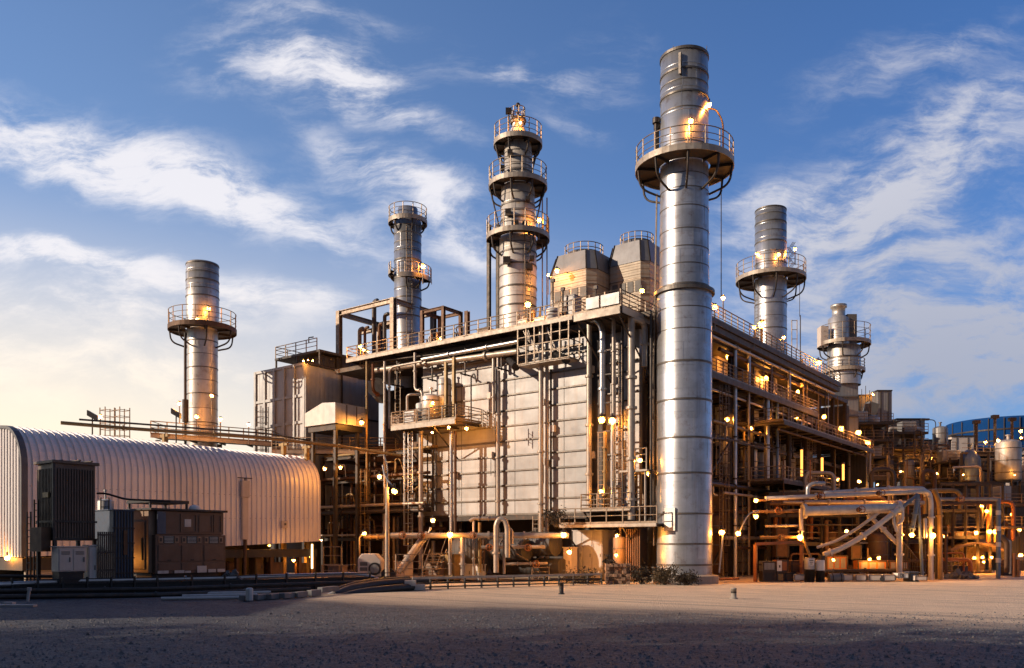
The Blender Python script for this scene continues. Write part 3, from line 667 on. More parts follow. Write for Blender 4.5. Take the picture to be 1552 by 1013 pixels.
MB().box((-5.15,.72,17.75),(-4.25,.9,17.99)).build('eaves_trim','band',bh)
# right front of the same block: pale sheets between the open bays, set back behind the galleries
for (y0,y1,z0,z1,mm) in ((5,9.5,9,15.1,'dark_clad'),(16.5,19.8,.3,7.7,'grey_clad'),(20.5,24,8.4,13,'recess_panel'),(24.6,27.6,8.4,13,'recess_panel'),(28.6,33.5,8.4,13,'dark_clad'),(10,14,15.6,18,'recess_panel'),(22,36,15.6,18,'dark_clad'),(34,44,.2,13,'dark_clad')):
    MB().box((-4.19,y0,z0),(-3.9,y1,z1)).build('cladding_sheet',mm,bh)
# dark gap left of the tallest chimney: banded dark tank
vessel('dark banded tank in the shadow between the boiler house and the tallest chimney',(-.35,3.6,0),1.55,16.2,m='dark_clad',bands=9,name='storage_tank',cat='tank',nozzle=False)

# ---------------------------------------------------------------- roof edge walkway of the left front
xl=PY(525,545,-1.6).x; xm=PY(868,478,-1.6).x
w=walkway('long roof edge walkway along the panelled front, from the open roof frame to the balcony',(xl,-1.6),(xm,-1.6),(0,1),1.9,18.75,ends=(True,False),knee=False)
# roof balcony by the tallest chimney
bx0=PY(870,478,-3.6).x; bx1=PY(940,462,-3.6).x
w=walkway('roof balcony with pale fascia sheets jutting out beside the tallest chimney',(bx0,-3.6),(bx1,-3.6),(0,1),4.6,18.15,t=.5,name='balcony',mids=(.3,.55,.8))
for (x0,x1) in ((bx0+1.0,bx0+2.0),(bx0+2.15,bx1-.05)):
    MB().box((x0,-3.68,18.3),(x1,-3.62,19.05)).build('fascia_sheet','grey_light',w)
MB().box((bx1+.02,-3.4,17.75),(bx1+.07,.6,18.2)).build('side_fascia','grey_light',w)
# right front: three stacked galleries and a low one
def gal(label,x,y0,y1,z,wd,t=.3,**k): return walkway(label,(x,y0),(x,y1),(-1,0),wd,z,t=t,name='gallery',m='deck_dark',**k)
gal('roof level gallery of the right front, above the lit booth',1.5,4.4,39,19.35,5.6,t=.4,mids=(.25,.5,.75),knee=False)
gal('gallery one storey under the roof on the right front, with the lit booth on it',1.5,6.5,31.5,15.35,5.4,t=.45,mids=(.25,.5,.75),knee=False)
gal('projecting gallery with lamps along its edge, third level down on the right front',3.0,17.7,46,12.9,6.8,t=.35,rail=True,knee=False)
gal('lowest gallery on the right front, above the long horizontal pipes',4.0,14.8,30,7.75,7.8,t=.3,knee=False)
MB_=MB().box((-4,4.5,18.5),(1.4,39,18.93)).build('roof_soffit','deck_dark',bh)
# round columns of the right front
i=0
for (px,py0,r,mm,lab) in ((1114,600,.16,'pipe_galv','first bright round column right of the tallest chimney'),(1135,600,.10,'pipe_pale','thin pale pole between the first two bright columns of the right front'),
      (1163,608,.19,'pipe_galv','second bright round column right of the tallest chimney, the thickest'),(1178,612,.13,'pipe_blue','bluish round column beside the thickest bright one'),
      (1287,540,.12,'rail_steel','pole rising past the projecting gallery with lamps'),(1196,545,.2,'dark_steel','dark round column left of the lamp under the upper gallery')):
    p=PX(px,py0,1.15); o=MB().tube([(p.x,p.y,0),(p.x,p.y,15.0)],r,12).build('round_column',mm); tag(o,lab,'column')
    for z in (4,7.7,11): MB().tube([(p.x,p.y,z),(p.x,p.y,z+.12)],r*1.4,12).build('collar','dark_steel',o)
for y in (8.5,13,17.5,22,26.5,31,35.5,40,44.5):
    column('dark steel column in the open right front, behind the bright poles',.35,y,0,18.5,.34,group='dark columns of the open right front')
for y in (8.5,13,17.5,22,26.5,31,35.5,40):
    column('dark steel column deep inside the right front, against the back wall',-3.5,y,0,18.5,.3,group='inner columns of the right front')
for z in (3.6,7.4,11.0,14.9):
    o=MB().ibeam((.35,5,z),(.35,44.5,z),.3,.36).build('steel_beam','dark_steel'); tag(o,'long dark steel beam running through the open right front','beam','long beams of the right front')
for (y,z) in ((8.5,7.4),(13,7.4),(17.5,11),(22,11),(13,14.9),(8.5,14.9),(22,7.4),(26.5,7.4)):
    o=MB().ibeam((.3,y,z),(-3.5,y,z),.22,.28).build('steel_beam','dark_steel'); tag(o,'short dark cross beam inside the open right front','beam','cross beams of the right front')
for (y,z,y2,z2) in ((8.5,7.6,13,10.9),(13,3.7,8.5,.2),(17.5,3.7,22,7.3)):
    o=MB().bar((.35,y,z),(.35,y2,z2),.14).build('diagonal_brace','dark_steel'); tag(o,'diagonal steel brace between dark columns of the right front','brace','diagonal braces of the right front')
# columns on upper gallery (bright round posts carrying the roof gallery)
for (px,lab) in ((1114,'left bright post on the lit booth gallery'),(1135,'right bright post on the lit booth gallery'),(1196,'bright post on the lit booth gallery, right of the booth')):
    p=PX(px,540,.9); o=MB().tube([(p.x,p.y,15.4),(p.x,p.y,18.9)],.15,10).build('round_post','pipe_galv'); tag(o,lab,'post')
    MB().tube([(p.x,p.y,15.4),(p.x,p.y,15.5)],.25,10).build('base_flange','pipe_dark',o)
p0=PX(1144,560,-.6); p1=PX(1178,560,-.6)
cabinet('pale booth lit yellow by its lamp on the upper right gallery',(-2.2,p0.y,15.4),(-.6,p1.y,18.3),m='cream_paint',doors=2,name='control_booth',cat='booth')
p0=PX(1095,555,-1); p1=PX(1112,555,-1)
cabinet('pale cupboard lit yellow on the gallery just right of the tallest chimney',(-2.6,p0.y-1,15.4),(-1.0,p1.y,18),m='cream_paint',doors=2,name='equipment_cupboard')

# vessels and pipes inside the right front
rv=random.Random(11)
for (y,r,z,h,mm,lab) in ((10.6,.7,8.3,3.6,'grey_light','upright grey vessel in the first open bay right of the tallest chimney'),(15.2,.55,8.3,3.4,'tower_clad','upright tan vessel in the second open bay of the right front'),
      (19.8,.8,8.1,3.3,'tower_clad','fat tan vessel on the low gallery, left of the lit tubes'),(22.6,.6,8.1,3.5,'grey_light','grey vessel on the low gallery between the lit tubes'),(25.8,.75,8.1,3.3,'tower_clad','tan vessel on the low gallery right of the lit tubes'),(28.4,.6,8.1,3.2,'grey_light','last grey vessel at the far end of the low gallery'),
      (12.5,.9,.2,4.6,'rust_steel','rusty tank at ground level in the open right front'),(19,1.0,.2,4.8,'tower_clad','large tan tank at ground level under the low gallery'),(24.5,.9,.2,4.2,'rust_steel','rusty tank at ground level under the far low gallery')):
    vessel(lab,(-.9,y,z),r,h,m=mm,bands=3,nozzle=True)
for k in range(26):
    y=6.5+k*1.05+rv.uniform(-.3,.3); x=rv.uniform(-3.2,-.2); z0=rv.choice((0,7.8,8)); z1=rv.choice((7.2,12.4,14.8)); 
    if z1-z0<2: z1=14.8
    pipe('slim vertical pipe inside the shadowy open right front',[(x,y,z0),(x,y,z1)],rv.choice((.06,.09,.13)),m=rv.choice(('pipe_pale','pipe_dark','rust_steel','lag_yellow','pipe_galv')),group='vertical pipes inside the right front',flanges=(.3,.7),n=7)
for k,(z,x,y0,y1,mm) in enumerate(((14.3,.9,6,31,'pipe_pale'),(11.9,1.0,8,20,'lag_yellow'),(7.1,1.3,6,33,'pipe_dark'),(6.5,1.5,9,36,'pipe_pale'),(5.2,.9,12,40,'rust_steel'),(3.1,1.0,10,30,'pipe_pale'),(2.3,1.2,12,36,'rust_steel'),(18.2,1.1,6,38,'pipe_pale'),(17.7,.7,10,38,'rust_steel'),(12.2,2.5,18,45,'rust_steel'))):
    pipe('long level pipe along the open right front, under a gallery',[(x,y0,z),(x,y1,z)],.1+.03*(k%3),m=mm,group='level pipes along the right front',flanges=(.2,.5,.8),n=8)
# drooping handrail pipe across first bays (zig-zag) seen at the lower gallery line
pipe('thin dark rail pipe sagging across the first bright columns',[PX(1078,664,1.45),PX(1118,668,1.45),PX(1140,676,1.45),PX(1168,680,1.45)],.06,m='pipe_dark')
for k in range(4): 
    pass
# rooftop clutter of the right front: yellowish pipe bundles at the gallery
for k in range(14):
    y=6+k*2.3+rv.uniform(-.5,.5); h=rv.uniform(.6,1.9); x=rv.uniform(-3.5,.4)
    o=MB().tube([(x,y,18.4),(x,y,19.3+h),(x+rv.uniform(-.6,.6),y+rv.uniform(.3,.9),19.3+h),(x,y+.9,18.4)],rv.uniform(.06,.14),7,bend=.35).build('vent_pipe',rv.choice(('pipe_pale','rust_steel','lag_yellow','pipe_dark')))
    tag(o,'bent vent pipe standing on the roof of the right front','pipe','vent pipes on the right hand roof')
for k,(y,wd,dp,h) in enumerate(((8,1.6,1.4,1.5),(13.5,2.4,1.2,1.1),(19,1.4,1.2,1.9),(29,2.6,1.5,1.4),(34,1.6,1.5,1.7))):
    cabinet('small steel cabinet on the right hand roof behind the railing',(-3.6,y,19.4),(-3.6+dp,y+wd,19.4+h),m=('grey_light','brown_side','grey_clad')[k%3],doors=2,group='cabinets on the right hand roof')

# ================================================================= cooling towers on the roof
def cooling(label,px0,px1,pyt,pyb,yb,zb):
    a=PY(px0,pyb,yb); b=PY(px1,pyb,yb); cx=(a.x+b.x)/2; r=abs(b.x-a.x)*.44; Y=depth((cx,yb))-r*.8; zt=zz(pyt,Y); h=zt-zb
    root=thing('cooling_tower',label,'cooling tower',(cx,yb,zb))
    def octo(r,c=.72): return [(-r,-r*c),(-r*c,-r),(r*c,-r),(r,-r*c),(r,r*c),(r*c,r),(-r*c,r),(-r,r*c)]
    T=Matrix.Translation((cx,yb,0))
    for (sx,sy) in ((-1,-1),(1,-1),(1,1),(-1,1)): MB().bar((cx+sx*r*.8,yb+sy*r*.8,zb),(cx+sx*r*.8,yb+sy*r*.8,zb+h*.3),.2).build('leg','dark_steel',root)
    MB().prism(octo(r*.9),zb+h*.04,zb+h*.28,T).build('basin','vent_dark',root)
    MB().prism(octo(r),zb+h*.28,zb+h*.74,T).build('casing','cooling_clad',root,bev=.03)
    hm=MB(); n=8; lo=octo(r*1.02); hi=octo(r*.82,.72)
    hm._add([T@V((x,y,zb+h*.74)) for x,y in lo]+[T@V((x,y,zb+h*.95)) for x,y in hi],[(i,(i+1)%n,n+(i+1)%n,n+i) for i in range(n)]+[tuple(range(n,2*n))])
    hm.build('hood','cooling_hood',root)
    MB().lathe((cx,yb,0),[(r*.62,zb+h*.95),(r*.6,zb+h),(r*.54,zb+h),(r*.54,zb+h*.9),(.02,zb+h*.9)],24).build('fan_ring','cooling_hood',root)
    for (p0_,p1_) in zip(lo,hi): MB().bar(T@V((p0_[0]*1.01,p0_[1]*1.01,zb+h*.74)),T@V((p1_[0]*1.01,p1_[1]*1.01,zb+h*.95)),.09).build('seam_cover','dark_steel',root)
    rg=MB()
    for k in range(16):
        a_=2*math.pi*k/16; e_=V((cx+math.cos(a_)*r*.7,yb+math.sin(a_)*r*.7,0)); rg.bar(e_+V((0,0,zb+h*.95)),e_+V((0,0,zb+h*.95+.9)),.05)
    for hh in (.5,.9): rg.tube([V((cx+math.cos(2*math.pi*k/24)*r*.7,yb+math.sin(2*math.pi*k/24)*r*.7,zb+h*.95+hh)) for k in range(25)],.035,5,cap=False)
    rg.build('railing','rail_steel',root)
    for k in range(4): MB().box((cx-r*.6+k*r*.36,yb-r-.05,zb+h*.46),(cx-r*.6+k*r*.36+r*.26,yb-r-.005,zb+h*.56)).build('louvre','vent_dark',root)
    for z in (.43,.58): MB().prism(octo(r+.03),zb+h*z,zb+h*z+.07,T).build('belt','rail_steel',root)
cooling('left cooling tower with pale lit casing and grey hood on the roof',846,926,374,480,6.5,18.42)
cooling('right cooling tower with brown slatted casing next to the tallest chimney',930,1002,358,470,8.5,18.42)

# ================================================================= open steel frame on the roof and other roof things
a=PY(514,0,2.2); b=PY(592,0,2.2)
fr=frame_tower('open steel frame standing on the roof at the left of the slender chimney',a.x,PY(596,0,2.2).x,2.2,7.5,[zz(472,depth((a.x,2.2)))],z0=18.42,w=.45,m='rail_steel',brace=False)
MB().ibeam((a.x+.2,4.8,zz(478,76)),(PY(596,0,2.2).x,4.8,zz(478,76)),.3,.36).build('beam','rail_steel',fr)
a2=PY(640,0,3.2); b2=PY(672,0,3.2)
frame_tower('small rusty frame on the roof right of the slender chimney',a2.x,b2.x,3.2,5.5,[20.2,zz(464,depth((b2.x,3.2)))],z0=18.42,w=.28,m='rust_steel',brace=False)
for (px,pt,r,mm,lab) in ((567,458,.22,'pipe_dark','dark gooseneck vent pipe inside the open roof frame'),(545,500,.2,'rail_steel','short post stub inside the open roof frame'),(553,498,.14,'rust_steel','rusty riser inside the open roof frame'),(575,492,.16,'rust_steel','second rusty riser inside the open roof frame'),(583,478,.18,'pipe_dark','dark riser beside the slender chimney')):
    p=PY(px,pt,4.0); o=MB().tube([(p.x,4,18.42),(p.x,4,p.z),(p.x+.5,4,p.z+.05)],r,9,bend=.5).build('vent_pipe',mm); tag(o,lab,'pipe')
for k in range(9):
    p=PY(640+k*3.6,0,4.2); o=MB().tube([(p.x,4.2,18.42),(p.x,4.2,20.4+rv.random()*1.2)],.09,7).build('riser_pipe',rv.choice(('rust_steel','pipe_pale','rail_steel')))
    tag(o,'thin riser in the row inside the small rusty roof frame','pipe','risers in the small roof frame')
# roof walkway mid posts
for (px,pt) in ((708,472),):
    p=PY(px,pt,-1.4); column('short rusty post breaking the railing of the roof edge walkway',p.x,-1.4,18.78,p.z,.32,m='rust_steel')
# clutter behind the roof railing of the left front
for k in range(16):
    px=690+k*11.5+rv.uniform(-4,4); p=PY(px,0,1.0+rv.random()*2); h=rv.uniform(.7,2.2)
    o=MB().tube([(p.x,p.y,18.42),(p.x,p.y,18.9+h),(p.x+rv.uniform(-.9,.9),p.y,18.9+h+rv.uniform(-.1,.2)),(p.x+rv.uniform(-.9,.9),p.y+.4,18.42)],rv.uniform(.05,.12),7,bend=.3).build('vent_pipe',rv.choice(('pipe_pale','rust_steel','pipe_dark','rail_steel','lag_yellow')))
    tag(o,'bent vent pipe behind the railing of the left roof','pipe','vent pipes on the left hand roof')
for (px,wd,h,mm,lab) in ((792,.9,1.1,'white_paint','white cabinet on the roof at the foot of the distillation column'),(822,1.4,1.0,'grey_light','grey cabinet on the roof right of the distillation column'),(862,1.1,2.2,'grey_clad','tall grey cabinet on the roof left of the balcony'),(733,1.2,1.0,'brown_side','brown cabinet on the roof left of the distillation column')):
    p=PY(px,0,.6); cabinet(lab,(p.x-wd/2,.5,18.45),(p.x+wd/2,1.5,18.8+h),m=mm,face='y',doors=2)
p=PY(835,0,-.5); vessel('small white dosing drum on the roof edge left of the balcony',(p.x,-.3,18.8),.45,1.1,m='white_paint',bands=2)
for (px,h) in ((838,3.4),(853,2.6),(903,2.2)):
    p=PY(px,0,.2); o=MB().tube([(p.x,.2,18.42),(p.x,.2,18.8+h)],.07,6).box((p.x-.14,.1,18.7+h),(p.x+.14,.3,18.95+h)).build('instrument_mast','dark_steel'); tag(o,'thin instrument mast with a small box on top behind the left roof railing','mast','instrument masts on the left roof')

# ================================================================= caged pipe bay hanging under the roof edge (x 785-865)
a=PY(785,553,-1.9); b=PY(862,540,-1.9); z0=zz(553,depth((a.x,-1.9))); z1=18.4
cg=thing('pipe_cage','hanging cage of rails with looping cables under the roof edge walkway','cage',((a.x+b.x)/2,-1.2,z0))
cm=MB()
for z in (z0,z0+(z1-z0)*.25,z0+(z1-z0)*.5,z0+(z1-z0)*.75):
    cm.bar((a.x,-1.9,z),(b.x,-1.9,z),.05); cm.bar((b.x,-1.9,z),(b.x,-.5,z),.05); cm.bar((a.x,-1.9,z),(a.x,-.5,z),.05)
cm.build('cage_rail','rail_steel',cg)
pm=MB().bar((a.x,-1.9,z0),(a.x,-1.9,z1),.09).build('post','rail_steel',cg); repeat(pm,[V(((b.x-a.x)*k/6,0,0)) for k in range(1,7)]); 
pm=MB().bar((b.x,-.5,z0),(b.x,-.5,z1),.09).build('post','rail_steel',cg)
MB().box((a.x,-1.85,z0-.1),(b.x,-.5,z0-.03)).build('floor','deck_edge',cg)
cb=MB()
for k in range(6):
    xa=a.x+(b.x-a.x)*rv.random()*.6; xb=xa+(b.x-a.x)*rv.uniform(.25,.4); cb.cable((xa,-1.6,z1-rv.uniform(0,.5)),(xb,-1.6,z0+rv.uniform(.4,1.5)),rv.uniform(.3,.7),.045)
cb.build('cables','pipe_pale',cg)
for (px,py,px2,py2,lab) in ((767,540,782,556,'left black spout poking out above the panelled wall'),(842,538,858,545,'right black spout poking out under the hanging cage')):
    o=MB().tube([PY(px,py,.1),PY(px2,py2,-1.5)],.27,12).build('spout','black_steel'); tag(o,lab,'spout'); 
    d=(PY(px2,py2,-1.5)-PY(px,py,.1)).normalized(); e=PY(px2,py2,-1.5); MB().tube([e-d*.1,e+d*.02],.33,12).build('lip','black_steel',o)

# ================================================================= pipes on the left front  (px measured on plane y)
def vp(label,px,b,py0,py1,r,m='pipe_pale',top=None,bot=None,fl=(.25,.6),**k):
    p=PY(px,py0,b); q=PY(px,py1,b); pts=[V((p.x,b,p.z)),V((p.x,b,q.z))]
    if top: pts=[PY(*t[:2],t[2] if len(t)>2 else b) for t in top]+pts
    if bot: pts=pts+[PY(*t[:2],t[2] if len(t)>2 else b) for t in bot]
    return pipe(label,pts,r,m=m,flanges=fl,**k)
vp('pale upright pipe from the roof edge to the yard, left of the mid-level platform',583,-1.9,548,868,.11,m='pipe_pale',fl=(.1,.3,.5,.7))
vp('slim yellow-lit post pipe under the left end of the roof walkway',556,-1.9,548,760,.10,m='lag_yellow')
vp('short orange pipe with a bent foot under the left end of the roof walkway',565,-1.5,552,592,.14,m='orange_paint',bot=[(572,598,-.8),(572,598,.8)])
vp('pale gooseneck pipe left of the narrow ladder',590,-1.6,562,650,.11,top=[(640,548,-1.6),(596,556,-1.6)],fl=(.6,))
vp('pale pipe dropping from the roof then stepping right behind the mid-level platform',629,-1.5,535,592,.12,bot=[(640,592),(640,632)])
vp('arched pale pipe standing on the mid-level platform',617,-2.2,600,640,.10,top=[(636,598,-1.6),(622,598,-2.2)],fl=())
vp('left leg pipe of the tall inverted U loop on the panelled wall',748,-.75,545,628,.13,top=[(755,560,-.75),(755,534,-.75),(748,534,-.75)],fl=(.8,))
vp('right leg pipe of the tall inverted U loop, running down to the low arch',755,-.45,562,782,.17,m='pipe_pale',fl=(.3,.6,.9))
vp('left of the two long pipes down the middle of the panelled wall',820,-.9,497,862,.19,m='pipe_pale',top=[(800,492,-.9),(814,490,-.9)],fl=(.15,.55,.75))
vp('right of the two long pipes down the middle of the panelled wall',829,-.5,490,868,.14,m='pipe_pale',fl=(.2,.4,.7,.9))
vp('square downpipe strip beside the right long pipe',835,-.25,560,775,.08,m='pipe_dark',fl=())
vp('pipe at the right edge of the panelled wall',893,-.7,482,778,.2,m='pipe_pale',fl=(.3,.55,.8))
vp('large pale pipe curving out from under the balcony and dropping to the twin lamps',913,-1.6,500,628,.21,m='pipe_galv',top=[(872,476,-1.6),(908,488,-1.6)],fl=(.5,.8))
vp('thinner pipe bending from the balcony down to the twin lamps',930,-1.6,497,632,.13,m='pipe_pale',top=[(918,476,-1.6),(930,484,-1.6)],fl=(.4,.7))
vp('big pale pipe from the balcony corner down the edge of the recess',957,-1.7,480,788,.25,m='pipe_pale',fl=(.3,.45,.7,.9))
vp('pale elbow pipe in the dark gap left of the tallest chimney',977,-.8,495,556,.2,m='pipe_pale',top=[(960,484,-1.6),(972,486,-1.2)],fl=(.6,))
vp('thin pipe under the balcony running down beside the caged ladder',944,-1.0,480,770,.07,m='pipe_dark',fl=())
vp('stand pipe with a ladder beside it under the twin lamps',917,-1.4,655,775,.13,m='lag_yellow',fl=(.2,.5,.8))
vp('thin stand pipe right of the lamp stand pipe under the twin lamps',928,-1.3,640,775,.07,m='pipe_galv',fl=())
ladder('short ladder next to the lamp stand pipe under the twin lamps',(PY(911,0,-1.0).x,-1.0,PY(911,770,-1.0).z),PY(911,655,-1.0).z,(0,-1),cage=False,w=.45)
ladder('long caged ladder on the pale pilaster left of the tallest chimney',(PY(938,0,-.6).x,-.6,PY(938,782,-.6).z),PY(938,515,-.6).z,(0,-1),w=.55)
o=MB().box((PY(943,0,-.1).x,-.25,PY(943,785,0).z),(PY(955,0,-.1).x,.4,17.9)).build('pilaster','wall_panel'); tag(o,'pale upright pilaster between the caged ladder and the big corner pipe','pilaster')
for z in (6.5,8.5,10.5,12.5,14.5,16.2): MB().box((PY(893,0,-.3).x,-.4,z),(PY(957,0,-.3).x,-.3,z+.09)).build('guide_rail','dark_steel',o)
# horizontal pipes under the roof edge, left front
pipe('thick pale pipe running level under the roof edge along the panelled front',[PY(568,562,-.9),PY(640,552,-.9),PY(785,533,-.9),PY(786,600,-.9)][:3],.24,m='pipe_pale',flanges=(.2,.4,.6,.8))
pipe('thinner pipe hung just under the roof edge walkway',[PY(640,545,-1.3),PY(785,518,-1.3)],.16,m='pipe_galv',flanges=(.3,.7))
pipe('upper thin conduit under the roof edge walkway',[PY(560,549,-1.0),PY(775,524,-1.0)],.07,m='pipe_dark')
for px in (602,655,705,760,800,850):
    p=PY(px,0,-.8); o=MB().bar((p.x,-.8,18.3),(p.x,-.8,15.9),.1).bar((p.x,-1.4,16.0),(p.x,0,16.0),.1).build('pipe_hanger','dark_steel'); tag(o,'dark hanger carrying the pipes under the roof edge','hanger','pipe hangers under the roof edge')
p=PY(560,592,1.5); o=MB().tube([p+V((-1,2.5,0)),p+V((2.0,-1.0,-.1))],.75,20).build('duct','grey_light'); tag(o,'stubby grey round duct end left of the narrow ladder','duct')
MB().tube([p+V((2.0,-1.0,-.1)),p+V((2.08,-1.1,-.1))],.85,20).build('rim','band',o)
ladder('narrow open ladder behind the gooseneck pipe at the left of the panels',(PY(603,0,.2).x,.2,PY(603,640,.2).z),PY(603,556,.2).z,(0,-1),cage=False,w=.6)

# ================================================================= mid-level platform with drums
xa=PY(593,0,-3.2).x; xb=PY(690,0,-3.2).x
mp=walkway('mid-level platform with pale fascia carrying drums on the panelled front',(xa,-3.2),(xb,-3.2),(0,1),3.1,12.15,t=.38,name='platform',mids=(.3,.55,.8))
p=PY(652,0,-1.7); vessel('tan upright drum on the mid-level platform, beside a small lamp',(p.x,-1.6,12.2),.75,2.2,m='tower_clad',bands=3,name='process_drum',cat='drum')
p=PY(636,0,-1.5); vessel('slim white upright drum on the mid-level platform, left of the tan drum',(p.x,-1.4,12.2),.38,1.8,m='white_paint',bands=2,name='process_drum',cat='drum')
p=PY(670,0,-1.2); vessel('tall pale drum at the back of the mid-level platform',(p.x,-.9,12.2),.55,3.6,m='grey_light',bands=4,name='process_drum',cat='drum')
cabinet('cluttered pale pump cabinet at the left end of the mid-level platform',(PY(600,0,-2).x,-2.6,12.2),(PY(616,0,-2).x,-1.4,13.1),m='brown_side',face='y',doors=2)
cabinet('low white box behind the railing of the mid-level platform',(PY(618,0,-2).x,-2.5,12.2),(PY(634,0,-2).x,-1.6,13.4),m='white_paint',face='y',doors=1)
for (px,pt,lab) in ((676,565,'left of the two yellow posts at the right end of the mid-level platform'),(688,558,'right of the two yellow posts at the right end of the mid-level platform')):
    p=PY(px,pt,-2.8); o=MB().ibeam((p.x,-2.8,12.2),(p.x,-2.8,p.z+.8),.2,.24).build('steel_post','lag_yellow'); tag(o,lab,'post')
pipe('thin gooseneck pipe right of the yellow posts on the mid-level platform',[PY(714,640,-2),PY(714,570,-2),PY(719,566,-2),PY(722,580,-2)],.06,m='pipe_dark')
ladder('small hooked ladder at the right end of the mid-level platform',(PY(735,0,-2.8).x,-2.8,PY(735,648,-2.8).z),PY(735,622,-2.8).z,(1,0),cage=False)
for (px,r,mm,lab) in ((638,.19,'pipe_pale','thick pale leg under the left of the mid-level platform'),(684,.15,'pipe_galv','left of the paired legs under the right of the mid-level platform'),(690,.12,'rust_steel','rusty right leg of the pair under the mid-level platform')):
    vp(lab,px,-1.9,654,862,r,m=mm,fl=(.3,.62))
for (px,r) in ((648,.06),(656,.08),(661,.05)): vp('thin dark conduit in front of the lower left panels',px,-.4,660,775,r,m='pipe_dark',fl=(),group='dark conduits on the lower left panels')

# ================================================================= left grey block, its white air unit and the roof shelter
yF=-2.6; c=PY(462,552,yF); d0=PY(388,568,yF); zt=c.z
gb=thing('filter_house','grey box shaped filter house with gridded front, left of the boiler house','building',((c.x+d0.x)/2,1.5,0))
MB().box((d0.x,yF,4),(c.x,6.5,zt)).build('wall','house_panel',gb)
for k in range(6):
    x=d0.x+(c.x-d0.x)*k/5; MB().box((x-.14,yF-.16,4),(x+.14,yF-.02,zt+.1)).build('mullion','grey_frame',gb)
for z in (zt-.1,zt-2.9,zt-5.3,zt-8.4,zt-11): MB().box((d0.x-.1,yF-.13,z),(c.x+.1,yF-.03,z+.24)).build('crossbar','grey_frame',gb)
MB().box((c.x+.0,yF-.1,4),(c.x+.25,yF+.2,zt+.1)).build('corner_trim','grey_frame',gb)
MB().box((d0.x-.1,yF-.1,zt),(c.x+.25,6.6,zt+.14)).build('roof','dark_steel',gb)
for z in (zt-4.2,zt-8): MB().box((c.x+.02,yF+.3,z),(c.x+.12,6.3,z+.14)).build('crossbar','dark_steel',gb)
MB().box((c.x+.02,1.6,4),(c.x+.14,1.75,zt)).build('joint','dark_steel',gb)
MB().box((d0.x+.3,yF+.5,0),(c.x-.3,6,4)).build('base','core',gb)
# roof shelter with lamps on top of it
rs=thing('roof_shelter','low flat roofed shelter with lamps under it on top of the filter house','shelter',(-34,1,zt+.15))
sx0=PY(432,0,0).x; sx1=PY(500,0,0).x
MB().box((sx0,-1.2,zt+1.35),(sx1,4.5,zt+1.55)).build('roof','dark_clad',rs)
for x in (sx0+.1,(sx0+sx1)/2,sx1-.1):
    for y in (-1.1,4.3): MB().bar((x,y,zt+.14),(x,y,zt+1.35),.14).build('post','dark_steel',rs)
MB().box((sx0+1.6,1.2,zt+.16),(sx1-.4,4,zt+1.3)).build('back_panel','dark_clad',rs)
rails(rs,[(sx0,4.4,zt+1.56),(sx0,-1.1,zt+1.56),(sx1-.5,-1.1,zt+1.56)],step=1.5,toe=False)
MB_=cabinet('dark block of roof plant between the shelter and the open frame',(PY(490,0,2).x,1.6,18.97),(PY(524,0,2).x,4.5,20.3),m='dark_clad',face='y',doors=2,name='air_handler',cat='air handler')
cabinet('dark louvred roof plant on the edge under the left end of the roof walkway',(PY(497,0,2).x,-.4,18.97),(PY(519,0,2).x,1.1,20.0),m='dark_clad',face='y',doors=2,name='air_handler',cat='air handler')
o=MB().tube([PY(468,520,0),PY(468,512,0),PY(475,511,0)],.06,6).build('roof_pole','dark_steel'); tag(o,'tiny bent pole on the roof shelter of the filter house','pole')
# white air unit
yU=-5.2; a=PY(462,640,yU); b=PY(508,640,yU); zu0=zz(641,depth((b.x,yU))); zu1=zz(610,depth((b.x,yU)))
au=thing('air_unit','pale box shaped air unit with sloped hood in front of the filter house','air unit',((a.x+b.x)/2,-3,zu0))
ud=3.4
ym=MB(); n=4
prof=[(a.x,zu0+.0),(b.x,zu0),(b.x,zu1),(b.x-1.6,zu1+.12),(a.x,zu0+1.1)]
ym._add([V((x,yU,z)) for x,z in prof]+[V((x,yU+ud,z)) for x,z in prof],[(0,1,2,3,4)[::-1][::-1],(9,8,7,6,5)]+[(i,5+i,5+(i+1)%5,(i+1)%5)[::-1] for i in range(5)])
ym.build('casing','grey_light',au)
for y in (yU+1.2,yU+2.3): MB().box((b.x+.005,y,zu0+.05),(b.x+.05,y+.08,zu1-.05)).build('joint','rail_steel',au)
for xx in (a.x+.6,b.x-.4):
    for yy in (yU+.4,yU+ud-.6): MB().bar((xx,yy,0),(xx,yy,zu0),.25).build('leg','pipe_dark',au)
MB().box((a.x+.2,yU+.2,zu0-.5),(b.x-.2,yU+ud-.2,zu0-.02)).build('underframe','black_steel',au)
# ================================================================= ribbed shed
SX=-25.8; SY0=-29.6; SY1=-7.1; SW=10.4; ST=9.72; SR=2.5
sh_=thing('shed','long pale ribbed metal shed with rounded eaves at the left','shed',(SX-SW/2,(SY0+SY1)/2,0))
def zbot(y): return 1.80+(y-SY0)/(SY1-SY0)*1.05
def sprof(off,y):
    pts=[(SX+off,zbot(y))]+[(SX+off,zbot(y)+(ST-SR-zbot(y))*t) for t in (.33,.66)]
    for k in range(9):
        a=math.pi/2*k/8; pts.append((SX-SR+(SR+off)*math.cos(a),ST-SR+(SR+off)*math.sin(a)))
    pts.append((SX-SW/2,ST+.25+off))
    for k in range(9):
        a=math.pi/2+math.pi/2*k/8; pts.append((SX-SW+SR+(SR+off)*math.cos(a),ST-SR+(SR+off)*math.sin(a)))
    pts.append((SX-SW-off,zbot(y)))
    return pts
ys=[]; y=SY0+.35; P_=.44
while y<SY1-.02:
    for dy,o in ((0,0),(.27,0),(.305,.10),(.40,.10)): ys.append((min(y+dy,SY1),o))
    y+=P_
m_=MB(); vs=[]; fs=[]
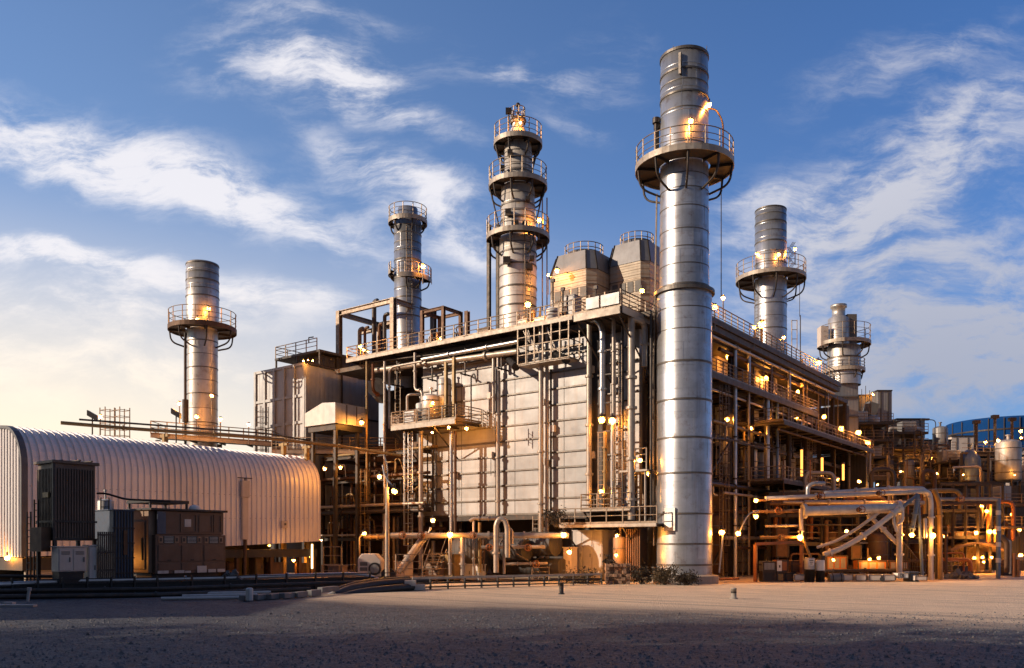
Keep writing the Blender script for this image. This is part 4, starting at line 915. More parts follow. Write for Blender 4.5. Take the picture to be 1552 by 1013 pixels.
for yy,o in ys: vs+=[V((x,yy,z)) for x,z in sprof(o,yy)]
n=len(sprof(0,0))
for i in range(len(ys)-1):
    for j in range(n-1): fs.append((i*n+j,(i+1)*n+j,(i+1)*n+j+1,i*n+j+1))
m_._add(vs,fs,False); m_.build('ribbed_skin','shed_skin',sh_)
e=MB(); pl=sprof(-.05,SY0)
e._add([V((x,SY0+.12,z)) for x,z in pl],[tuple(range(len(pl)))])
x=SX-.5
while x>SX-SW+.3:
    zt=ST-.1 if x<SX-SR and x>SX-SW+SR else ST-SR+math.sqrt(max(0,SR**2-(max(x-(SX-SR),(SX-SW+SR)-x,0))**2))-.12
    e.box((x-.05,SY0+.06,zbot(SY0)),(x+.05,SY0+.12,zt)); x-=.4
e.build('end_wall','shed_skin',sh_)
e=MB(); pl=sprof(-.03,SY1); e._add([V((x,SY1-.02,z)) for x,z in pl],[tuple(range(len(pl)))[::-1]]); e.build('end_wall','shed_skin',sh_)
t=MB(); A=sprof(.09,SY0); B=sprof(-.10,SY0); k_=len(A)
vs=[V((x,SY0,z)) for x,z in A]+[V((x,SY0+.37,z)) for x,z in A]+[V((x,SY0,z)) for x,z in B]
fs=[(j,k_+j,k_+j+1,j+1) for j in range(k_-1)]+[(j+1,2*k_+j+1,2*k_+j,j) for j in range(k_-1)]
t._add(vs,fs); t.build('edge_trim','shed_trim',sh_)
for fz in (.42,.78): 
    q=MB(); 
    for yy in [SY0+.4+k*P_ for k in range(int((SY1-SY0-.6)/P_))]: q.box((SX+.0,yy+.1,zbot(yy)+(ST-SR-zbot(yy))*fz),(SX+.012,yy+.2,zbot(yy)+(ST-SR-zbot(yy))*fz+.02))
    q.build('screw_line','shed_trim',sh_)
MB().box((SX-SW+.2,SY0+.2,1.0),(SX-.25,-20,1.75)).build('floor','core',sh_)
MB().box((SX-SW+.2,-20,1.6),(SX-.25,SY1-.1,2.2)).build('floor','core',sh_)
MB().box((SX-.5,SY0+.4,0),(SX-.3,-24.5,1.79)).build('base_wall','cooling_clad',sh_)
MB().box((SX-6.5,SY0+.5,0),(SX-6.2,SY1-.1,4.5)).build('back_wall','core',sh_)
for y in (-23.5,-20.5,-17.5,-14.5,-11.5,-8.8,-7.4): MB().box((SX-.6,y-.12,0),(SX-.3,y+.12,2.2)).build('pier','rust_steel',sh_)
for y in (-13.2,-12.6,-12.0,-10.6,-9.9): MB().box((SX-2.4,y-.08,0),(SX-2.2,y+.08,1.6)).build('inner_post','rust_steel',sh_)
p=PX(430,795,SX+.07); o=MB().box((SX+.06,p.y-.28,p.z-.28),(SX+.22,p.y+.28,p.z+.28)).build('wall_box','cream_paint',bev=.02); tag(o,'small square box fixed on the ribbed shed near its right end','box'); MB().box((SX+.22,p.y-.06,p.z-.08),(SX+.24,p.y+.12,p.z+.1)).build('dial','vent_dark',o)
p=PX(370,725,SX+.1); q=PX(370,818,SX+.1)
dp=thing('duct','tall cream cable duct fixed upright on the ribbed shed','duct',(SX+.2,p.y,q.z))
MB().box((SX+.06,p.y-.32,p.z-1.4),(SX+.35,p.y+.32,p.z-.2)).build('box','cream_paint',dp,bev=.02); MB().box((SX+.06,p.y-.25,q.z),(SX+.28,p.y+.25,p.z-1.42)).build('trunking','cream_paint',dp,bev=.02)
MB().bar((SX+.2,p.y-.6,p.z),(SX+.2,p.y+.6,p.z),.06).bar((SX+.2,p.y,p.z),(SX+.2,p.y,p.z-.2),.06).build('bracket','dark_steel',dp)
MB().tube([(SX+.2,p.y,q.z),(SX+.2,p.y,0)],.12,8).build('downpipe','rust_steel',dp)
# things seen under the shed
for (px,w_,h_,mm,lab) in ((352,1.0,1.3,'rust_steel','rusty crate under the shed beside the brown container'),(392,.7,1.7,'lag_yellow','tall yellow lit locker under the shed'),(418,1.2,1.2,'brown_box','dark bin under the middle of the shed'),(462,.9,1.1,'rust_steel','rusty bin under the right end of the shed')):
    p=PX(px,860,SX-1.3); cabinet(lab,(SX-2,p.y-w_/2,0),(SX-1.2,p.y+w_/2,h_),m=mm,doors=1,vents=False,name='locker')
o=MB().tube([PX(473,862,SX-.2),PX(473,825,SX-.2)],.07,8).build('lamp_tube','lit_tube'); tag(o,'upright glowing tube lamp under the right end of the shed','lamp')
# pile of rubble by the container
def lump(label,c,r,h,n_,mm,name,cat,sz=(.12,.4)):
    mb=MB(); rr=random.Random(int(c[0]*31+c[1]*17))
    for k in range(n_):
        a=rr.random()*6.28; d=r*math.sqrt(rr.random()); hh=h*(1-d/r)*rr.random(); s=rr.uniform(*sz)
        ax=V((rr.uniform(-1,1),rr.uniform(-1,1),rr.uniform(-1,1))).normalized()*s*.6; ay=ax.orthogonal().normalized()*s*.45; az=ax.cross(ay).normalized()*s*.3
        mb.obox(V((c[0]+math.cos(a)*d,c[1]+math.sin(a)*d*.6,hh+s*.3)),ax,ay,az)
    return tag(mb.build(name,mm),label,cat)
p=PD(352,0,47); lump('heap of dark rubble between the brown container and the shed piers',(p.x,p.y),1.2,1.3,90,'stone','rubble_heap','rubble')

# ================================================================= pipe and walkway above and behind the shed
pipe('long yellowish pipe running over the back of the shed roof to the boiler house',[PD(92,641,57),PD(200,650,59.5),PD(400,664,66),PD(520,677,70),PD(608,691,70.5)],.125,m='lag_yellow',flanges=(.15,.4,.62,.8),bend=1)
pipe('thin dark pipe lying behind the long yellowish one on the shed roof',[PD(120,636,60),PD(400,657,69),PD(470,668,72)],.07,m='pipe_dark')
for (px,py,Y) in ((250,654,62),(430,668,67.5),(465,672,68.5)):
    p=PD(px,py,Y); o=MB().bar((p.x,p.y,0),(p.x,p.y,p.z-.2),.3).bar((p.x-.5,p.y,p.z-.32),(p.x+.5,p.y,p.z-.32),.2).build('pipe_support','lag_yellow'); tag(o,'yellow post carrying the long pipe behind the shed','pipe support','yellow posts behind the shed')
a=PD(228,655,70); b=PD(412,664,76)
walkway('railed walkway behind the shed at the foot of the lone left chimney',(a.x,a.y),(b.x,b.y),(FW.x,FW.y),3.0,11.7,knee=False,mids=(.25,.5,.75))
for q in (a,b,(a+b)/2):
    q=V(q)+FW*1.5; column('dark column under the walkway behind the shed',q.x,q.y,0,11.4,.3,group='columns behind the shed')
a=PD(412,667,72); b=PD(600,688,72.5)
walkway('railed walkway from the filter house to the boiler house over the yellowish pipe',(a.x,a.y),(b.x,b.y),(FW.x,FW.y),1.4,10.6,knee=False,mids=(.25,.5,.75))
for (px,py,Y,h) in ((185,628,66,3.0),(163,628,66,2.2),(397,625,78,4)):
    p=PD(px,py,Y); zb=ST if px<300 else 8
    o=MB()
    for (dx,dy) in ((-.4,-.4),(.4,-.4),(.4,.4),(-.4,.4)): o.bar((p.x+dx,p.y+dy,zb),(p.x+dx,p.y+dy,p.z+.5),.06)
    z=zb+.3
    while z<p.z+.5:
        for (d1,d2) in (((-.4,-.4),(.4,-.4)),((.4,-.4),(.4,.4)),((.4,.4),(-.4,.4)),((-.4,.4),(-.4,-.4))): o.bar((p.x+d1[0],p.y+d1[1],z),(p.x+d2[0],p.y+d2[1],z),.04)
        z+=.5
    tag(o.build('scaffold_tower','rail_steel'),{185:'small lattice tower glowing behind the shed roof, left of the lone chimney',163:'shorter lattice tower behind the shed roof, left of the taller one',397:'pale lattice tower between the lone chimney and the filter house'}[px],'tower')
for (px,py,lab) in ((267,627,'dark tilted floodlight head left of the lone chimney foot'),(140,630,'small floodlight on the shed roof, leftmost')):
    p=PD(px,py,68); o=MB().tube([(p.x,p.y,9.8),(p.x,p.y,p.z)],.06,6).obox(p,RT*.35+U*-.2,FW*.2,U*.22).build('floodlight','black_steel'); tag(o,lab,'floodlight')
vp_=PD(281,600,74); o=MB().tube([(vp_.x,vp_.y,9.5),(vp_.x,vp_.y,vp_.z),(vp_.x,vp_.y,zz(505,74))],.12,7).tube([(vp_.x,vp_.y,zz(640,74)),(vp_.x,vp_.y,zz(606,74))],.26,9).build('riser_pipe','dark_steel'); tag(o,'dark riser pipe along the left of the lone chimney','pipe')

# ================================================================= near equipment at the left
rb=thing('ribbed_unit','tall dark brown ribbed box on legs in front of the shed','cooler',(-16.85,-31.1,0))
X0,X1,Y0,Y1=-17.8,-15.9,-32.2,-30.05; zt=6.75; zb=2.75
MB().box((X0+.06,Y0+.06,zb),(X1-.06,Y1-.06,zt-.15)).build('casing','rib_brown',rb)
q=MB(); y=Y0+.08
while y<Y1-.05: q.box((X1-.06,y,zb+.12),(X1,y+.05,zt-.4)); y+=.135
q.build('ribs','rib_brown',rb)
q=MB(); x=X0+.08
while x<X1-.05: q.box((x,Y0,zb+.12),(x+.05,Y0+.06,zt-.4)); x+=.16
q.build('ribs','rib_brown',rb)
MB().box((X0-.1,Y0-.1,zt-.15),(X1+.1,Y1+.1,zt)).build('lid','rib_brown',rb,bev=.02)
for (x,y,rr) in ((-17,-31.6,.05),(-16.4,-31,.05),(-16.4,-30.4,.05)): MB().tube([(x-.4,y,zt+.06),(x+.5,y+.1,zt+.06)],rr,6).build('roof_bar','dark_steel',rb)
for x in (X0+.08,X1-.08):
    for y in (Y0+.08,Y1-.08): MB().box((x-.08,y-.08,0),(x+.08,y+.08,zb)).build('leg','black_steel',rb)
for z in (zb,zb+.9): MB().box((X0,Y0-.03,z),(X1+.02,Y0,z+.1)).build('belt','black_steel',rb); MB().box((X1,Y0,z),(X1+.03,Y1,z+.1)).build('belt','black_steel',rb)
MB().box((X1-.1,Y0-.06,zb),(X1+.05,Y0+.06,zt-.15)).build('corner_post','black_steel',rb)
MB().box((X0+.9,Y0-.1,4.9),(X0+1.5,Y0-.02,5.15)).build('sign','lag_yellow',rb)
for (dx,z1) in ((-.25,3.0),(.15,3.6)):
    ladder('dark ladder %s on the left side of the tall ribbed box'%('outer' if dx<0 else 'inner'),(X0+.5+dx*2,Y0-.35,0),z1+1.2,(0,-1),cage=False,w=.4,m='dark_steel')
MB().box((X0+.5,Y0-.5,2.2),(X1-.2,Y0-.05,3.4)).build('side_box','rust_steel',rb)
p0=PX(88,870,-15.2); p1=PX(131,828,-15.2)
cabinet('cream electrical cabinet with two doors in front of the dark ribbed box',(-15.9,p0.y,p0.z),(-15.2,p1.y,p1.z),m='cream_paint',doors=2,name='electrical_cabinet')
o=MB().box((-15.85,p0.y+.1,0),(-15.3,p1.y-.1,p0.z)).build('cabinet_stand','black_steel'); tag(o,'black plinth under the cream electrical cabinet','stand')
p0=PX(134,873,-15.4); p1=PX(147,826,-15.4)
cabinet('narrow pale grey cabinet right of the cream electrical cabinet',(-15.9,p0.y,.2),(-15.4,p1.y,p1.z),m='grey_light',doors=1,vents=False)
# small vessel with ladder between
p=PD(160,0,46.5); vessel('pale slim tank with a dark flat cap between the ribbed box and the blue cabinet',(p.x,p.y,0),.42,4.9,m='grey_light',bands=4,name='storage_tank',cat='tank')
ladder('dark ladder on the pale slim tank beside the ribbed box',(p.x+.5,p.y-.3,0),5.1,(.8,-.6),cage=False,w=.4,m='dark_steel')
o=MB().tube([PD(147,748,45),PD(160,748,45),PD(190,757,45),PD(258,760,46)],.06,6,bend=.3).build('pipe','black_steel'); tag(o,'thin black pipe over the blue cabinet to the container roof','pipe')
# slatted dark gate in front
gt=thing('slatted_gate','black slatted gate standing between the cream cabinet and the blue cabinet','gate',PD(160,880,44)*1.0)
a=PX(148,870,-15.3); b=PX(173,870,-15.3)
for z in (.3,1.2,2.1,3.0): MB().box((-15.35,a.y,z),(-15.27,b.y,z+.08)).build('rail','black_steel',gt)
b0=MB().box((-15.34,a.y,.2),(-15.28,a.y+.06,3.2)).build('slat','black_steel',gt); repeat(b0,[V((0,(b.y-a.y)*k/8,0)) for k in range(1,9)])
# blue cabinet
p0=PX(172,872,-16.4); p1=PX(203,773,-16.4)
bc=cabinet('tall dark blue ribbed cabinet left of the brown container',(-18.4,p0.y,.2),(-16.4,p1.y,p1.z),m='blue_paint',doors=2,vents=False)
for k in range(7):
    y=p0.y+(p1.y-p0.y)*(k+.5)/7; MB().box((-16.37,y-.03,.5),(-16.33,y+.03,p1.z-.1)).build('bar','black_steel',bc)
for z in (1.0,1.8,2.6,3.4): MB().box((-16.34,p0.y-.1,z),(-16.29,p1.y,z+.06)).build('rail','black_steel',bc)
MB().box((-16.33,p0.y+.5,2.0),(-16.28,p0.y+.7,3.3)).build('sign','rust_steel',bc)
# brown container
X0,X1,Y0,Y1=-19.2,-15.8,-27.1,-22.55
bx=thing('container','brown plant container with framed panels and a row of vents, in front of the shed','container',((X0+X1)/2,(Y0+Y1)/2,.9))
zt=4.42
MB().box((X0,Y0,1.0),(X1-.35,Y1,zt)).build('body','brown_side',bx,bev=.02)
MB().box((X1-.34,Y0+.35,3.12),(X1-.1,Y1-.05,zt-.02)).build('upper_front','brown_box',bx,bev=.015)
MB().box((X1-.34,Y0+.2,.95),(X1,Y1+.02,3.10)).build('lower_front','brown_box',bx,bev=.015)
MB().box((X0-.1,Y0-.1,zt),(X1+.08,Y1+.12,zt+.12)).build('roof','black_steel',bx,bev=.02)
MB().box((X1-.1,Y0+.35,3.14),(X1-.06,Y0+.85,zt-.05)).build('corner_plate','blue_paint',bx)
for (y0,y1) in ((1.75,2.75),(2.9,3.75),(3.85,4.35)): 
    q=MB(); 
    for (a,b,c,d) in ((y0,y1,3.25,3.30),(y0,y1,4.22,4.27),(y0,y0+.06,3.3,4.22),(y1-.06,y1,3.3,4.22)): q.box((X1-.1,Y0+a,c),(X1-.06,Y0+b,d))
    q.build('panel_frame','brown_box',bx)
MB().box((X1-.099,Y0+2.0,3.55),(X1-.085,Y0+2.4,3.98)).build('notice','grey_light',bx)
for k in range(3):
    y0=Y0+.35+k*1.40; y1=y0+1.25
    MB().box((X1,y0+.32,2.62),(X1+.02,y1-.32,3.02)).build('vent_opening','glass_dark',bx)
    q=MB()
    for j in range(5): q.box((X1+.02,y0+.36,2.66+j*.075),(X1+.035,y1-.36,2.68+j*.075))
    q.build('vent_slats','grey_light',bx)
    for yy in (y0+.02,y1-.28):
        MB().box((X1+.002,yy,2.64),(X1+.03,yy+.26,3.0)).build('vent_frame','brown_side',bx); MB().box((X1+.03,yy+.07,2.72),(X1+.04,yy+.19,2.92)).build('vent_hole','black_steel',bx)
    for (z0,z1) in ((1.62,2.52),(1.1,1.52)):
        MB().box((X1+.002,y0,z0),(X1+.035,y1,z1)).build('door_panel','brown_box',bx,bev=.02)
    MB().box((X1+.035,y0+.55,1.66),(X1+.06,y0+.75,1.72)).build('handle','black_steel',bx)
for k,(a,b,h) in enumerate(((.3,.95,.16),(1.3,1.9,.16),(1.95,2.3,.12),(2.7,3.3,.38),(3.4,3.9,.18),(4.0,4.5,.18))):
    MB().box((X1+.04,Y0+a,.96),(X1+.055,Y0+b,.96+h)).build('notice','grey_light',bx)
MB().box((X0+.3,Y0-.04,1.2),(X1-.7,Y0-.002,zt-.6)).build('side_door','brown_side',bx,bev=.01)
MB().box((X1-1.0,Y0-.08,1.7),(X1-.92,Y0-.04,2.9)).build('handle','black_steel',bx)
MB().box((X0+.2,Y0+.2,0),(X1-.4,Y1-.2,1.0)).build('base','black_steel',bx)
o=MB().box((X0+.4,Y0+.2,zt+.45),(X1-.6,Y0+2.6,zt+.62)).build('canopy','black_steel'); tag(o,'black flat canopy above the left part of the brown container roof','canopy')
for (x,y) in ((X0+.5,Y0+.3),(X1-.7,Y0+.3),(X1-.7,Y0+2.5),(X0+.5,Y0+2.5)): MB().box((x-.05,y-.05,zt+.12),(x+.05,y+.05,zt+.45)).build('post','black_steel',o)
o=MB().lathe((X1-.6,Y0+2.95,0),[(.34,zt+.12),(.34,zt+.22),(.25,zt+.36),(.02,zt+.42)],16).build('roof_dome','white_paint'); tag(o,'small white dome vent on the brown container roof','vent')

# ================================================================= low pipes, dark fence and debris along the yard edge
def gp(px,py,Y): return PD(px,py,Y)
pipe('long grey pipe lying level along the yard edge in front of the left equipment',[gp(-60,889,39),gp(120,881,42.5),gp(330,877,46),gp(535,870,51),gp(562,874,51),gp(585,884,50)],.13,m='pipe_galv',flanges=(.2,.45,.7),bend=.6)
pipe('dark pipe just above the long grey pipe at the far left',[gp(-60,873,41.5),gp(90,874,43)],.08,m='pipe_dark')
pipe('second dark pipe under the long grey pipe along the yard edge',[gp(-60,897,38.5),gp(240,893,42),gp(560,882,48.5)],.11,m='pipe_dark',flanges=(.3,.6))
pipe('lowest black pipe along the yard edge, near the ground',[gp(-60,906,37.8),gp(240,902,41),gp(470,893,46)],.12,m='black_steel' if False else 'pipe_dark',flanges=(.5,))
wl=thing('yard_fence','low black sheet fence under the long pipes at the left yard edge','fence',GY(200,908))
pts=[PD(-60,0,39.5),PD(240,0,43.5),PD(600,0,51.5)]
for a,b in zip(pts,pts[1:]):
    a=V((a.x,a.y,0)); b=V((b.x,b.y,0)); MB().bar(a+U*.3,b+U*.3,.08,.6).build('sheet','black_steel',wl)
    n=8
    for k in range(n): q=a.lerp(b,k/n); MB().bar(q-FW*.12,q-FW*.12+U*.95,.09).build('post','black_steel',wl)
    for z in (.62,.85): MB().bar(a+U*z-FW*.12,b+U*z-FW*.12,.05).build('rail','black_steel',wl)
bw=thing('barrier','chain of low grey barrier blocks lying on the gravel in front of the shed','barrier',GY(440,906))
seq=[(375,909,.42),(395,908,.42),(415,907,.42),(435,906,.44),(455,904.5,.46),(476,902.5,.5),(492,900.5,.45),(503,898.5,.42)]
for i,(px,py,h) in enumerate(seq):
    h*=.72; c=GY(px,py+2); d=(GY(px+10,py+1)-GY(px-10,py+3)).normalized()
    MB().obox(c+U*(h*.5+(.12 if i>5 else 0)),d*.42,V((d.y,-d.x,0))*.16,U*h*.42).build('block','barrier_grey',bw,bev=.03)
o=MB().box(GY(377,912)+V((-.12,-.12,0)),GY(377,912)+V((.16,.16,.62))).build('marker_block','grey_light',bev=.08); tag(o,'rounded pale block at the left end of the barrier chain','block')
for k,(pts,r,lab) in enumerate((([(505,905,44),(530,893,45),(570,886,46.5),(650,880,49)],.24,'thickest black hose sweeping up from the barrier chain to the guard rail'),
   ([(512,908,43.5),(545,898,44.5),(600,892,46),(640,889,47.5)],.22,'lower black hose of the bundle beside the barrier chain'),
   ([(500,900,45.5),(535,886,47),(570,881,48.5),(620,878,50)],.18,'upper thin black hose arching behind the bundle'))):
    o=MB().tube([max(PD(*q),V((-1e9,)*3),key=lambda v:v.z) for q in pts],r,10,bend=2).build('hose','rubber'); tag(o,lab,'hose')
    e=PD(*pts[0]); d=(PD(*pts[1])-e).normalized(); MB().tube([e-d*.5,e+d*.05],r*1.2,10).build('coupling','grey_light',o)
for (px,py,l,lab) in ((340,907,2.0,'left'),(345,911,3.0,'nearest'),(360,903,2.2,'rearmost')):
    c=GY(px,py); o=MB().tube([c-RT*l+U*.1,c+RT*l*.6+FW*1.2+U*.1],.08,8).build('loose_pipe','grey_light'); tag(o,'pale loose pipe on the gravel left of the barrier chain, %s of the three'%lab,'pipe')
for (px,py,lab) in ((42,903,'small upright marker post on the gravel at the far left'),):
    c=GY(px,912); o=MB().tube([c,c+V((.06,.04,.55))],.07,8).tube([c+V((.06,.04,.5)),c+V((.07,.05,.62))],.1,8).build('marker_post','grey_light'); tag(o,lab,'post')
o=MB().obox(GY(20,920)+U*.05,RT*.9,FW*.14,U*.04).obox(GY(14,919)+U*.12,RT*.2,FW*.14,U*.05).build('debris','grey_light'); tag(o,'flat pale debris lying on the gravel at the far left edge','debris')
gr=thing('guard_rail','low steel guard rail with sunlit top tube along the yard in front of the panels','guard rail',GY(800,889))
P0=PD(625,0,47.5); P1=PD(912,0,54.5); P0.z=P1.z=0
for (z,w_,m2) in ((.66,.13,'pipe_pale'),(.36,.09,'dark_steel'),(.15,.08,'dark_steel')): MB().bar(P0+U*z,P1+U*z,w_,w_).build('rail',m2,gr)
pp=MB().bar(P0+FW*.1,P0+FW*.1+U*.62,.09).build('post','dark_steel',gr); repeat(pp,[(P1-P0)*k/12 for k in range(1,13)])
for k in range(2):
    c=PD(622+k*14,0,46.8+.2*k); o=MB().obox(V((c.x,c.y,.42-.24*k)),RT*.30,FW*.2,U*.16).build('concrete_block','grey_light',bev=.02); tag(o,('upper' if k==0 else 'lower')+' pale block at the left end of the guard rail','block')
for (px,py,h,r,mm,lab) in ((851,901,.62,.11,'black_steel','short black bollard on the sandy yard in front of the panels'),(1112,908,.50,.13,'concrete','short pale bollard on the sandy yard right of the tallest chimney')):
    c=GY(px,py); o=MB().lathe(c,[(r*1.5,.004),(r*1.5,.05),(r,.06),(r,h-.06),(r*1.12,h-.06),(r*1.12,h),(.02,h+.02)],14).build('bollard',mm); tag(o,lab,'bollard')
    MB().ringband(c,r,h*.55,.08,.006,14).build('reflector_band','dark_steel',o)

# ================================================================= lower left of the boiler house: pipe racks, stair, machines
xr0=PY(492,0,-1).x; xr1=PY(640,0,-1).x
frame_tower('dark open pipe rack at the foot of the boiler house, right of the shed',xr0,xr1,-1.2,4.2,[3.2,5.6,8.3,10.4],w=.3,m='dark_steel',name='pipe_rack',cat='pipe rack',floors=(5.6,),brace=False)
a=PY(500,770,-1.9); b=PY(646,768,-1.9)
walkway('narrow dark gallery with thick level pipes, above the small machine',(a.x,-1.9),(b.x,-1.9),(0,1),.7,5.65,name='gallery',railm='dark_steel',m='dark_steel',mids=(.5,))
for (z,y,mm,r) in ((5.9,-2.1,'pipe_pale',.13),(5.35,-2.0,'pipe_dark',.18),(8.4,-1.4,'rust_steel',.13),(3.4,-1.5,'pipe_pale',.1),(3.9,.5,'rust_steel',.16),(7.0,1.5,'lag_yellow',.14),(9.2,.8,'rust_steel',.2),(10.6,-.5,'lag_yellow',.12)):
    pipe('level pipe in the dark rack right of the shed',[(xr0-.6,y,z),(xr1+1.2,y,z)],r,m=mm,flanges=(.3,.7),group='level pipes in the rack right of the shed')
r2=random.Random(5)
for k in range(24):
    x=xr0+(xr1-xr0)*(k+r2.random())/24; y=r2.choice((-1.3,-.4,.8,2.2,3.4)); z0=r2.choice((0,0,3.3,5.7)); z1=min(17,z0+r2.choice((5.5,8.3,4.9)))
    pipe('upright pipe in the dark rack right of the shed',[(x,y,z0),(x,y,z1)],r2.choice((.06,.09,.13,.17)),m=r2.choice(('pipe_dark','rust_steel','pipe_pale','lag_yellow','dark_steel','pipe_galv')),flanges=(.3,.6),group='upright pipes in the rack right of the shed',n=7)
for k in range(10):
    x=xr0+.5+(xr1-xr0)*k/10; y=-1.0; z=r2.choice((3.3,5.75,8.4)); l=r2.uniform(.8,1.8)
    pipe('bent branch pipe in the dark rack right of the shed',[(x,y,z),(x,y,z+l),(x+r2.uniform(.5,1.6),y,z+l),(x+1.2,y,z)],.07,m=r2.choice(('pipe_pale','lag_yellow','rust_steel')),group='branch pipes in the rack right of the shed',n=7)
ladder('caged yellow ladder in the rack right of the shed',(PY(556,0,-1.7).x,-1.7,0.1),9.0,(0,-1),m='lag_yellow')
ladder('caged grey ladder in the rack under the left end of the mid-level platform',(PY(622,0,-1.7).x,-1.7,0.1),11.8,(0,-1),m='pipe_galv')
o=MB().box((xr0-1,4.6,0),(xr1+.5,5.1,12)).build('rack_backing','rust_steel'); tag(o,'rusty sheet wall behind the pipe rack right of the shed','wall')
# street lamp pole
p=PD(587,872,56); o=thing('lamp_post','pale lamp post with a curved arm in front of the pipe rack','lamp post',(p.x,p.y,0))
zt=zz(738,56); e=PD(598,741,55.6)
MB().tube([(p.x,p.y,0),(p.x,p.y,zt)],[.16,.12],10).build('pole','pipe_pale',o)
MB().tube([V((p.x,p.y,zt)),V((p.x,p.y,zz(705,56))),PD(582,690,56)],.05,6,bend=.6).build('conduit','pipe_galv',o)
MB().tube([PD(580,705,56),PD(583,722,55.9),e],.06,7,bend=.8).build('arm','pipe_galv',o); MB().obox(e+U*.12-RT*.1,RT*.32-U*.2,FW*.16,U*.08).build('lamp_head','pipe_dark',o); lampq=(e-U*.15,o)
# small machine (compressor)
p=PD(563,0,57); c=V((p.x,p.y,0)); ax=RT; ay=FW
cp=thing('compressor','squat pale compressor with a round fan, lit from above, right of the shed','compressor',c)
body=[(-.8,.35),(.75,.35),(.75,1.5),(.35,1.95),(-.55,1.95),(-.8,1.6)]
mb=MB(); n=6; mb._add([c+ax*x+U*z-ay*.7 for x,z in body]+[c+ax*x+U*z+ay*.9 for x,z in body],[tuple(range(n)),tuple(range(n,2*n))[::-1]]+[(i,n+i,n+(i+1)%n,(i+1)%n) for i in range(n)])
mb.build('body','cream_paint',cp,bev=.05)
mb=MB().tube([c+ax*.35+U*.95-ay*.72,c+ax*.35+U*.95-ay*.86],.42,24); mb.build('fan_ring','rubber',cp); MB().tube([c+ax*.35+U*.95-ay*.86,c+ax*.35+U*.95-ay*.89],.30,20).build('fan','grey_clad',cp)
for (x0,x1,z0,z1) in ((-.65,-.15,1.15,1.4),(-.65,-.15,.8,1.05)): MB().box((0,0,0),(0,0,0)); MB().obox(c+ax*(x0+x1)/2+U*(z0+z1)/2-ay*.715,ax*(x1-x0)/2,ay*.015,U*(z1-z0)/2).build('grille','vent_dark',cp)
for x in (-.5,.5): MB().tube([c+ax*x+U*.3-ay*.62,c+ax*x+U*.3-ay*.42],.3,18).build('wheel','rubber',cp)
MB().tube([c+ax*1.2+U*.5-ay*.6,c+ax*1.2+U*.5-ay*.4],.5,20).build('reel','rubber',cp)
# railings and cabinets near the stair
def freerail(label,pts,h=1.1,mids=(.35,.7),m='rail_steel',r=.03):
    root=thing('railing',label,'railing',pts[0]); rails(root,pts,h=h,mids=mids,m=m,r=r,toe=False); return root
g0=lambda px,Y: V((PD(px,0,Y).x,PD(px,0,Y).y,0))
freerail('short railing between the shed end and the compressor',[g0(488,56),g0(518,56.5),g0(543,57)],h=1.2)
freerail('taller bent railing by the right end of the shed',[g0(490,58),g0(517,58.5)],h=2.4,mids=(.5,.75))
freerail('railing around the steel stair below the mid-level platform',[g0(600,56.5),g0(640,56.5),g0(680,57)],h=1.9,mids=(.25,.5,.75))
st_=thing('staircase','short steel stair with open treads under the mid-level platform','stairs',g0(660,57.5))
for k in range(9):
    c=g0(648+k*1.6,57.3)+U*(.2+k*.22)+FW*(.25*k); MB().obox(c,RT*.55,FW*.13,U*.02).build('tread','rail_steel',st_)
for s_ in (-.58,.58):
    a=g0(648,57.3)+RT*s_; b=a+U*2.2+FW*2.4+RT*.55; MB().bar(a,b,.06,.2).build('stringer','rail_steel',st_); MB().tube([a+U*1,b+U*1],.03,6).build('handrail','rail_steel',st_)
pipe('thick slanting pale pipe by the lamp post',[PD(603,868,57),PD(641,815,58)],.22,m='pipe_pale',flanges=(.4,)); pipe('thin slanting pipe beside the thick slanting one',[PD(611,868,57.3),PD(648,814,58),PD(653,800,58)],.08,m='pipe_pale')
for i,(px,wd,h,mm,lab) in enumerate(((683,1.3,1.9,'lag_yellow','tall tan cabinet lit orange under the lower pipe'),(612,1.0,1.4,'cream_paint','cream cabinet behind the slanting pipes'),(660,1.2,1.3,'brown_side','brown cabinet behind the stair railing'),(720,1.3,1.2,'grey_light','grey cabinet with round dials under the panels'),(512,1.1,1.1,'brown_side','brown bin behind the short railing right of the shed'))):
    c=g0(px,59.2); cabinet(lab,(c.x-wd/2,c.y-.4,0),(c.x+wd/2,c.y+.4,h),m=mm,face='y',doors=2,vents=(i%2==0))
# pipes under the panels
def hp(label,pts,r,m='pipe_pale',fl=(.3,.6),**k): return pipe(label,[PD(*q) for q in pts],r,m=m,flanges=fl,**k)
hp('long level pale pipe under the panels with a glaring lamp on it',[(592,812,57.5),(752,812,57.5),(862,812,57.5),(872,812,60)][:3],.2,fl=(.2,.55,.75))
hp('upper level pipe under the panels right of the glaring lamp',[(712,790,58),(718,786,58),(760,786,58)],.12)
hp('tall post pipe of the low arch under the panels',[(752,868,57),(752,795,57),(757,786,57),(765,788,57),(769,800,57),(769,845,57)],.19,fl=(.2,))
hp('inner bent pipe of the low arch under the panels',[(764,870,57.3),(764,812,57.3),(770,800,57.3),(776,804,57.3),(776,825,57.3)],.1,fl=())
hp('level pipe under the panels, second from the ground',[(725,830,58.5),(826,829,58.5)],.13); hp('low level pipe under the panels, nearest the ground',[(765,855,58.5),(830,854,58.5)],.1)
hp('sloping hose pipe right of the low arch',[(770,824,57),(785,842,57),(800,850,57.5)],.07,m='pipe_dark',fl=())
hp('upright pale pipe right of the tan cabinet',[(701,872,57.2),(701,815,57.2)],.17); hp('upright pipe left of the low arch',[(718,872,58),(718,790,58)],.09); hp('yellowish upright pipe under the panels near the left',[(727,868,58),(727,792,58)],.11,m='lag_yellow')
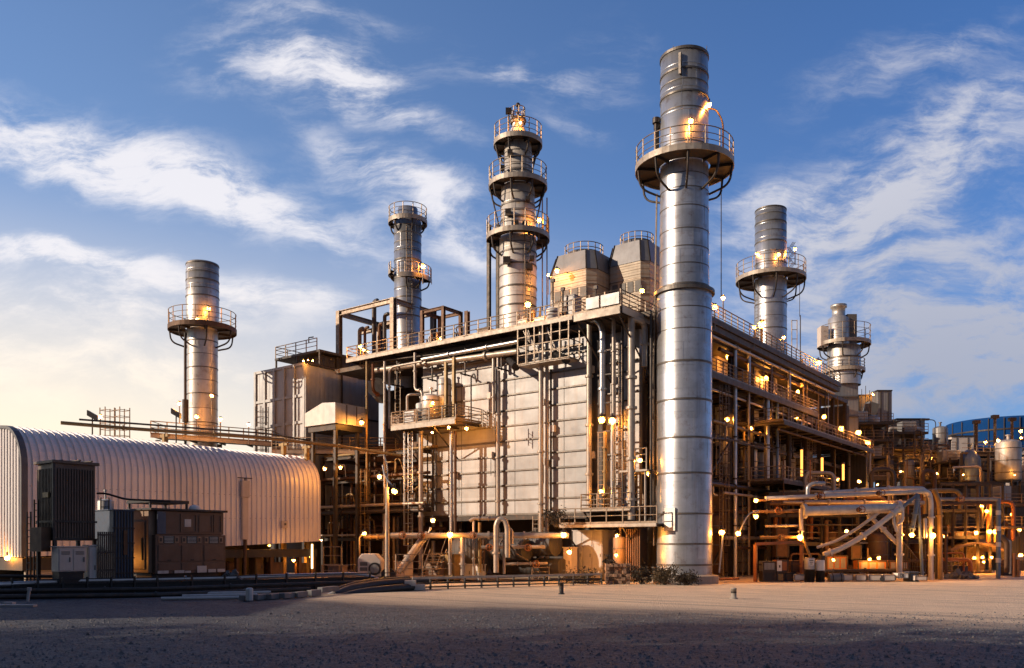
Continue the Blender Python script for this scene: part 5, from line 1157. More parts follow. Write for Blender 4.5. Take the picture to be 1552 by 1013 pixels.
hp('thin upright pipe behind the low arch',[(733,866,58.6),(733,818,58.6)],.07,m='rust_steel')
hp('upright lamp pole under the glaring lamp',[(682,872,57),(682,814,57)],.11,m='pipe_pale')
hp('bent lamp pole left of the compressor',[(545,868,57.5),(545,815,57.5),(549,811,57.5),(552,812,57.5)],.06,m='lag_yellow',fl=())
hp('level yellow lit pipe above the compressor',[(551,814,58.5),(586,814,58.5)],.14,m='lag_yellow')
c=g0(715,61.5); o=MB().lathe(c+V((0,0,1.9)),[(.02,-1.6),(1.0,-1.55),(1.5,-.8),(1.6,0),(1.5,.8),(1.0,1.4),(.02,1.6)],28).build('duct','dark_clad'); tag(o,'rounded dark hopper in the shade under the panels','hopper')
for k,(px,z,rr) in enumerate(((748,2.2,.75),(790,2.6,.85),(800,1.0,.6))):
    c=g0(px,61); o=MB().tube([c+V((-3,0,z)),c+V((3,0,z))],rr,20).build('duct','dark_clad'); tag(o,('middle','upper','lower')[k]+' dark round duct in the shade under the panels','duct')
    MB().tube([c+V((1,0,z)),c+V((1.12,0,z))],rr*1.08,20).build('flange','band',o)
# columns under the panel wall
for px in (652,700,757,812,828,866,892):
    p=PY(px,0,1.0); column('steel column under the panelled wall',p.x,1.0,0,4.9,.35,group='columns under the panelled wall')
o=MB().bar((PY(645,0,-.2).x,-.2,4.62),(PY(895,0,-.2).x,-.2,4.62),.3,.34).build('steel_beam','dark_steel'); tag(o,'long dark beam under the lower edge of the panelled wall','beam')
ladder('short ladder by the two long pipes under the panels',(PY(812,0,-2.4).x,-2.4,.1),4.6,(0,-1),cage=False)
freerail('tiny railing by the foot of the two long pipes',[g0(806,57.5),g0(832,57.7)],h=1.0)
# porch right of the panels with plants, hut and brick pile
xa=PY(848,0,-2.6).x; xb=PY(995,0,-2.6).x
walkway('low porch deck between the panels and the tallest chimney',(xa,-2.6),(xb,-2.6),(0,1),3.2,3.95,name='porch',t=.22,mids=(.5,),ends=(False,False))
o=walkway('small balcony with thin rails above the low porch',(PY(880,0,-2).x,-2.0),(PY(955,0,-2).x,-2.0),(0,1),1.8,4.95,name='balcony',t=.15,mids=(.33,.66))
p0=PY(868,862,-.8); p1=PY(913,800,-.8); cabinet('pale hut with square panels under the low porch',(p0.x,-.8,0),(p1.x,.9,3.6),m='recess_panel',face='y',doors=3,name='hut',cat='hut',vents=False)
cabinet('yellow lit cupboard under the lamp at the foot of the panels',(PY(856,0,-2).x,-2.2,.2),(PY(868,0,-2).x,-1.4,2.4),m='cream_paint',face='y',doors=1,vents=False)
p=PY(938,0,-1.2); vessel('orange lit upright drum under the low porch beside the bricks',(p.x,-1.0,0.0),.5,3.0,m='brown_side',bands=2,name='process_drum',cat='drum')
for k in range(7):
    px=950+k*3.3; p=PY(px,0,-1.4); pipe('upright thin pipe in the row under the low porch',[(p.x,-1.4,.2),(p.x,-1.4,3.6)],.07,m='rust_steel',group='row of thin pipes under the low porch',n=7)
bkroot=thing('brick_pile','stack of reddish brick layers left of the tallest chimney foot','bricks',g0(936,54.8))
rr=random.Random(2)
for lay in range(6):
    for k in range(6):
        c=g0(920+k*6.2+rr.uniform(-.8,.8),54.8+rr.uniform(-.1,.3))+U*(.13+.22*lay); MB().obox(c,RT*.12,FW*.3,U*.1).build('brick','brick_pile',bkroot)
# shrubs
def shrub(label,c,r,h,n_,mm='leaf',name='shrub',group=None):
    rr=random.Random(int(c[0]*100)); root=thing(name,label,'plant',c,group); mb=MB(); tw=MB()
    cl=[(rr.uniform(-1,1)*r*.75,rr.uniform(-1,1)*r*.6,h*rr.uniform(.25,.85),r*rr.uniform(.25,.5)) for _ in range(14)]
    for (x,y,z,_) in cl: tw.tube([V(c)+V((x*.1,y*.1,0)),V(c)+V((x,y,z))],.02,4)
    for k in range(n_):
        x,y,z,q=rr.choice(cl); d=V((rr.gauss(0,1),rr.gauss(0,1),rr.gauss(0,.8)))*q*.55; p=V(c)+V((x,y,z))+d
        if p.z<.02: p.z=.03
        a=V((rr.gauss(0,1),rr.gauss(0,1),rr.gauss(0,1))).normalized(); b_=a.orthogonal().normalized(); s=rr.uniform(.05,.10)
        mb._add([p-a*s,p+b_*s*.45,p+a*s,p-b_*s*.45],[(0,1,2,3)])
    mb.build('foliage',mm,root); tw.build('stems','bark',root)
for (px,Y,r,h,n_,mm,lab) in ((1008,53.6,1.0,1.25,1500,'leaf_dry','dry bushy shrub at the left foot of the tallest chimney'),(1040,53.2,.75,.8,900,'leaf','low dark shrub in front of the tallest chimney foot'),(972,54.6,.8,1.2,900,'leaf','dark shrub between the bricks and the dry shrub'),(882,55.2,1.0,.9,900,'leaf_dry','low spreading shrub in front of the pale hut'),(925,54.9,.45,2.3,500,'leaf','climbing plant on the hut beside the brick stack')):
    c=g0(px,Y); shrub(lab,(c.x,c.y,0),r,h,n_,mm)
c=g0(842,58.0); shrub('dark plant spilling over the left end of the low porch',(c.x,c.y,3.75),.9,1.3,700,'leaf')
freerail('lamp lit railing of the side landing between the recess and the tallest chimney',[V((-1.2,-1.6,7.6)),V((.6,-1.6,7.6))],h=1.4)
o=MB().box((-1.4,-1.7,7.45),(.7,.9,7.58)).build('landing','deck_edge'); tag(o,'small landing in the dark gap left of the tallest chimney','landing')
MB().bar((-1.2,.2,0),(-1.2,.2,7.44),.2).build('leg','dark_steel',o); MB().bar((.5,.2,0),(.5,.2,7.44),.2).build('leg','dark_steel',o)
pipe('pale thin pole in the dark gap left of the tallest chimney',[PY(978,715,-1.5),PY(978,798,-1.5)],.07,m='pipe_pale'); 
p=PY(989,0,-1); pipe('tall conduit clamped to the left side of the tallest chimney',[V((p.x,-1.2,18)),V((p.x,-1.2,3.9))],.1,m='pipe_dark',flanges=(.2,.4))
XL=[]
# ================================================================= right: pipe frame over the crates
def hp2(label,pts,r,m='pipe_pale',fl=(.3,.6),**k): return pipe(label,[PD(*q) for q in pts],r,m=m,flanges=fl,**k)
hp2('big bright level pipe right of the tallest chimney, above the crates',[(1216,775,60),(1364,770,60)],.34,m='pipe_bright',fl=(.02,.98),n=16)
hp2('upper level pipe ending in the tall bright downcomer at the right',[(1160,756,61),(1230,753,61),(1408,745,61),(1411,760,61),(1411,880,61)],.17,m='pipe_bright',fl=(.2,.45,.75,.9))
hp2('second level pipe just above the upper long one',[(1248,748,61.8),(1360,741,61.8),(1400,741,61.8),(1404,752,61.8)],.18,m='pipe_bright')
hp2('gooseneck pipe rising at the left of the upper level pipes',[(1224,752,61.5),(1224,738,61.5),(1232,733,61.5),(1250,733,61.5)],.15,m='pipe_galv',fl=())
hp2('orange-lit twin downcomer right of the tall bright one, nearer',[(1416,742,62),(1424,764,62),(1425,880,62)],.17,m='lag_yellow')
hp2('dark twin downcomer right of the tall bright one, rear',[(1419,770,62.6),(1419,880,62.6)],.1,m='pipe_dark')
hp2('thick curved pale pipe sweeping down from the big level pipe to the crates',[(1362,772,59.5),(1330,797,59.5),(1300,818,59.5),(1272,833,59.5),(1248,841,59.5)],.19,m='pipe_bright',fl=(.08,.5,.92),n=12,bend=1.5)
hp2('thinner curved pipe left of the thick curved one',[(1332,777,60),(1300,801,60),(1268,820,60),(1238,830,60)],.11,m='pipe_bright',fl=(.08,.5,.92))
hp2('straight slanting brace pipe crossing behind the curved ones',[(1316,780,60.3),(1362,826,60.3)],.15,m='pipe_bright',fl=(.05,.5))
hp2('upright leg pipe under the right end of the big level pipe',[(1363,870,60),(1363,772,60)],.2,m='pipe_bright',fl=(.3,.6))
hp2('small hooked pipe at the right end of the big level pipe',[(1360,795,59.6),(1368,790,59.6),(1368,770,59.6),(1362,766,59.6),(1356,775,59.6),(1354,790,59.6),(1359,806,59.6)],.11,m='pipe_bright',fl=())
hp2('upright leg pipe under the left end of the big level pipe',[(1214,814,60),(1214,772,60)],.14,m='pipe_bright',fl=(.2,))
hp2('long slanting blue pipe at the right end of the big level pipe',[(1392,750,60.5),(1366,770,60.5)],.13,m='pipe_blue',fl=(.08,.5,.92))
hp2('left leg of the blue pipe fork',[(1391,752,60.4),(1388,772,60.4),(1382,806,60.4)],.15,m='pipe_blue',fl=(.08,.5,.92))
hp2('right leg of the blue pipe fork, running to the ground',[(1391,752,60.6),(1393,778,60.6),(1398,878,60.6)],.11,m='pipe_blue',fl=(.08,.5,.92))
hp2('short pale upright pipe right of the blue fork',[(1402,786,60.6),(1402,816,60.6)],.14,m='pipe_galv',fl=())
hp2('level rail pipe with a lamp at its right end, left of the big level pipe',[(1152,815,60),(1212,814,60)],.12,m='lag_yellow',fl=())
hp2('level pipe running left from the big level pipe to the bright columns',[(1140,776,61),(1214,775,61)],.12,m='rust_steel')
hp2('thin level pipe below it, left of the big level pipe',[(1160,798,61),(1212,797,61)],.09,m='pipe_pale')
hp2('long level pipe to the lamp left of the upper pipes',[(1148,759,61),(1225,756,61)],.09,m='rust_steel')
hp2('slanting strut under the lamp at the left of the crates',[(1218,818,59.7),(1228,845,59.7)],.1,m='lag_yellow',fl=())
hp2('leaning pole with a lamp between the tallest chimney and the bright column',[(1090,868,57),(1096,806,57)],.06,m='pipe_galv',fl=())
hp2('curved lamp pole right of the bright column',[(1121,806,57.5),(1128,790,57.5),(1136,778,57.5),(1150,774,57.5)],.05,m='pipe_galv',fl=())
hp2('orange kerb pipe on the ground right of the tallest chimney',[(1080,879,57.2),(1120,877,57.2)],.09,m='orange_paint',fl=())
hp2('thin dark rail pipe above the orange containers',[(1215,866,62),(1375,864,62)],.12,m='pipe_dark')
fr=thing('framework','low orange painted frame left of the crates','framework',PD(1180,0,58.8).xy.to_3d())
a=PD(1145,0,58.4); b=PD(1215,0,59.5)
for q in (a,b):
    MB().bar((q.x,q.y,0),(q.x,q.y,2.55),.22).build('post','orange_paint',fr)
MB().bar((a.x,a.y,2.6),(b.x,b.y,2.75),.16,.2).build('beam','orange_paint',fr); MB().bar((a.x,a.y,1.2),(b.x,b.y,1.2),.06).build('rail','rust_steel',fr)
# crates and bins on the ground in front
def crate(label,px0,px1,py0,py1,Y,mm,name='crate',dp=.45,cat='crate',slots=0,lid=False,zmin=None,frame=True):
    p0=PD(px0,py1,Y); p1=PD(px1,py0,Y); z0=max(0,p0.z) if zmin is None else zmin; c=(p0+p1)/2; hw=(p1-p0).to_2d().length/2; z1=p1.z
    root=thing(name,label,cat,V((c.x,c.y,z0)))
    cc=V((c.x,c.y,(z0+z1)/2))+FW*dp
    MB().obox(cc,RT*hw,FW*dp,U*(z1-z0)/2).build('body',mm,root,bev=.02)
    e=MB(); t=.05
    if name=='concrete_block' or mm=='white_paint': t=.018
    for s in (-1,1): e.obox(cc-FW*(dp+.015)+RT*s*(hw-t),RT*t,FW*.02,U*(z1-z0)/2*.98); e.obox(cc-FW*(dp+.016)+U*s*((z1-z0)/2-t),RT*(hw-2*t),FW*.018,U*t)
    e.build('edge_frame','dark_steel' if mm not in('white_paint','grey_light') else 'vent_dark',root)
    for k in range(slots):
        x=(k+.5)/slots*2-1; MB().obox(cc-FW*(dp+.01)+RT*x*hw*.85,RT*hw*.62/slots,FW*.012,U*(z1-z0)*.32).build('door','grey_clad',root)
    if lid: MB().obox(cc+U*((z1-z0)/2+.03),RT*(hw+.04),FW*(dp+.04),U*.03).build('lid',mm,root)
    return root,cc-FW*(dp+.02),hw,z1-z0
crate('grey crate with small doors on a dark stand, left of the orange one',1156,1176,851,866,58.3,'grey_clad',slots=3)
crate('dark stand under the grey crate with six small doors',1156,1176,866,885,58.3,'black_steel',name='stand',cat='stand',zmin=0)
r_,c_,hw_,h_=crate('upper orange crate with a pale notice, on the lower orange crate',1177,1195,849,867,58.3,'orange_paint')
MB().obox(c_-RT*hw_*.55-FW*.01,RT*hw_*.4,FW*.008,U*h_*.44).build('notice','white_paint',r_); MB().obox(c_-RT*hw_*.5-FW*.02-U*.03,RT*.05,FW*.005,U*.09).build('print','ink',r_)
crate('lower orange crate under the one with a pale notice',1177,1189,868,885,58.3,'lag_yellow',zmin=0)
crate('dark open bin right of the lower orange crate',1190,1203,868,885,58.6,'rust_steel',zmin=0,name='bin',cat='bin')
crate('dark red drum crate row behind, right of the orange crates',1199,1222,850,868,59.6,'rust_steel')
crate('white low crate standing alone right of the orange crates',1204,1222,871,882,58.3,'white_paint',zmin=.1)
def bin2(label,px,Y,r,h,m1,m2):
    p=PD(px,0,Y); c=V((p.x,p.y,0)); root=thing('drum',label,'drum',c)
    MB().lathe(c,[(.02,0),(r,0),(r,h*.5),(r*1.04,h*.5),(r*1.04,h*.53),(r,h*.53)],20).build('lower_body',m1,root)
    MB().lathe(c,[(r,h*.53),(r,h*.96),(r*.9,h),(.02,h)],20).build('upper_body',m2,root)
    return root,c
r_,c=bin2('tall drum with grey top and black base, carrying a worn notice',1227,58,.34,1.65,'rubber','grey_light')
MB().obox(c-FW*.345+U*1.35-RT*.02,RT*.2,FW*.008,U*.22).build('notice','white_paint',r_)
for k in range(3): MB().obox(c-FW*.356+U*(1.48-.12*k),RT*(.14-.03*k),FW*.004,U*.025).build('print','ink',r_)
r_,c=bin2('tall drum with clean white top, right of the one with a worn notice',1243,58,.30,1.5,'rubber','white_paint')
o=MB().tube([PD(1246,868,58.9)*1.0,PD(1246,842,58.9)],.22,14).build('drum','pipe_dark'); tag(o,'dark slim cylinder behind the white topped drum','drum')
o=MB().tube([PD(1256,877,58.4),PD(1277,876,58.4)],.34,16).build('drum','barrier_grey'); tag(o,'dark grey drum lying on its side left of the pale blocks','drum')
for s in (.2,.8):
    a=PD(1256,877,58.4).lerp(PD(1277,876,58.4),s); MB().tube([a-RT*.03,a+RT*.03],.37,16).build('hoop','dark_steel',o)
for i,(a,b,lab) in enumerate(((1278,1293,'first pale concrete block of the row at the right crates'),(1297,1313,'second pale concrete block of the row at the right crates'),(1317,1336,'third pale concrete block of the row, just left of the black clamp'),(1338,1357,'fourth pale concrete block of the row, just right of the black clamp'))):
    crate(lab,a,b,871,884,58.2,'cream_paint',name='concrete_block',cat='block',zmin=.08)
o=MB().tube([PD(1337,878,57.9),PD(1337,878,57.6)],.16,8).build('clamp','rubber'); tag(o,'black clamp joining the third and fourth pale blocks','clamp'); o.location=o.location+V((0,0,0))
r_,c_,hw_,h_=crate('white crate with a hand painted 120 on its front',1361,1377,869,881,58.2,'white_paint',zmin=.25)
# hand painted "120" from strokes, on the front of the crate
tx=MB(); s=h_*.62; ox=-hw_*.62
def stroke(a,b,w=.035): tx.bar(c_-FW*.012+RT*(ox+a[0]*s)+U*((a[1]-.5)*s),c_-FW*.012+RT*(ox+b[0]*s)+U*((b[1]-.5)*s),.012,w,up=U if abs(a[0]-b[0])>abs(a[1]-b[1]) else RT)
stroke((.1,0),(.22,1)); stroke((.05,.8),(.22,1))
for a,b in (((.42,.8),(.55,1)),((.55,1),(.72,.82)),((.72,.82),(.42,0)),((.42,0),(.74,.02))): stroke(a,b)
for k in range(8):
    q=lambda t:(.98+.13*math.cos(t),.5+.5*math.sin(t)); stroke(q(k*math.pi/4),q((k+1)*math.pi/4))
tx.build('lettering','ink',r_)
crate('dark blue bin right of the white crate with painted 120',1378,1392,868,885,58.4,'blue_paint',name='bin',cat='bin',zmin=0,lid=True)
crate('last pale block at the right end of the crate row',1387,1405,873,884,58.0,'cream_paint',name='concrete_block',cat='block',zmin=.1)
# sloping handrail to the right of the crossing pipe
p=[PD(1362,815,60.8),PD(1378,832,61.5),PD(1390,848,62)]
rt=thing('handrail','sloping slatted handrail at the right end of the crate row','railing',V((p[0].x,p[0].y,0)))
MB().tube(p,.05,6).build('top_rail','dark_steel',rt)
for k in range(9):
    t=k/8; q=p[0].lerp(p[2],t); MB().bar((q.x,q.y,.3),q,.04).build('slat','dark_steel',rt)
# backdrop racks behind the pipes
for (px0,px1,Y,zs,lab) in ((1165,1300,68,[2.6,4.9,6.6],'dark open rack directly behind the big bright level pipe'),(1300,1425,70,[2.8,5.0,6.8],'dark open rack behind the blue pipe fork'),(1425,1520,76,[3.2,5.6,8.0],'dark open rack right of the twin downcomers')):
    a=PD(px0,0,Y); b=PD(px1,0,Y)
    root=thing('pipe_rack',lab,'pipe rack',V((a.x,a.y,0))); n=5
    for k in range(n+1):
        q=a.lerp(b,k/n); 
        for dd in (0,4): MB().bar(V((q.x,q.y,0))+FW*dd,V((q.x,q.y,zs[-1]))+FW*dd,.22).build('column','dark_steel',root)
    for z in zs:
        for dd in (0,4): MB().bar(V((a.x,a.y,z))+FW*dd,V((b.x,b.y,z))+FW*dd,.2,.26).build('beam','dark_steel',root)
        MB().obox(V(((a.x+b.x)/2,(a.y+b.y)/2,z+.16))+FW*2,(b-a)/2,FW*1.9,U*.03).build('floor','deck_dark',root)
    for z in zs[:2]:
        for k in (.5,.95): MB().bar(V((a.x,a.y,z+k)),V((b.x,b.y,z+k)),.045).build('rail','rail_steel',root)
r3=random.Random(21)
for k in range(60):
    px=r3.uniform(1160,1530); Y=r3.uniform(66,74) if px<1425 else r3.uniform(74,82); q=PD(px,0,Y); z0=r3.choice((0,2.8,5.0)); h=r3.choice((1.6,2.3,4.5))
    t=r3.choice((0,0,1)); r=r3.choice((.05,.08,.12,.18)); 
    if t: pts=[(q.x,q.y,z0),(q.x,q.y,z0+h)]
    else:
        l=r3.uniform(.8,3); pts=[(q.x,q.y,z0),(q.x,q.y,z0+h*.8),(q.x+RT.x*l,q.y+RT.y*l,z0+h*.8),(q.x+RT.x*l,q.y+RT.y*l,z0+r3.uniform(.1,.6))]
    pipe('upright or bent pipe in the dim racks behind the crates',pts,r,m=r3.choice(('rust_steel','lag_yellow','pipe_pale','pipe_dark','orange_paint','rust_steel')),group='pipes in the racks behind the crates',flanges=(.3,),n=7)
for k in range(14):
    Y=r3.uniform(64,73); z=r3.uniform(.6,6.9); a=PD(r3.uniform(1160,1260),0,Y); b=PD(r3.uniform(1300,1425),0,Y+1)
    pipe('long level pipe in the dim racks behind the crates',[(a.x,a.y,z),(b.x,b.y,z)],r3.choice((.07,.11,.16)),m=r3.choice(('rust_steel','pipe_pale','pipe_dark','lag_yellow')),group='level pipes in the racks behind the crates',flanges=(.2,.5,.8),n=8)
for k,(px0,px1,py0,py1,Y,mm,lab) in enumerate(((1300,1345,850,866,65,'orange_paint','long orange container behind the pale blocks'),(1347,1378,850,866,65,'orange_paint','shorter orange container right of the long one'),(1252,1285,842,866,65.5,'orange_paint','tall orange locker glowing behind the lying drum'),(1290,1306,826,848,67,'rust_steel','rusty locker standing above the long orange container'),(1176,1196,800,845,66,'rust_steel','tall rusty cabinet behind the lamp at the left of the crates'),(1446,1476,806,818,77,'orange_paint','orange panel box in the rack right of the twin downcomers'),(1475,1500,812,830,77,'grey_light','grey cabinet in the rack right of the twin downcomers'))):
    crate(lab,px0,px1,py0,py1,Y,mm,name='container',cat='container',slots=(3 if mm=='orange_paint' else 0))
for (px,Y,r,h,mm,lab) in ((1262,69,.8,3.4,'rust_steel','rusty upright drum in the rack behind the big bright pipe'),(1330,70,.9,3.2,'brown_box','brown upright drum in the rack behind the crossing pipes'),(1395,71,.8,3.6,'rust_steel','rusty upright drum in the rack behind the blue fork')):
    q=PD(px,0,Y); vessel(lab,(q.x,q.y,.1),r,h,m=mm,name='process_drum',cat='drum',bands=3)
# back walls closing the racks
for (px0,px1,Y,h,lab) in ((1150,1300,76,6.5,'dark brown sheet wall behind the rack with the big bright pipe'),(1300,1440,79,7.5,'dark sheet wall behind the blue pipe fork'),(1440,1640,92,9,'dark sheet wall closing the yard at the far right')):
    a=PD(px0,0,Y); b=PD(px1,0,Y); o=MB().bar(V((a.x,a.y,h/2)),V((b.x,b.y,h/2)),.4,h).build('sheet_wall','dark_clad'); tag(o,lab,'wall')
    for k in range(6): q=a.lerp(b,(k+.5)/6); MB().bar(V((q.x,q.y,0))-FW*.3,V((q.x,q.y,h))-FW*.3,.25).build('post','dark_steel',o)
# pale-blue tall pole and lamp mast at far right
o=thing('pole','tall pale blue banded pole at the far right','pole',PD(1513,0,64).xy.to_3d()); q=PD(1513,0,64)
MB().tube([(q.x,q.y,0),(q.x,q.y,zz(756,64))],.16,10).build('shaft','pipe_blue',o)
for z in (1.2,2.4,3.6,4.8): MB().tube([(q.x,q.y,z),(q.x,q.y,z+.35)],.175,10).build('band','white_paint',o)
pipe('level pipe from the twin downcomers to the pale blue pole',[PD(1420,757,64),PD(1512,757,64),PD(1513,764,64)],.13,m='pipe_pale',flanges=(.4,)); pipe('second level pipe below it to the pale blue pole',[PD(1425,764,66),PD(1512,762,66)],.1,m='rust_steel')
pipe('rusty bent pipe right of the pale blue pole',[PD(1515,812,66),PD(1526,820,66),PD(1526,868,66)],.2,m='rust_steel'); pipe('pale bent pipe right of the rusty bent one',[PD(1526,822,67),PD(1531,820,67),PD(1531,870,67)],.1,m='pipe_pale')
hp2('gooseneck pipe in the rack right of the twin downcomers',[(1502,800,73),(1502,766,73),(1506,760,73),(1514,760,73)],.13,m='lag_yellow',fl=())
o=thing('lamp_pole','short forked lamp pole in the rack right of the twin downcomers','lamp post',PD(1489,0,73).xy.to_3d()); q=PD(1489,800,73)
MB().tube([PD(1488,800,73),PD(1488,768,73)],.1,8).tube([PD(1489,798,73),PD(1496,775,73)],.06,6).build('pole','lag_yellow',o)
# arched shelter, barriers and hedge at the far right ground
q=PD(1486,0,75); ar=thing('arched_shelter','low arched shelter with small lights inside at the far right','shelter',V((q.x,q.y,0)))
mb=MB(); n=14; pts=[]
for k in range(n+1):
    t=k/n; x=(t-.5)*5.2; z=1.9+.75*math.sin(math.pi*t); pts.append((x,z))
vs=[];
for dd in (0,4):
    for x,z in pts: vs.append(V((q.x,q.y,z))+RT*x+FW*dd)
    for x,z in pts: vs.append(V((q.x,q.y,z+.14))+RT*x+FW*dd)
m1=n+1; fs=[]
for k in range(n): fs+=[(k,k+1,2*m1+k+1,2*m1+k),(m1+k,3*m1+k,3*m1+k+1,m1+k+1),(k,m1+k,m1+k+1,k+1),(2*m1+k,2*m1+k+1,3*m1+k+1,3*m1+k)]
mb._add(vs,fs); mb.build('roof','brown_side',ar)
for x in (-2.5,2.5):
    for dd in (.1,3.9): b=V((q.x,q.y,0))+RT*x+FW*dd; MB().bar(b,b+U*2.0,.16).build('post','dark_steel',ar)
MB().obox(V((q.x,q.y,1.2))+FW*3.9,RT*2.5,FW*.08,U*1.2).build('back_wall','lag_yellow',ar)
crate('grey concrete tub inside the arched shelter',1478,1500,866,876,75.5,'concrete',name='tub',cat='tub',zmin=0)
crate('dark green skip in front of the arched shelter',1452,1474,858,874,74,'blue_paint',name='skip',cat='skip',zmin=0)
freerail('small pale railing left of the arched shelter',[g0(1431,70),g0(1452,71)],h=1.2); 
c=g0(1432,63.5); lump('heap of pale scrap at the foot of the twin downcomers',(c.x+.9,c.y+.6),1.1,.5,50,'stone','scrap_heap','scrap')
c=g0(1452,79); shrub('dark bushy growth behind the railing left of the arched shelter',(c.x,c.y,0),1.8,3.6,1400,'leaf')
crate('dark excavator-like engine block right of the pale blue pole',1520,1540,858,876,70,'rubber',name='engine_block',cat='machine',zmin=0)
o=MB().tube([PD(1519,858,69),PD(1524,850,69),PD(1536,850,69)],.3,12,bend=.5).build('hose','rust_steel'); tag(o,'rusty thick hose on the engine block at the far right','hose')
for (px,h) in ((1537,1.9),(1543,1.4)):
    q=PD(px,0,67); o=MB().tube([(q.x,q.y,0),(q.x,q.y,h)],.13,8).ringband((q.x,q.y,0),.13,h*.8,.1,.02,8).build('bollard','orange_paint'); tag(o,('tall' if h>1.5 else 'short')+' orange bollard at the far right edge','bollard')

# ================================================================= small tower at the end of the roof gallery
YT=96; kt=YT/FPX; q=PD(1279,0,YT)
tw,RTw=chimney('process_tower','squat round tower with ring gallery and boxy top, far end of the right roof','tower',q,[(24*kt,zz(585,YT)),(24*kt,zz(528,YT)),(23*kt,zz(526,YT))],[(zz(545,YT),.12,.06),(zz(560,YT),.12,.06),(zz(572,YT),.1,.05)],
   [dict(z=zz(522,YT),r=38*kt,h=1.9,posts=14,nb=7,bh=1.6),dict(z=zz(562,YT),r=30*kt,h=1.1,posts=12,nb=5,bh=1.1)],m='stack_worn',hollow=False,seams=0)
def vb(px0,px1,py0,py1,Y,dp,m,nm,root):
    c=PD((px0+px1)/2,(py0+py1)/2,Y)+FW*dp/2; return MB().obox(c,RT*(px1-px0)/2*Y/FPX,FW*dp/2,U*(py1-py0)/2*Y/FPX).build(nm,m,root,bev=.04)
vb(1284,1299,476,524,YT-.5,2.6,'vent_dark','side_box',tw); vb(1244,1256,494,524,YT-1.0,1.2,'cream_paint','small_box',tw)
c=PD(1271,0,YT); MB().lathe(V((c.x,c.y,0)),[(15.5*kt,zz(525,YT)),(15.5*kt,zz(484,YT)),(9.5*kt,zz(480,YT)),(9.5*kt,zz(468,YT)),(12*kt,zz(467,YT)),(12*kt,zz(463,YT)),(.02,zz(461,YT))],24).build('head','stack_worn',tw)
vb(1264,1301,580,720,YT-1.2,3.4,'grey_clad','shaft',tw)
for py in (600,630,660): vb(1263,1302,py,py+3,YT-1.4,.2,'band','band',tw)
MB().tube([PD(1262,608,YT-1.6),PD(1262,690,YT-1.6)],.12,8).build('pipe','pipe_pale',tw)
for (px,pt) in ((1213,478),(1203,500)):
    a=PD(px,560,84); b=PD(px,pt,84); 
    if px==1213: o=MB().tube([a,b],.05,6).build('antenna','dark_steel'); tag(o,'thin antenna rod above the right roof railing','antenna')
a=PD(1200,0,83); o=MB(); 
for px in (1200,1208): o.bar(PD(px,530,83),PD(px,485,83),.07)
for py in (486,500,514): o.bar(PD(1200,py,83),PD(1208,py,83),.05)
tag(o.build('rail_gate','rail_steel'),'tall narrow gate of rails on the right roof','gate')
o=MB().tube([PD(1093,450,70),PD(1093,255,70)],.04,5).build('cable_mast','dark_steel'); tag(o,'thin tall mast right behind the tallest chimney','mast')
ladl=MB().cable(PD(1212,420,85),PD(1212,480,85),0,.03).build('cable','dark_steel'); tag(ladl,'thin cable hanging from the grey chimney gallery','cable')
o=MB()
for k in range(3):
    b=PD(1197+2*k,412,86); 
    for j in range(6): o.bar(b+U*(.5*j),b+U*(.5*j+.5)+RT*(.3 if j%2 else -.3),.05); 
tag(o.build('lattice_bracket','dark_steel'),'leaning lattice bracket on the grey chimney gallery','bracket')

# ================================================================= far process blocks between the tower and the blue tank
def block(label,px0,px1,py0,py1,Y,dp,m,name='plant_block',extra=True,z0=None):
    root=thing(name,label,'building',V((PD((px0+px1)/2,0,Y).x,PD((px0+px1)/2,0,Y).y,0)))
    vb(px0,px1,py0,py1,Y,dp,m,'wall',root)
    if extra:
        vb(px0-1,px1+1,py0-2,py0,Y-.15,dp+.3,'dark_steel','roof_edge',root)
        n=max(2,int((px1-px0)/12))
        for k in range(n): x=px0+(px1-px0)*(k+.5)/n; vb(x-.6,x+.6,py0+1,py1,Y-.1,.08,'dark_steel','joint',root)
    return root
block('tall grey block topping the far process units right of the round tower',1330,1352,593,640,112,5,'grey_clad')
block('pale half of the tall grey block, on its left',1320,1329,594,640,112.5,5,'grey_light',extra=False)
block('dark ribbed block behind the grey tall one',1296,1322,600,640,108,5,'vent_dark')
block('small pale block with dark right side among the far units',1360,1402,636,665,116,5,'grey_clad')
block('dark bulky block under the tall grey one',1322,1372,640,700,106,8,'vent_dark')
block('dark ribbed block falling away at the right of the far units',1395,1442,668,745,112,8,'vent_dark')
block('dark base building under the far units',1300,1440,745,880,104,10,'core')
for (px0,px1,py,Y,lab) in ((1296,1340,705,99,'far dark platform with rails, left and upper'),(1318,1440,690,103,'far dark platform with pale fascia and rails, widest'),(1295,1350,722,96,'far dark platform nearest the projecting gallery'),(1380,1448,735,101,'far dark platform sloping away at the right')):
    a=PD(px0,py,Y); b=PD(px1,py,Y); walkway(lab,(a.x,a.y),(b.x,b.y),(FW.x,FW.y),5,a.z,name='platform',t=.45,m='deck_dark',knee=False,mids=(.3,.6))
for k,(px,pt,pb,Y,r,mm,lab) in enumerate(((1308,640,700,100,.9,'dark_clad','dark inclined chute housing right of the round tower'),(1386,652,688,108,1.1,'grey_clad','grey rounded vessel on the widest far platform'),(1340,700,745,98,1.0,'dark_clad','dark vessel under the widest far platform'),(1375,700,745,100,.8,'grey_clad','grey vessel under the widest far platform'),(1425,650,700,108,.9,'grey_clad','grey vessel by the ribbed far block'))):
    q=PD(px,0,Y); z0=zz(pb,Y); vessel(lab,(q.x,q.y,z0),r,zz(pt,Y)-z0,m=mm,bands=3)
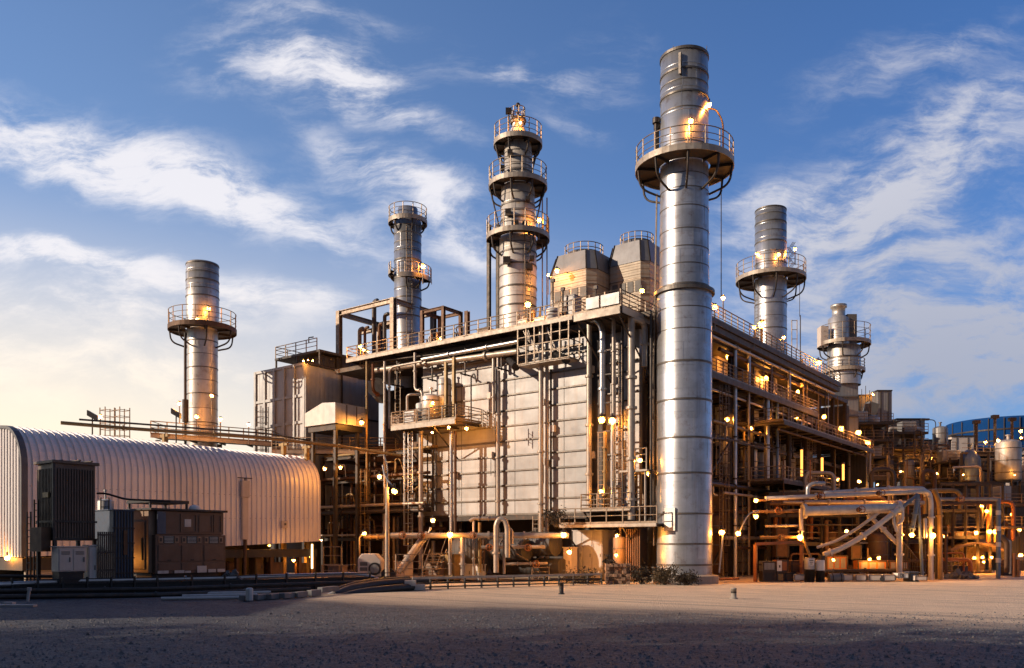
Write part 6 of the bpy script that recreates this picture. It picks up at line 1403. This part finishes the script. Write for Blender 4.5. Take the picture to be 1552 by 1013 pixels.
for k in range(22):
    px=r3.uniform(1296,1440); Y=r3.uniform(97,104); pb=r3.uniform(690,745); h=r3.uniform(12,45); q=PD(px,pb,Y); l=r3.uniform(-1.5,1.5)
    pipe('bent pipe among the far dark process units',[q,q+U*(h*Y/FPX),q+U*(h*Y/FPX)+RT*l,q+RT*l*1.0+U*.1],r3.choice((.05,.08,.11)),m=r3.choice(('pipe_dark','rust_steel','dark_steel','rail_steel')),group='bent pipes among the far units',n=7)
for (px,pt,pb,Y) in ((1294,660,880,94),(1318,668,880,94),(1346,690,880,95),(1372,700,880,96),(1396,690,880,97),(1424,700,880,98)):
    q=PD(px,pt,Y); o=MB().tube([(q.x,q.y,0),q],.16,8).build('round_post','pipe_pale' if px<1320 else 'rail_steel'); tag(o,'slim post carrying the far platforms','post','posts under the far platforms')
for k in range(5):
    a=PD(1305+k*3.5,650,99); b=PD(1312+k*2,612,99); pipe('slanting pipe of the sheaf right of the round tower',[a,b],.1,m='rail_steel',group='slanting pipe sheaf by the round tower',n=7)
o=thing('lamp_post','thin far lamp post with long arm against the sky','lamp post',PD(1418,0,110)); q=PD(1418,0,110)
MB().tube([V((q.x,q.y,zz(700,110))),V((q.x,q.y,zz(637,110))),PD(1403,636,110)],.06,6,bend=.5).build('pole','dark_steel',o); MB().obox(PD(1402,636,110),RT*.5,FW*.2,U*.12).build('lamp_head','dark_steel',o)
for (px,pt) in ((1312,585),(1318,592),(1433,672),(1306,590)):
    q=PD(px,650,105); o=MB().tube([q,PD(px,pt,105)],.04,5).build('antenna','dark_steel'); tag(o,'thin whip antenna on the far units','antenna','whip antennas on the far units')

# ---- blue tank, silos at the right edge
YB=150; q=PD(1522,0,YB); rb_=81*YB/FPX; YB0=YB; YB=YB-rb_*.55; bt=thing('storage_tank','huge round tank with deep blue upper wall at the right edge','tank',V((q.x,q.y,0))); c=V((q.x,q.y,0))
MB().lathe(c,[(rb_,zz(686,YB)),(rb_,zz(640,YB)),(rb_*.98,zz(635,YB)),(.05,zz(628,YB))],72).build('upper_wall','blue_tank',bt)
MB().lathe(c,[(rb_*.985,0),(rb_*.985,zz(686,YB))],72).build('lower_wall','cream_paint',bt)
for py in (655,672,686): MB().ringband(c,rb_,zz(py,YB),.25,.12,72).build('band','dark_steel',bt)
for k in range(26):
    a=2*math.pi*k/26; e=c+V((math.cos(a),math.sin(a),0))*(rb_+.12); MB().bar(e+U*zz(686,YB),e+U*zz(637,YB),.12,.12).build('stiffener','dark_steel',bt)
for (px,pt,pb,Y,r,mm,lab,legs,lh) in ((1528,672,727,92,1.28,'grey_frame','grey banded silo on legs at the right edge',4,3.0),(1470,702,745,95,1.1,'pipe_blue','bluish cone topped vessel left of the grey silo',4,2.2),(1548,690,742,100,1.2,'grey_clad','darker silo half cut by the right edge of the photo',4,3.0)):
    q=PD(px,0,Y); z0=zz(pb,Y); vessel(lab,(q.x,q.y,z0-lh),r,zz(pt,Y)-z0,m=mm,bands=3,name='silo',cat='silo',legs=legs,leg_h=lh,dome=.3 if px!=1470 else 1.4)
for (px0,px1,Y,zs,lab,fl) in ((1440,1500,97,[6.5,9.0,12.8],'dark open tower of beams around the bluish vessel',(6.5,9.0)),(1500,1560,95,[6.0,8.6,12.3],'dark open tower of beams around the grey silo',(6.0,8.6))):
    a=PD(px0,0,Y); b=PD(px1,0,Y); root=thing('framework',lab,'framework',V((a.x,a.y,0)))
    for t in (0,.33,.66,1):
        for dd in (-2.5,2.5):
            e=V((a.x,a.y,0)).lerp(V((b.x,b.y,0)),t)+FW*dd; MB().bar(e,e+U*zs[-1],.26).build('column','pipe_dark',root)
    for z in zs:
        for dd in (-2.5,2.5): MB().bar(V((a.x,a.y,z))+FW*dd,V((b.x,b.y,z))+FW*dd,.2,.24).build('beam','pipe_dark',root)
        if z in fl: MB().obox(V(((a.x+b.x)/2,(a.y+b.y)/2,z+.14)),(b-a).xy.to_3d()/2,FW*2.4,U*.03).build('floor','deck_dark',root)
        for kk in (.6,1.1): MB().bar(V((a.x,a.y,z+kk))-FW*2.5,V((b.x,b.y,z+kk))-FW*2.5,.05).build('rail','rail_steel',root)
for (px,pt,Y,lab) in ((1508,632,99,'dark tall post in front of the blue tank, right of the vessel'),(1480,640,100,'dark post in front of the blue tank, left'),(1534,636,100,'dark post in front of the blue tank near the edge')):
    q=PD(px,pt,Y); o=MB().bar((q.x,q.y,0),q,.3).obox(q,RT*.35,FW*.3,U*.2).build('post','dark_steel'); tag(o,lab,'post')
block('pale flat building left of the blue tank base',1442,1476,662,700,140,8,'cream_paint')
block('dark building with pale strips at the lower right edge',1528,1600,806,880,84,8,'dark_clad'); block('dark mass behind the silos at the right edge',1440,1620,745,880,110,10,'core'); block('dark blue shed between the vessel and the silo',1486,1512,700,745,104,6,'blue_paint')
block('brown cabinet house under the far right sloping platform',1462,1478,730,752,94,4,'brown_side')
pipe('pale level pipe in front of the bluish vessel',[PD(1444,709,93),PD(1486,707,93),PD(1487,730,93)],.14,m='pipe_pale')

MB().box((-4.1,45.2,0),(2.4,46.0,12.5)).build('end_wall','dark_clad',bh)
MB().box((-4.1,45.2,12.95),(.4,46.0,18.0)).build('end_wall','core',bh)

# finer plant: conduits, valves, junction boxes, cable trays
r4=random.Random(77)
for k in range(26):
    y=5.5+k*1.35+r4.uniform(-.4,.4); z0=r4.choice((0,0,7.9,13.0)); z1={0:r4.choice((7.3,12.4,14.8)),7.9:12.5,13.0:18.2}[z0]; x=r4.uniform(.7,1.3)
    pipe('thin conduit clipped up the outside of the open right front',[(x,y,z0),(x,y,z1)],r4.choice((.035,.05,.07)),m=r4.choice(('rail_steel','pipe_dark','pipe_galv','lag_yellow')),group='thin conduits on the right front',flanges=(.2,.5,.8),n=6)
for k in range(16):
    y=6+k*2.2; z=r4.choice((14.7,12.2,7.3)); l=r4.uniform(.6,1.8)
    pipe('short bent drop pipe under the galleries of the right front',[(1.0,y,z),(1.0,y,z-l),(1.0,y+.9,z-l),(-1.0,y+.9,z-l-.2)],.07,m=r4.choice(('pipe_pale','rust_steel','pipe_dark')),group='drop pipes under the right galleries',n=7)
def valve(label,p,r=.22,group=None,out=(0,-1)):
    p=V(p); root=thing('valve',label,'valve',p,group); o=V((out[0],out[1],0))
    MB().sphere(p,r*.75,10,6).build('valve_body','rust_steel',root); MB().tube([p,p+o*r*2.2],r*.2,6).build('stem','pipe_dark',root)
    c=p+o*r*2.2; e=o.cross(U)
    MB().tube([c+e*math.cos(t)*r+U*math.sin(t)*r for t in [2*math.pi*i/12 for i in range(13)]],r*.13,5,cap=False).bar(c-e*r,c+e*r,r*.12).bar(c-U*r,c+U*r,r*.12).build('handwheel','orange_paint',root)
for (px,py,Y) in ((612,812,57.3),(640,812,57.3),(718,812,57.3),(742,830,58.3),(800,830,58.3),(812,855,58.3),(1240,753,60.7),(1330,748,60.7),(1300,773,59.4),(1180,815,59.8),(1176,775,60.8),(1450,757,63.7)):
    valve('small valve with an orange handwheel on a level pipe',PD(px,py,Y)-FW*.15,.24,'handwheel valves on the level pipes',(-FW.x,-FW.y))
for (px,py) in ((742,600),(744,690),(823,610),(824,700),(838,650),(896,560),(897,690),(650,735),(690,720),(815,860)):
    p=PY(px,py,-.25); o=MB().box(p+V((-.18,-.12,-.25)),p+V((.18,.2,.25))).build('junction_box','cream_paint',bev=.02); tag(o,'small pale junction box beside the pipes of the panelled front','box','junction boxes on the panelled front')
    MB().tube([p+V((0,0,-.25)),p+V((0,0,-1.6))],.025,5).build('cable','pipe_dark',o)
o=MB().box((-20.4,-.55,16.9),(-5.2,-.2,16.98)).build('cable_tray','rail_steel'); tag(o,'long cable tray under the roof edge of the panelled front','cable tray')
for k in range(5): MB().tube([(-20.4,-.5+.06*k,17.0),(-5.2,-.5+.06*k,17.0)],.025,5).build('cable','rubber',o)
for k in range(9):
    x=-30.5+k*1.25; o=MB().cable((x,-1.7,5.4),(x+r4.uniform(1,2.2),-1.7,5.0+r4.uniform(-1,.4)),.5,.03).build('cable','rubber'); tag(o,'loose black cable sagging from the narrow dark gallery','cable','sagging cables on the dark gallery')
# worn sheet patches and access doors on the dark walls under the panels
for (x,w_,h_,mm) in ((-18.8,1.4,2.2,'recess_panel'),(-15.6,1.6,2.3,'brown_box'),(-9.2,1.5,2.2,'dark_clad')):
    MB().box((x-w_/2,5.38,.05),(x+w_/2,5.49,h_)).build('door',mm,bh,bev=.01)

# dense dark process units at the far right: open towers with ducts, hoppers and tanks in them
def unit(label,px0,px1,pt,pb,Y,nlev,seed,m='dark_steel'):
    rr=random.Random(seed); a=PD(px0,pb,Y); b=PD(px1,pb,Y); top=zz(pt,Y); z0=a.z; root=thing('process_unit',label,'process unit',V(((a.x+b.x)/2,(a.y+b.y)/2,z0)))
    A=V((a.x,a.y,0)); B=V((b.x,b.y,0)); D=4.0; n=max(2,int((B-A).length/2.2))
    for k in range(n+1):
        for dd in (0,D): e=A.lerp(B,k/n)+FW*dd; MB().bar(e+U*z0,e+U*(top-rr.uniform(0,1.2)),.2).build('column',m,root)
    for j in range(1,nlev+1):
        z=z0+(top-z0)*j/(nlev+.4)
        MB().obox((A+B)/2+FW*D/2+U*z,(B-A)/2+RT*.5,FW*(D/2+.4),U*.10).build('floor','deck_dark',root)
        MB().bar(A-RT*.5-FW*.4+U*z,B+RT*.5-FW*.4+U*z,.14,.3).build('girder',m,root)
        rm=MB()
        for h in (.4,.75,1.1): rm.tube([A-RT*.5-FW*.4+U*(z+h),B+RT*.5-FW*.4+U*(z+h)],.035,5)
        for k in range(2*n+1): e=(A-RT*.5).lerp(B+RT*.5,k/(2*n))-FW*.4+U*z; rm.bar(e,e+U*1.12,.05)
        rm.build('railing','rail_steel',root)
        for k in range(n):
            e=A.lerp(B,(k+rr.uniform(.25,.75))/n)+FW*rr.uniform(.8,2.5)+U*(z+.1); hh=(top-z0)/(nlev+.4)*rr.uniform(.5,.95); t=rr.random(); r=rr.uniform(.4,.95)
            if t<.4: MB().lathe(V((e.x,e.y,0)),[(.05,e.z),(r,e.z),(r,e.z+hh*.8),(r*.6,e.z+hh),(.05,e.z+hh)],16).build('drum',rr.choice(('grey_clad','vent_dark','dark_clad','grey_frame')),root)
            elif t<.75: MB().obox(e+U*hh*.45,RT*r,FW*.7,U*hh*.45).build('duct_box',rr.choice(('vent_dark','dark_clad','grey_clad','house_panel')),root,bev=.03)
            else: MB().tube([e,e+U*hh*.8,e+U*hh*.8+RT*rr.choice((-1.6,1.6)),e+RT*1.5+U*hh*.2],r*.28,9,bend=.5).build('duct',rr.choice(('grey_clad','pipe_dark','pipe_pale')),root)
    for k in range(n):
        e=A.lerp(B,(k+.5)/n); MB().bar(e+U*z0,A.lerp(B,(k+1)/n)+U*(z0+(top-z0)*.45),.1).build('brace',m,root)
    return root
unit('dark open process unit just right of the round tower shaft, stepping down',1300,1345,632,745,97,4,1)
unit('widest dark open process unit right of the tower, behind its paired lamps',1340,1398,648,748,100,4,2)
unit('lower dark open process unit falling away towards the blue tank',1396,1440,676,750,103,3,3)
unit('dark open process unit in front of the blue tank, left of the bluish vessel',1440,1466,690,750,96,2,4)
unit('dark open unit between the bluish vessel and the grey silo',1484,1512,682,752,98,3,5)
unit('dark ground level process unit behind the rack at the far right',1440,1560,752,868,86,3,6)
unit('dark ground level process unit under the far platforms',1300,1425,750,870,88,3,7)
for (px0,py0,px1,py1,Y,w_,lab) in ((1322,612,1304,668,103,1.5,'dark inclined conveyor housing right of the round tower'),(1360,655,1345,690,101,1.0,'short inclined chute in front of the widest dark unit')):
    o=MB().bar(PD(px0,py0,Y),PD(px1,py1,Y),w_,w_*.8).build('conveyor','vent_dark'); tag(o,lab,'conveyor')
for (px,py,Y,lab) in ((1312,690,95,'amber lamp on the dark unit next to the tower shaft'),(1365,715,97,'amber lamp under the widest dark unit'),(1420,718,99,'amber lamp on the unit falling away towards the tank'),(1460,720,93,'amber lamp low left of the bluish vessel'),(1330,735,93,'amber lamp low beside the second level pipe lamps'),(1390,745,94,'amber lamp just above the top of the tall downcomer')):
    XL.append((PD(px,py,Y),lab,.15,'wall'))

for k,(y,x,z0,z1,w_,mm) in enumerate(((7.5,-2.2,8.2,14.6,1.2,'recess_panel'),(12.0,-2.6,8.2,14.2,1.6,'grey_clad'),(16.0,-2.0,.2,7.0,1.4,'brown_side'),(18.2,-2.4,8.4,14.6,1.2,'house_panel'),(21.6,-2.8,.2,7.0,1.8,'grey_clad'),(23.5,-2.2,13.1,15.0,1.6,'recess_panel'),(27.0,-2.6,.2,7.2,1.5,'recess_panel'),(30.5,-1.8,8.2,12.4,1.4,'house_panel'),(33.5,-2.2,.2,12.4,1.7,'grey_clad'),(37.5,-1.8,.2,12.4,1.5,'recess_panel'))):
    o=MB().box((x-.6,y-w_/2,z0),(x+.6,y+w_/2,z1)).build('duct',mm,bev=.03); tag(o,'tall boxed duct inside the open right front','duct','boxed ducts in the right front')
    n_=max(2,int((z1-z0)/1.4))
    for j in range(n_+1): MB().box((x-.66,y-w_/2-.06,z0+(z1-z0)*j/n_-.04),(x+.66,y+w_/2+.06,z0+(z1-z0)*j/n_+.04)).build('stiffener','dark_steel',o)
ladder('caged ladder on the right front, in the first bay right of the tallest chimney',(1.0,9.6,.1),14.8,(1,0)); ladder('caged ladder on the right front, near the far end of the low gallery',(1.3,29.2,.1),12.5,(1,0))
d=(-FW*.75-RT*.66).normalized(); t=V((-d.y,d.x,0)); c=V((cM.x,cM.y,0))+d*(Rm(4)+.03)
o=MB().obox(c+U*4.2,t*.42,d*.06,U*.75).build('access_door','stack_worn',main,bev=.02)
for s_ in (-.3,.3): MB().obox(c+U*(4.2+s_*1.6)-t*.44+d*.05,t*.06,d*.04,U*.07).build('hinge','dark_steel',main)
LAMP_W=240; LAMP_C=(1,.40,.07)
# ================================================================= lit lamps
def lamp_proto(r):
    pass
lamp_mesh={}
def lamp(pos,label,r=.17,kind='wall',mat_='bulb'):
    r=r*.8
    """bulkhead lamp: back plate, arm, hood and glowing bulb; post: short pole under the bulb"""
    pos=V(pos); key=(r,kind,mat_)
    root=thing('lamp',label,'lamp',pos)
    if key not in lamp_mesh:
        S=r/.17; o=V((0,0,0)); root.location=o
        ch=[]
        ch.append(MB().sphere((0,0,0),r,12,7).build('bulb','globe',root))
        if kind=='wall':
            ch.append(MB().lathe((0,0,0),[(r*.35,r*1.55),(r*.9,r*1.35),(r*1.5,r*.75),(r*1.45,r*.72),(r*.8,r*1.2),(.01,r*1.3)],14).build('hood','pipe_dark',root))
            ch.append(MB().tube([V((0,0,r*1.5)),V((0,0,r*2.2)),FW*r*3.0+V((0,0,r*2.2))],r*.22,6,bend=r).build('arm','pipe_dark',root))
        elif kind=='post':
            ch.append(MB().tube([V((0,0,-r)),V((0,0,-1.6))],r*.28,7).build('pole','rail_steel',root))
            ch.append(MB().tube([V((0,0,r*.8)),V((0,0,r*1.3))],r*.7,10).build('cap','pipe_dark',root))
        else:
            ch.append(MB().tube([V((0,0,r*.8)),V((0,0,r*2.4))],r*.35,8).build('socket','pipe_dark',root))
        lamp_mesh[key]=ch; root.location=pos
    else:
        for c in lamp_mesh[key]:
            n=c.copy(); COL.objects.link(n); n.parent=root
    k=('light',r)
    if k not in lamp_mesh:
        ld=bpy.data.lights.new('filament','POINT'); ld.energy=LAMP_W*(r/.136)**1.5; ld.color=LAMP_C; ld.shadow_soft_size=r*.36; lamp_mesh[k]=ld
    lo=bpy.data.objects.new('filament',lamp_mesh[k]); COL.objects.link(lo); lo.parent=root
    return root
P=PD
LAMPS=[
 # position, label, radius, kind
 (P(316,468,Yl-1.9),'lit lamp on a short pole at the lone left chimney gallery, front',.2,'post'),
 (P(299,484,Yl-2.2),'low lit lamp left of the front one on the lone left chimney gallery',.16,'hang'),
 (P(272,612,70),'lit lamp at the left foot of the lone left chimney',.2,'post'),(P(321,600,70),'lit lamp on a pole right in front of the lone left chimney foot',.2,'post'),
 (P(298,632,69),'low lit lamp in front of the lone left chimney foot',.2,'post'),(P(334,636,69.5),'lit lamp just right of the lone left chimney foot',.22,'post'),(P(377,644,70),'lit lamp on the walkway left of the filter house',.18,'post'),
 (P(152,632,64),'lit lamp by the lattice towers over the shed roof',.2,'post'),
 (P(1047,184,Ym-2.0),'lit lamp in the middle of the tallest chimney gallery',.2,'post'),(P(1075,159,Ym-.9),'lit lamp up at the right of the tallest chimney gallery',.2,'hang'),
 (P(1180,386,YR-1.9),'lit lamp in the middle of the grey right chimney gallery',.25,'post'),(P(1205,378,YR-.5),'lit lamp right on the grey right chimney gallery',.22,'post'),(P(1146,385,YR-.5),'faint lit lamp left on the grey right chimney gallery',.16,'post'),
 (P(641,404,Y2-1.9),'lit lamp on the half balcony of the slender chimney',.25,'post'),(P(668,513,75),'small lit lamp at the foot of the slender chimney',.18,'post'),
 (P(817,334,YC-1.7),'lit lamp on the lowest ring gallery of the distillation column',.22,'post'),(P(788,186,YC-1.2),'lit lamp on the top ring gallery of the distillation column',.18,'hang'),
 (P(800,462,63.5),'lit lamp behind the roof railing at the foot of the distillation column',.28,'post'),(P(844,411,66.6),'lit lamp on the left cooling tower corner',.22,'wall'),(P(973,441,58),'lit lamp behind the balcony rails beside the tallest chimney',.2,'hang'),
 (P(831,417,69),'pale lamp on a thin mast left of the cooling towers',.14,'post'),
 (P(546,526,74.2),'upper left of the three lamps at the left end of the roof walkway',.2,'post'),(P(551,531,74.0),'middle of the three lamps at the left end of the roof walkway',.18,'post'),(P(557,533,73.8),'right of the three lamps at the left end of the roof walkway',.16,'post'),
 (P(467,546,75),'left lamp under the flat roof shelter on the filter house',.10,'hang'),(P(474,547,75),'right lamp under the flat roof shelter on the filter house',.10,'hang'),(P(460,547,75.4),'faint lamp at the left under the flat roof shelter',.12,'hang'),
 (P(548,641,70.5),'bright lamp at the right of the pale air unit',.24,'wall'),(P(575,723,68),'bright lamp on the dark rack left of the lamp post',.24,'wall'),(P(516,709,69.5),'small lamp high in the rack right of the shed',.18,'wall'),(P(492,711,66),'small lamp at the upper right end of the shed',.17,'wall'),
 (P(552,809,56.9),'lamp on the bent pole above the compressor',.17,'wall'),(P(487,819,64.5),'lamp on the lower right corner of the shed',.11,'wall'),(P(656,789,60),'lamp under the left of the panels beside the slanting pipes',.2,'wall'),(P(682,811,56.6),'glaring lamp on the level pipe under the panels',.26,'post'),
 (P(655,656,66.5),'left small lamp beneath the mid-level platform',.12,'hang'),(P(680,648,66.3),'middle small lamp beneath the mid-level platform',.15,'hang'),(P(707,650,64.5),'right lamp beneath the corner of the mid-level platform',.18,'hang'),(P(656,611,66.2),'small lamp on the tan drum of the mid-level platform',.16,'hang'),
 (P(912,637,57.9),'left of the twin lamps in the recess by the tallest chimney',.28,'wall'),(P(928,638,57.7),'right of the twin lamps in the recess by the tallest chimney',.28,'wall'),(P(911,745,58.5),'small lamp at the foot of the lamp stand pipe',.18,'hang'),(P(970,698,57.0),'lamp on the side landing left of the tallest chimney',.2,'post'),
 (P(854,811,56.5),'bright lamp at the left of the low porch',.25,'wall'),(P(863,837,57.0),'lower lamp by the yellow lit cupboard under the low porch',.2,'wall'),(P(934,842,57.0),'low lamp on the orange drum under the low porch',.14,'hang'),(P(935,812,57.0),'upper lamp on the orange drum under the low porch',.14,'hang'),(P(982,720,58.2),'tiny lamp in the dark gap left of the tallest chimney',.1,'hang'),
 (PX(1083,466,1.5),'lamp at the near corner of the right roof gallery',.26,'post'),(PX(1096,452,0.6),'lamp above the near corner of the right roof gallery',.22,'post'),(PX(1155,492,1.5),'brightest lamp on the railing of the right roof gallery',.38,'post'),(PX(1143,497,1.5),'small lamp left of the brightest one on the right roof railing',.18,'post'),(PX(1188,512,1.4),'dim lamp right of the brightest one on the right roof railing',.2,'post'),
 (PX(1241,550,1.6),'lamp hanging at the far end of the right roof gallery',.28,'wall'),(PX(1104,542,0.1),'lamp over the pale cupboard next to the tallest chimney',.24,'wall'),(PX(1161,574,-0.2),'lamp in front of the pale booth on the upper right gallery',.28,'wall'),
 (PX(1214,584,0.8),'upper lamp at the far end of the booth gallery',.26,'wall'),(PX(1209,594,0.8),'lower lamp at the far end of the booth gallery',.22,'hang'),(PX(1102,636,0.5),'lamp in the first open bay under the booth gallery',.22,'wall'),(PX(1138,650,0.6),'lamp in the second open bay under the booth gallery',.2,'wall'),(PX(1162,634,0.7),'tiny lamp beside the thickest bright column',.12,'hang'),
 (PX(1249,632,2.9),'lamp on the left part of the projecting gallery',.25,'post'),(PX(1275,650,2.9),'second lamp along the projecting gallery',.32,'post'),(PX(1301,656,2.9),'third lamp along the projecting gallery',.34,'post'),(PX(1315,671,2.9),'fourth lamp along the projecting gallery, at its end',.32,'post'),
 (PX(1208,634,2.9),'tiny lamp at the near end of the projecting gallery',.1,'post'),
 (PX(1302,730,3.2),'lamp on the pole below the end of the projecting gallery',.22,'wall'),(PX(1262,722,3.8),'left low lamp on the lowest right gallery',.18,'hang'),(PX(1270,728,3.8),'right low lamp on the lowest right gallery',.18,'hang'),
 (P(1347,741,64),'left of the paired lamps on the second level pipe',.2,'post'),(P(1353,740,64.5),'right of the paired lamps on the second level pipe',.14,'post'),
 (P(1146,759,60.6),'lamp at the left end of the long level pipe',.2,'wall'),(P(1146,783,60),'lamp on the curved lamp pole, below the long level pipe',.22,'wall'),(P(1094,807,56.8),'lamp on the leaning pole right of the tallest chimney',.24,'wall'),(P(1119,809,57.2),'lamp at the lower end of the curved lamp pole',.22,'hang'),(P(1213,815,59.6),'lamp at the right end of the lit rail pipe',.26,'hang'),
 (P(1382,811,60),'lamp at the foot of the left blue fork leg',.22,'hang'),(P(1414,812,60.5),'bright lamp on the tall downcomer at the right',.26,'hang'),(P(1263,849,64),'small lamp in front of the tall orange locker',.14,'hang'),(P(1283,805,63.5),'small lamp hanging on the thin curved pipe',.16,'hang'),
 (P(1318,848,64.5),'left small lamp over the long orange container',.14,'hang'),(P(1332,846,64.5),'right small lamp over the long orange container',.16,'hang'),
 (P(1433,813,70),'small lamp right of the twin downcomers',.2,'hang'),(P(1480,808,75),'first lamp in the row above the arched shelter',.22,'hang'),(P(1500,806,74.5),'second lamp in the row above the arched shelter',.26,'hang'),(P(1509,806,74.5),'third lamp in the row above the arched shelter',.26,'hang'),
 (P(1496,775,72.8),'upper lamp on the forked lamp pole',.2,'hang'),(P(1488,768,72.9),'lower left lamp on the forked lamp pole',.2,'hang'),(P(1482,855,76),'low lamp inside the arched shelter, left',.14,'hang'),(P(1491,852,76),'low lamp inside the arched shelter, right',.14,'hang'),(P(1477,846,75.5),'left lamp under the roof of the arched shelter',.16,'hang'),(P(1489,845,75.5),'middle lamp under the roof of the arched shelter',.16,'hang'),(P(1503,845,75.5),'right lamp under the roof of the arched shelter',.16,'hang'),
 (P(1545,803,81),'right lamp on the dark building at the right edge',.24,'hang'),(P(1547,842,82),'low lamp on the dark building at the right edge',.24,'hang'),(P(1534,780,85),'upper lamp right of the pale blue pole',.22,'hang'),
 (P(1513,668,90),'lamp at the top left of the grey silo',.22,'hang'),(P(1547,654,96),'lamp on the open tower near the right edge',.24,'hang'),(P(1548,664,96),'lower lamp on the open tower near the right edge',.2,'hang'),(P(1494,671,95),'dim lamp on the open tower left of the grey silo',.22,'hang'),(P(1538,720,90),'low lamp on the grey silo legs',.12,'hang'),
 (P(1323,598,107),'lamp on the tall grey far block',.2,'hang'),(P(1411,695,101),'lamp at the right of the widest far platform',.22,'post'),(P(1352,692,101),'lamp at the left of the widest far platform',.2,'post'),(P(1347,678,101),'dim lamp above the widest far platform',.2,'post'),(P(1436,735,98),'dim lamp on the sloping far platform',.2,'hang'),
 (P(11,846,51),'lamp under the near left corner of the shed',.2,'hang'),(P(161,849,47.5),'orange lamp glowing behind the slatted gate',.2,'hang'),(PX(376,834,SX-1.7),'first lamp under the shed, near the cream duct',.11,'hang'),(PX(408,827,SX-1.7),'second lamp under the shed',.11,'hang'),(PX(445,850,SX-1.7),'third lamp under the shed, low',.16,'hang'),(PX(468,845,SX-1.7),'fourth lamp under the shed, beside the glowing tube',.11,'hang'),(PX(349,840,SX-1.7),'dim lamp under the shed beside the brown container',.15,'hang'),
]
for (p_,lab,r_,k_) in LAMPS+XL: lamp(p_,lab,r_,k_)
# tall lit slot windows on the lowest gallery and gauge lights
for (px,py0,py1,Y,lab) in ((1215,682,722,74,'left tall glowing tube among the vessels of the lowest right gallery'),(1246,694,722,77.5,'middle tall glowing tube among the vessels of the lowest right gallery'),(1278,704,728,81,'right pale glowing tube at the end of the lowest right gallery')):
    a=P(px,py1,Y); b=P(px,py0,Y); o=MB().tube([a,b],.11,8).build('lamp_tube','bulb_small'); tag(o,lab,'lamp'); MB().tube([b,b+U*.2],.16,8).build('cap','pipe_dark',o)

lamp(lampq[0],'bright lamp under the head of the pale lamp post',.26,'hang')
for o in COL.objects:
    l=o.get('label')
    if l and len(l.split())>16: print('LONG',len(l.split()),l)
from collections import Counter
_l=Counter((o['label']) for o in COL.objects if o.get('label') and o.get('category') and not o.get('group'))
for k,v in _l.items():
    if v>1: print('DUP',v,k)
for k in _l:
    n=len(k.split())
    if n>16 or n<4: print('LEN',n,k)
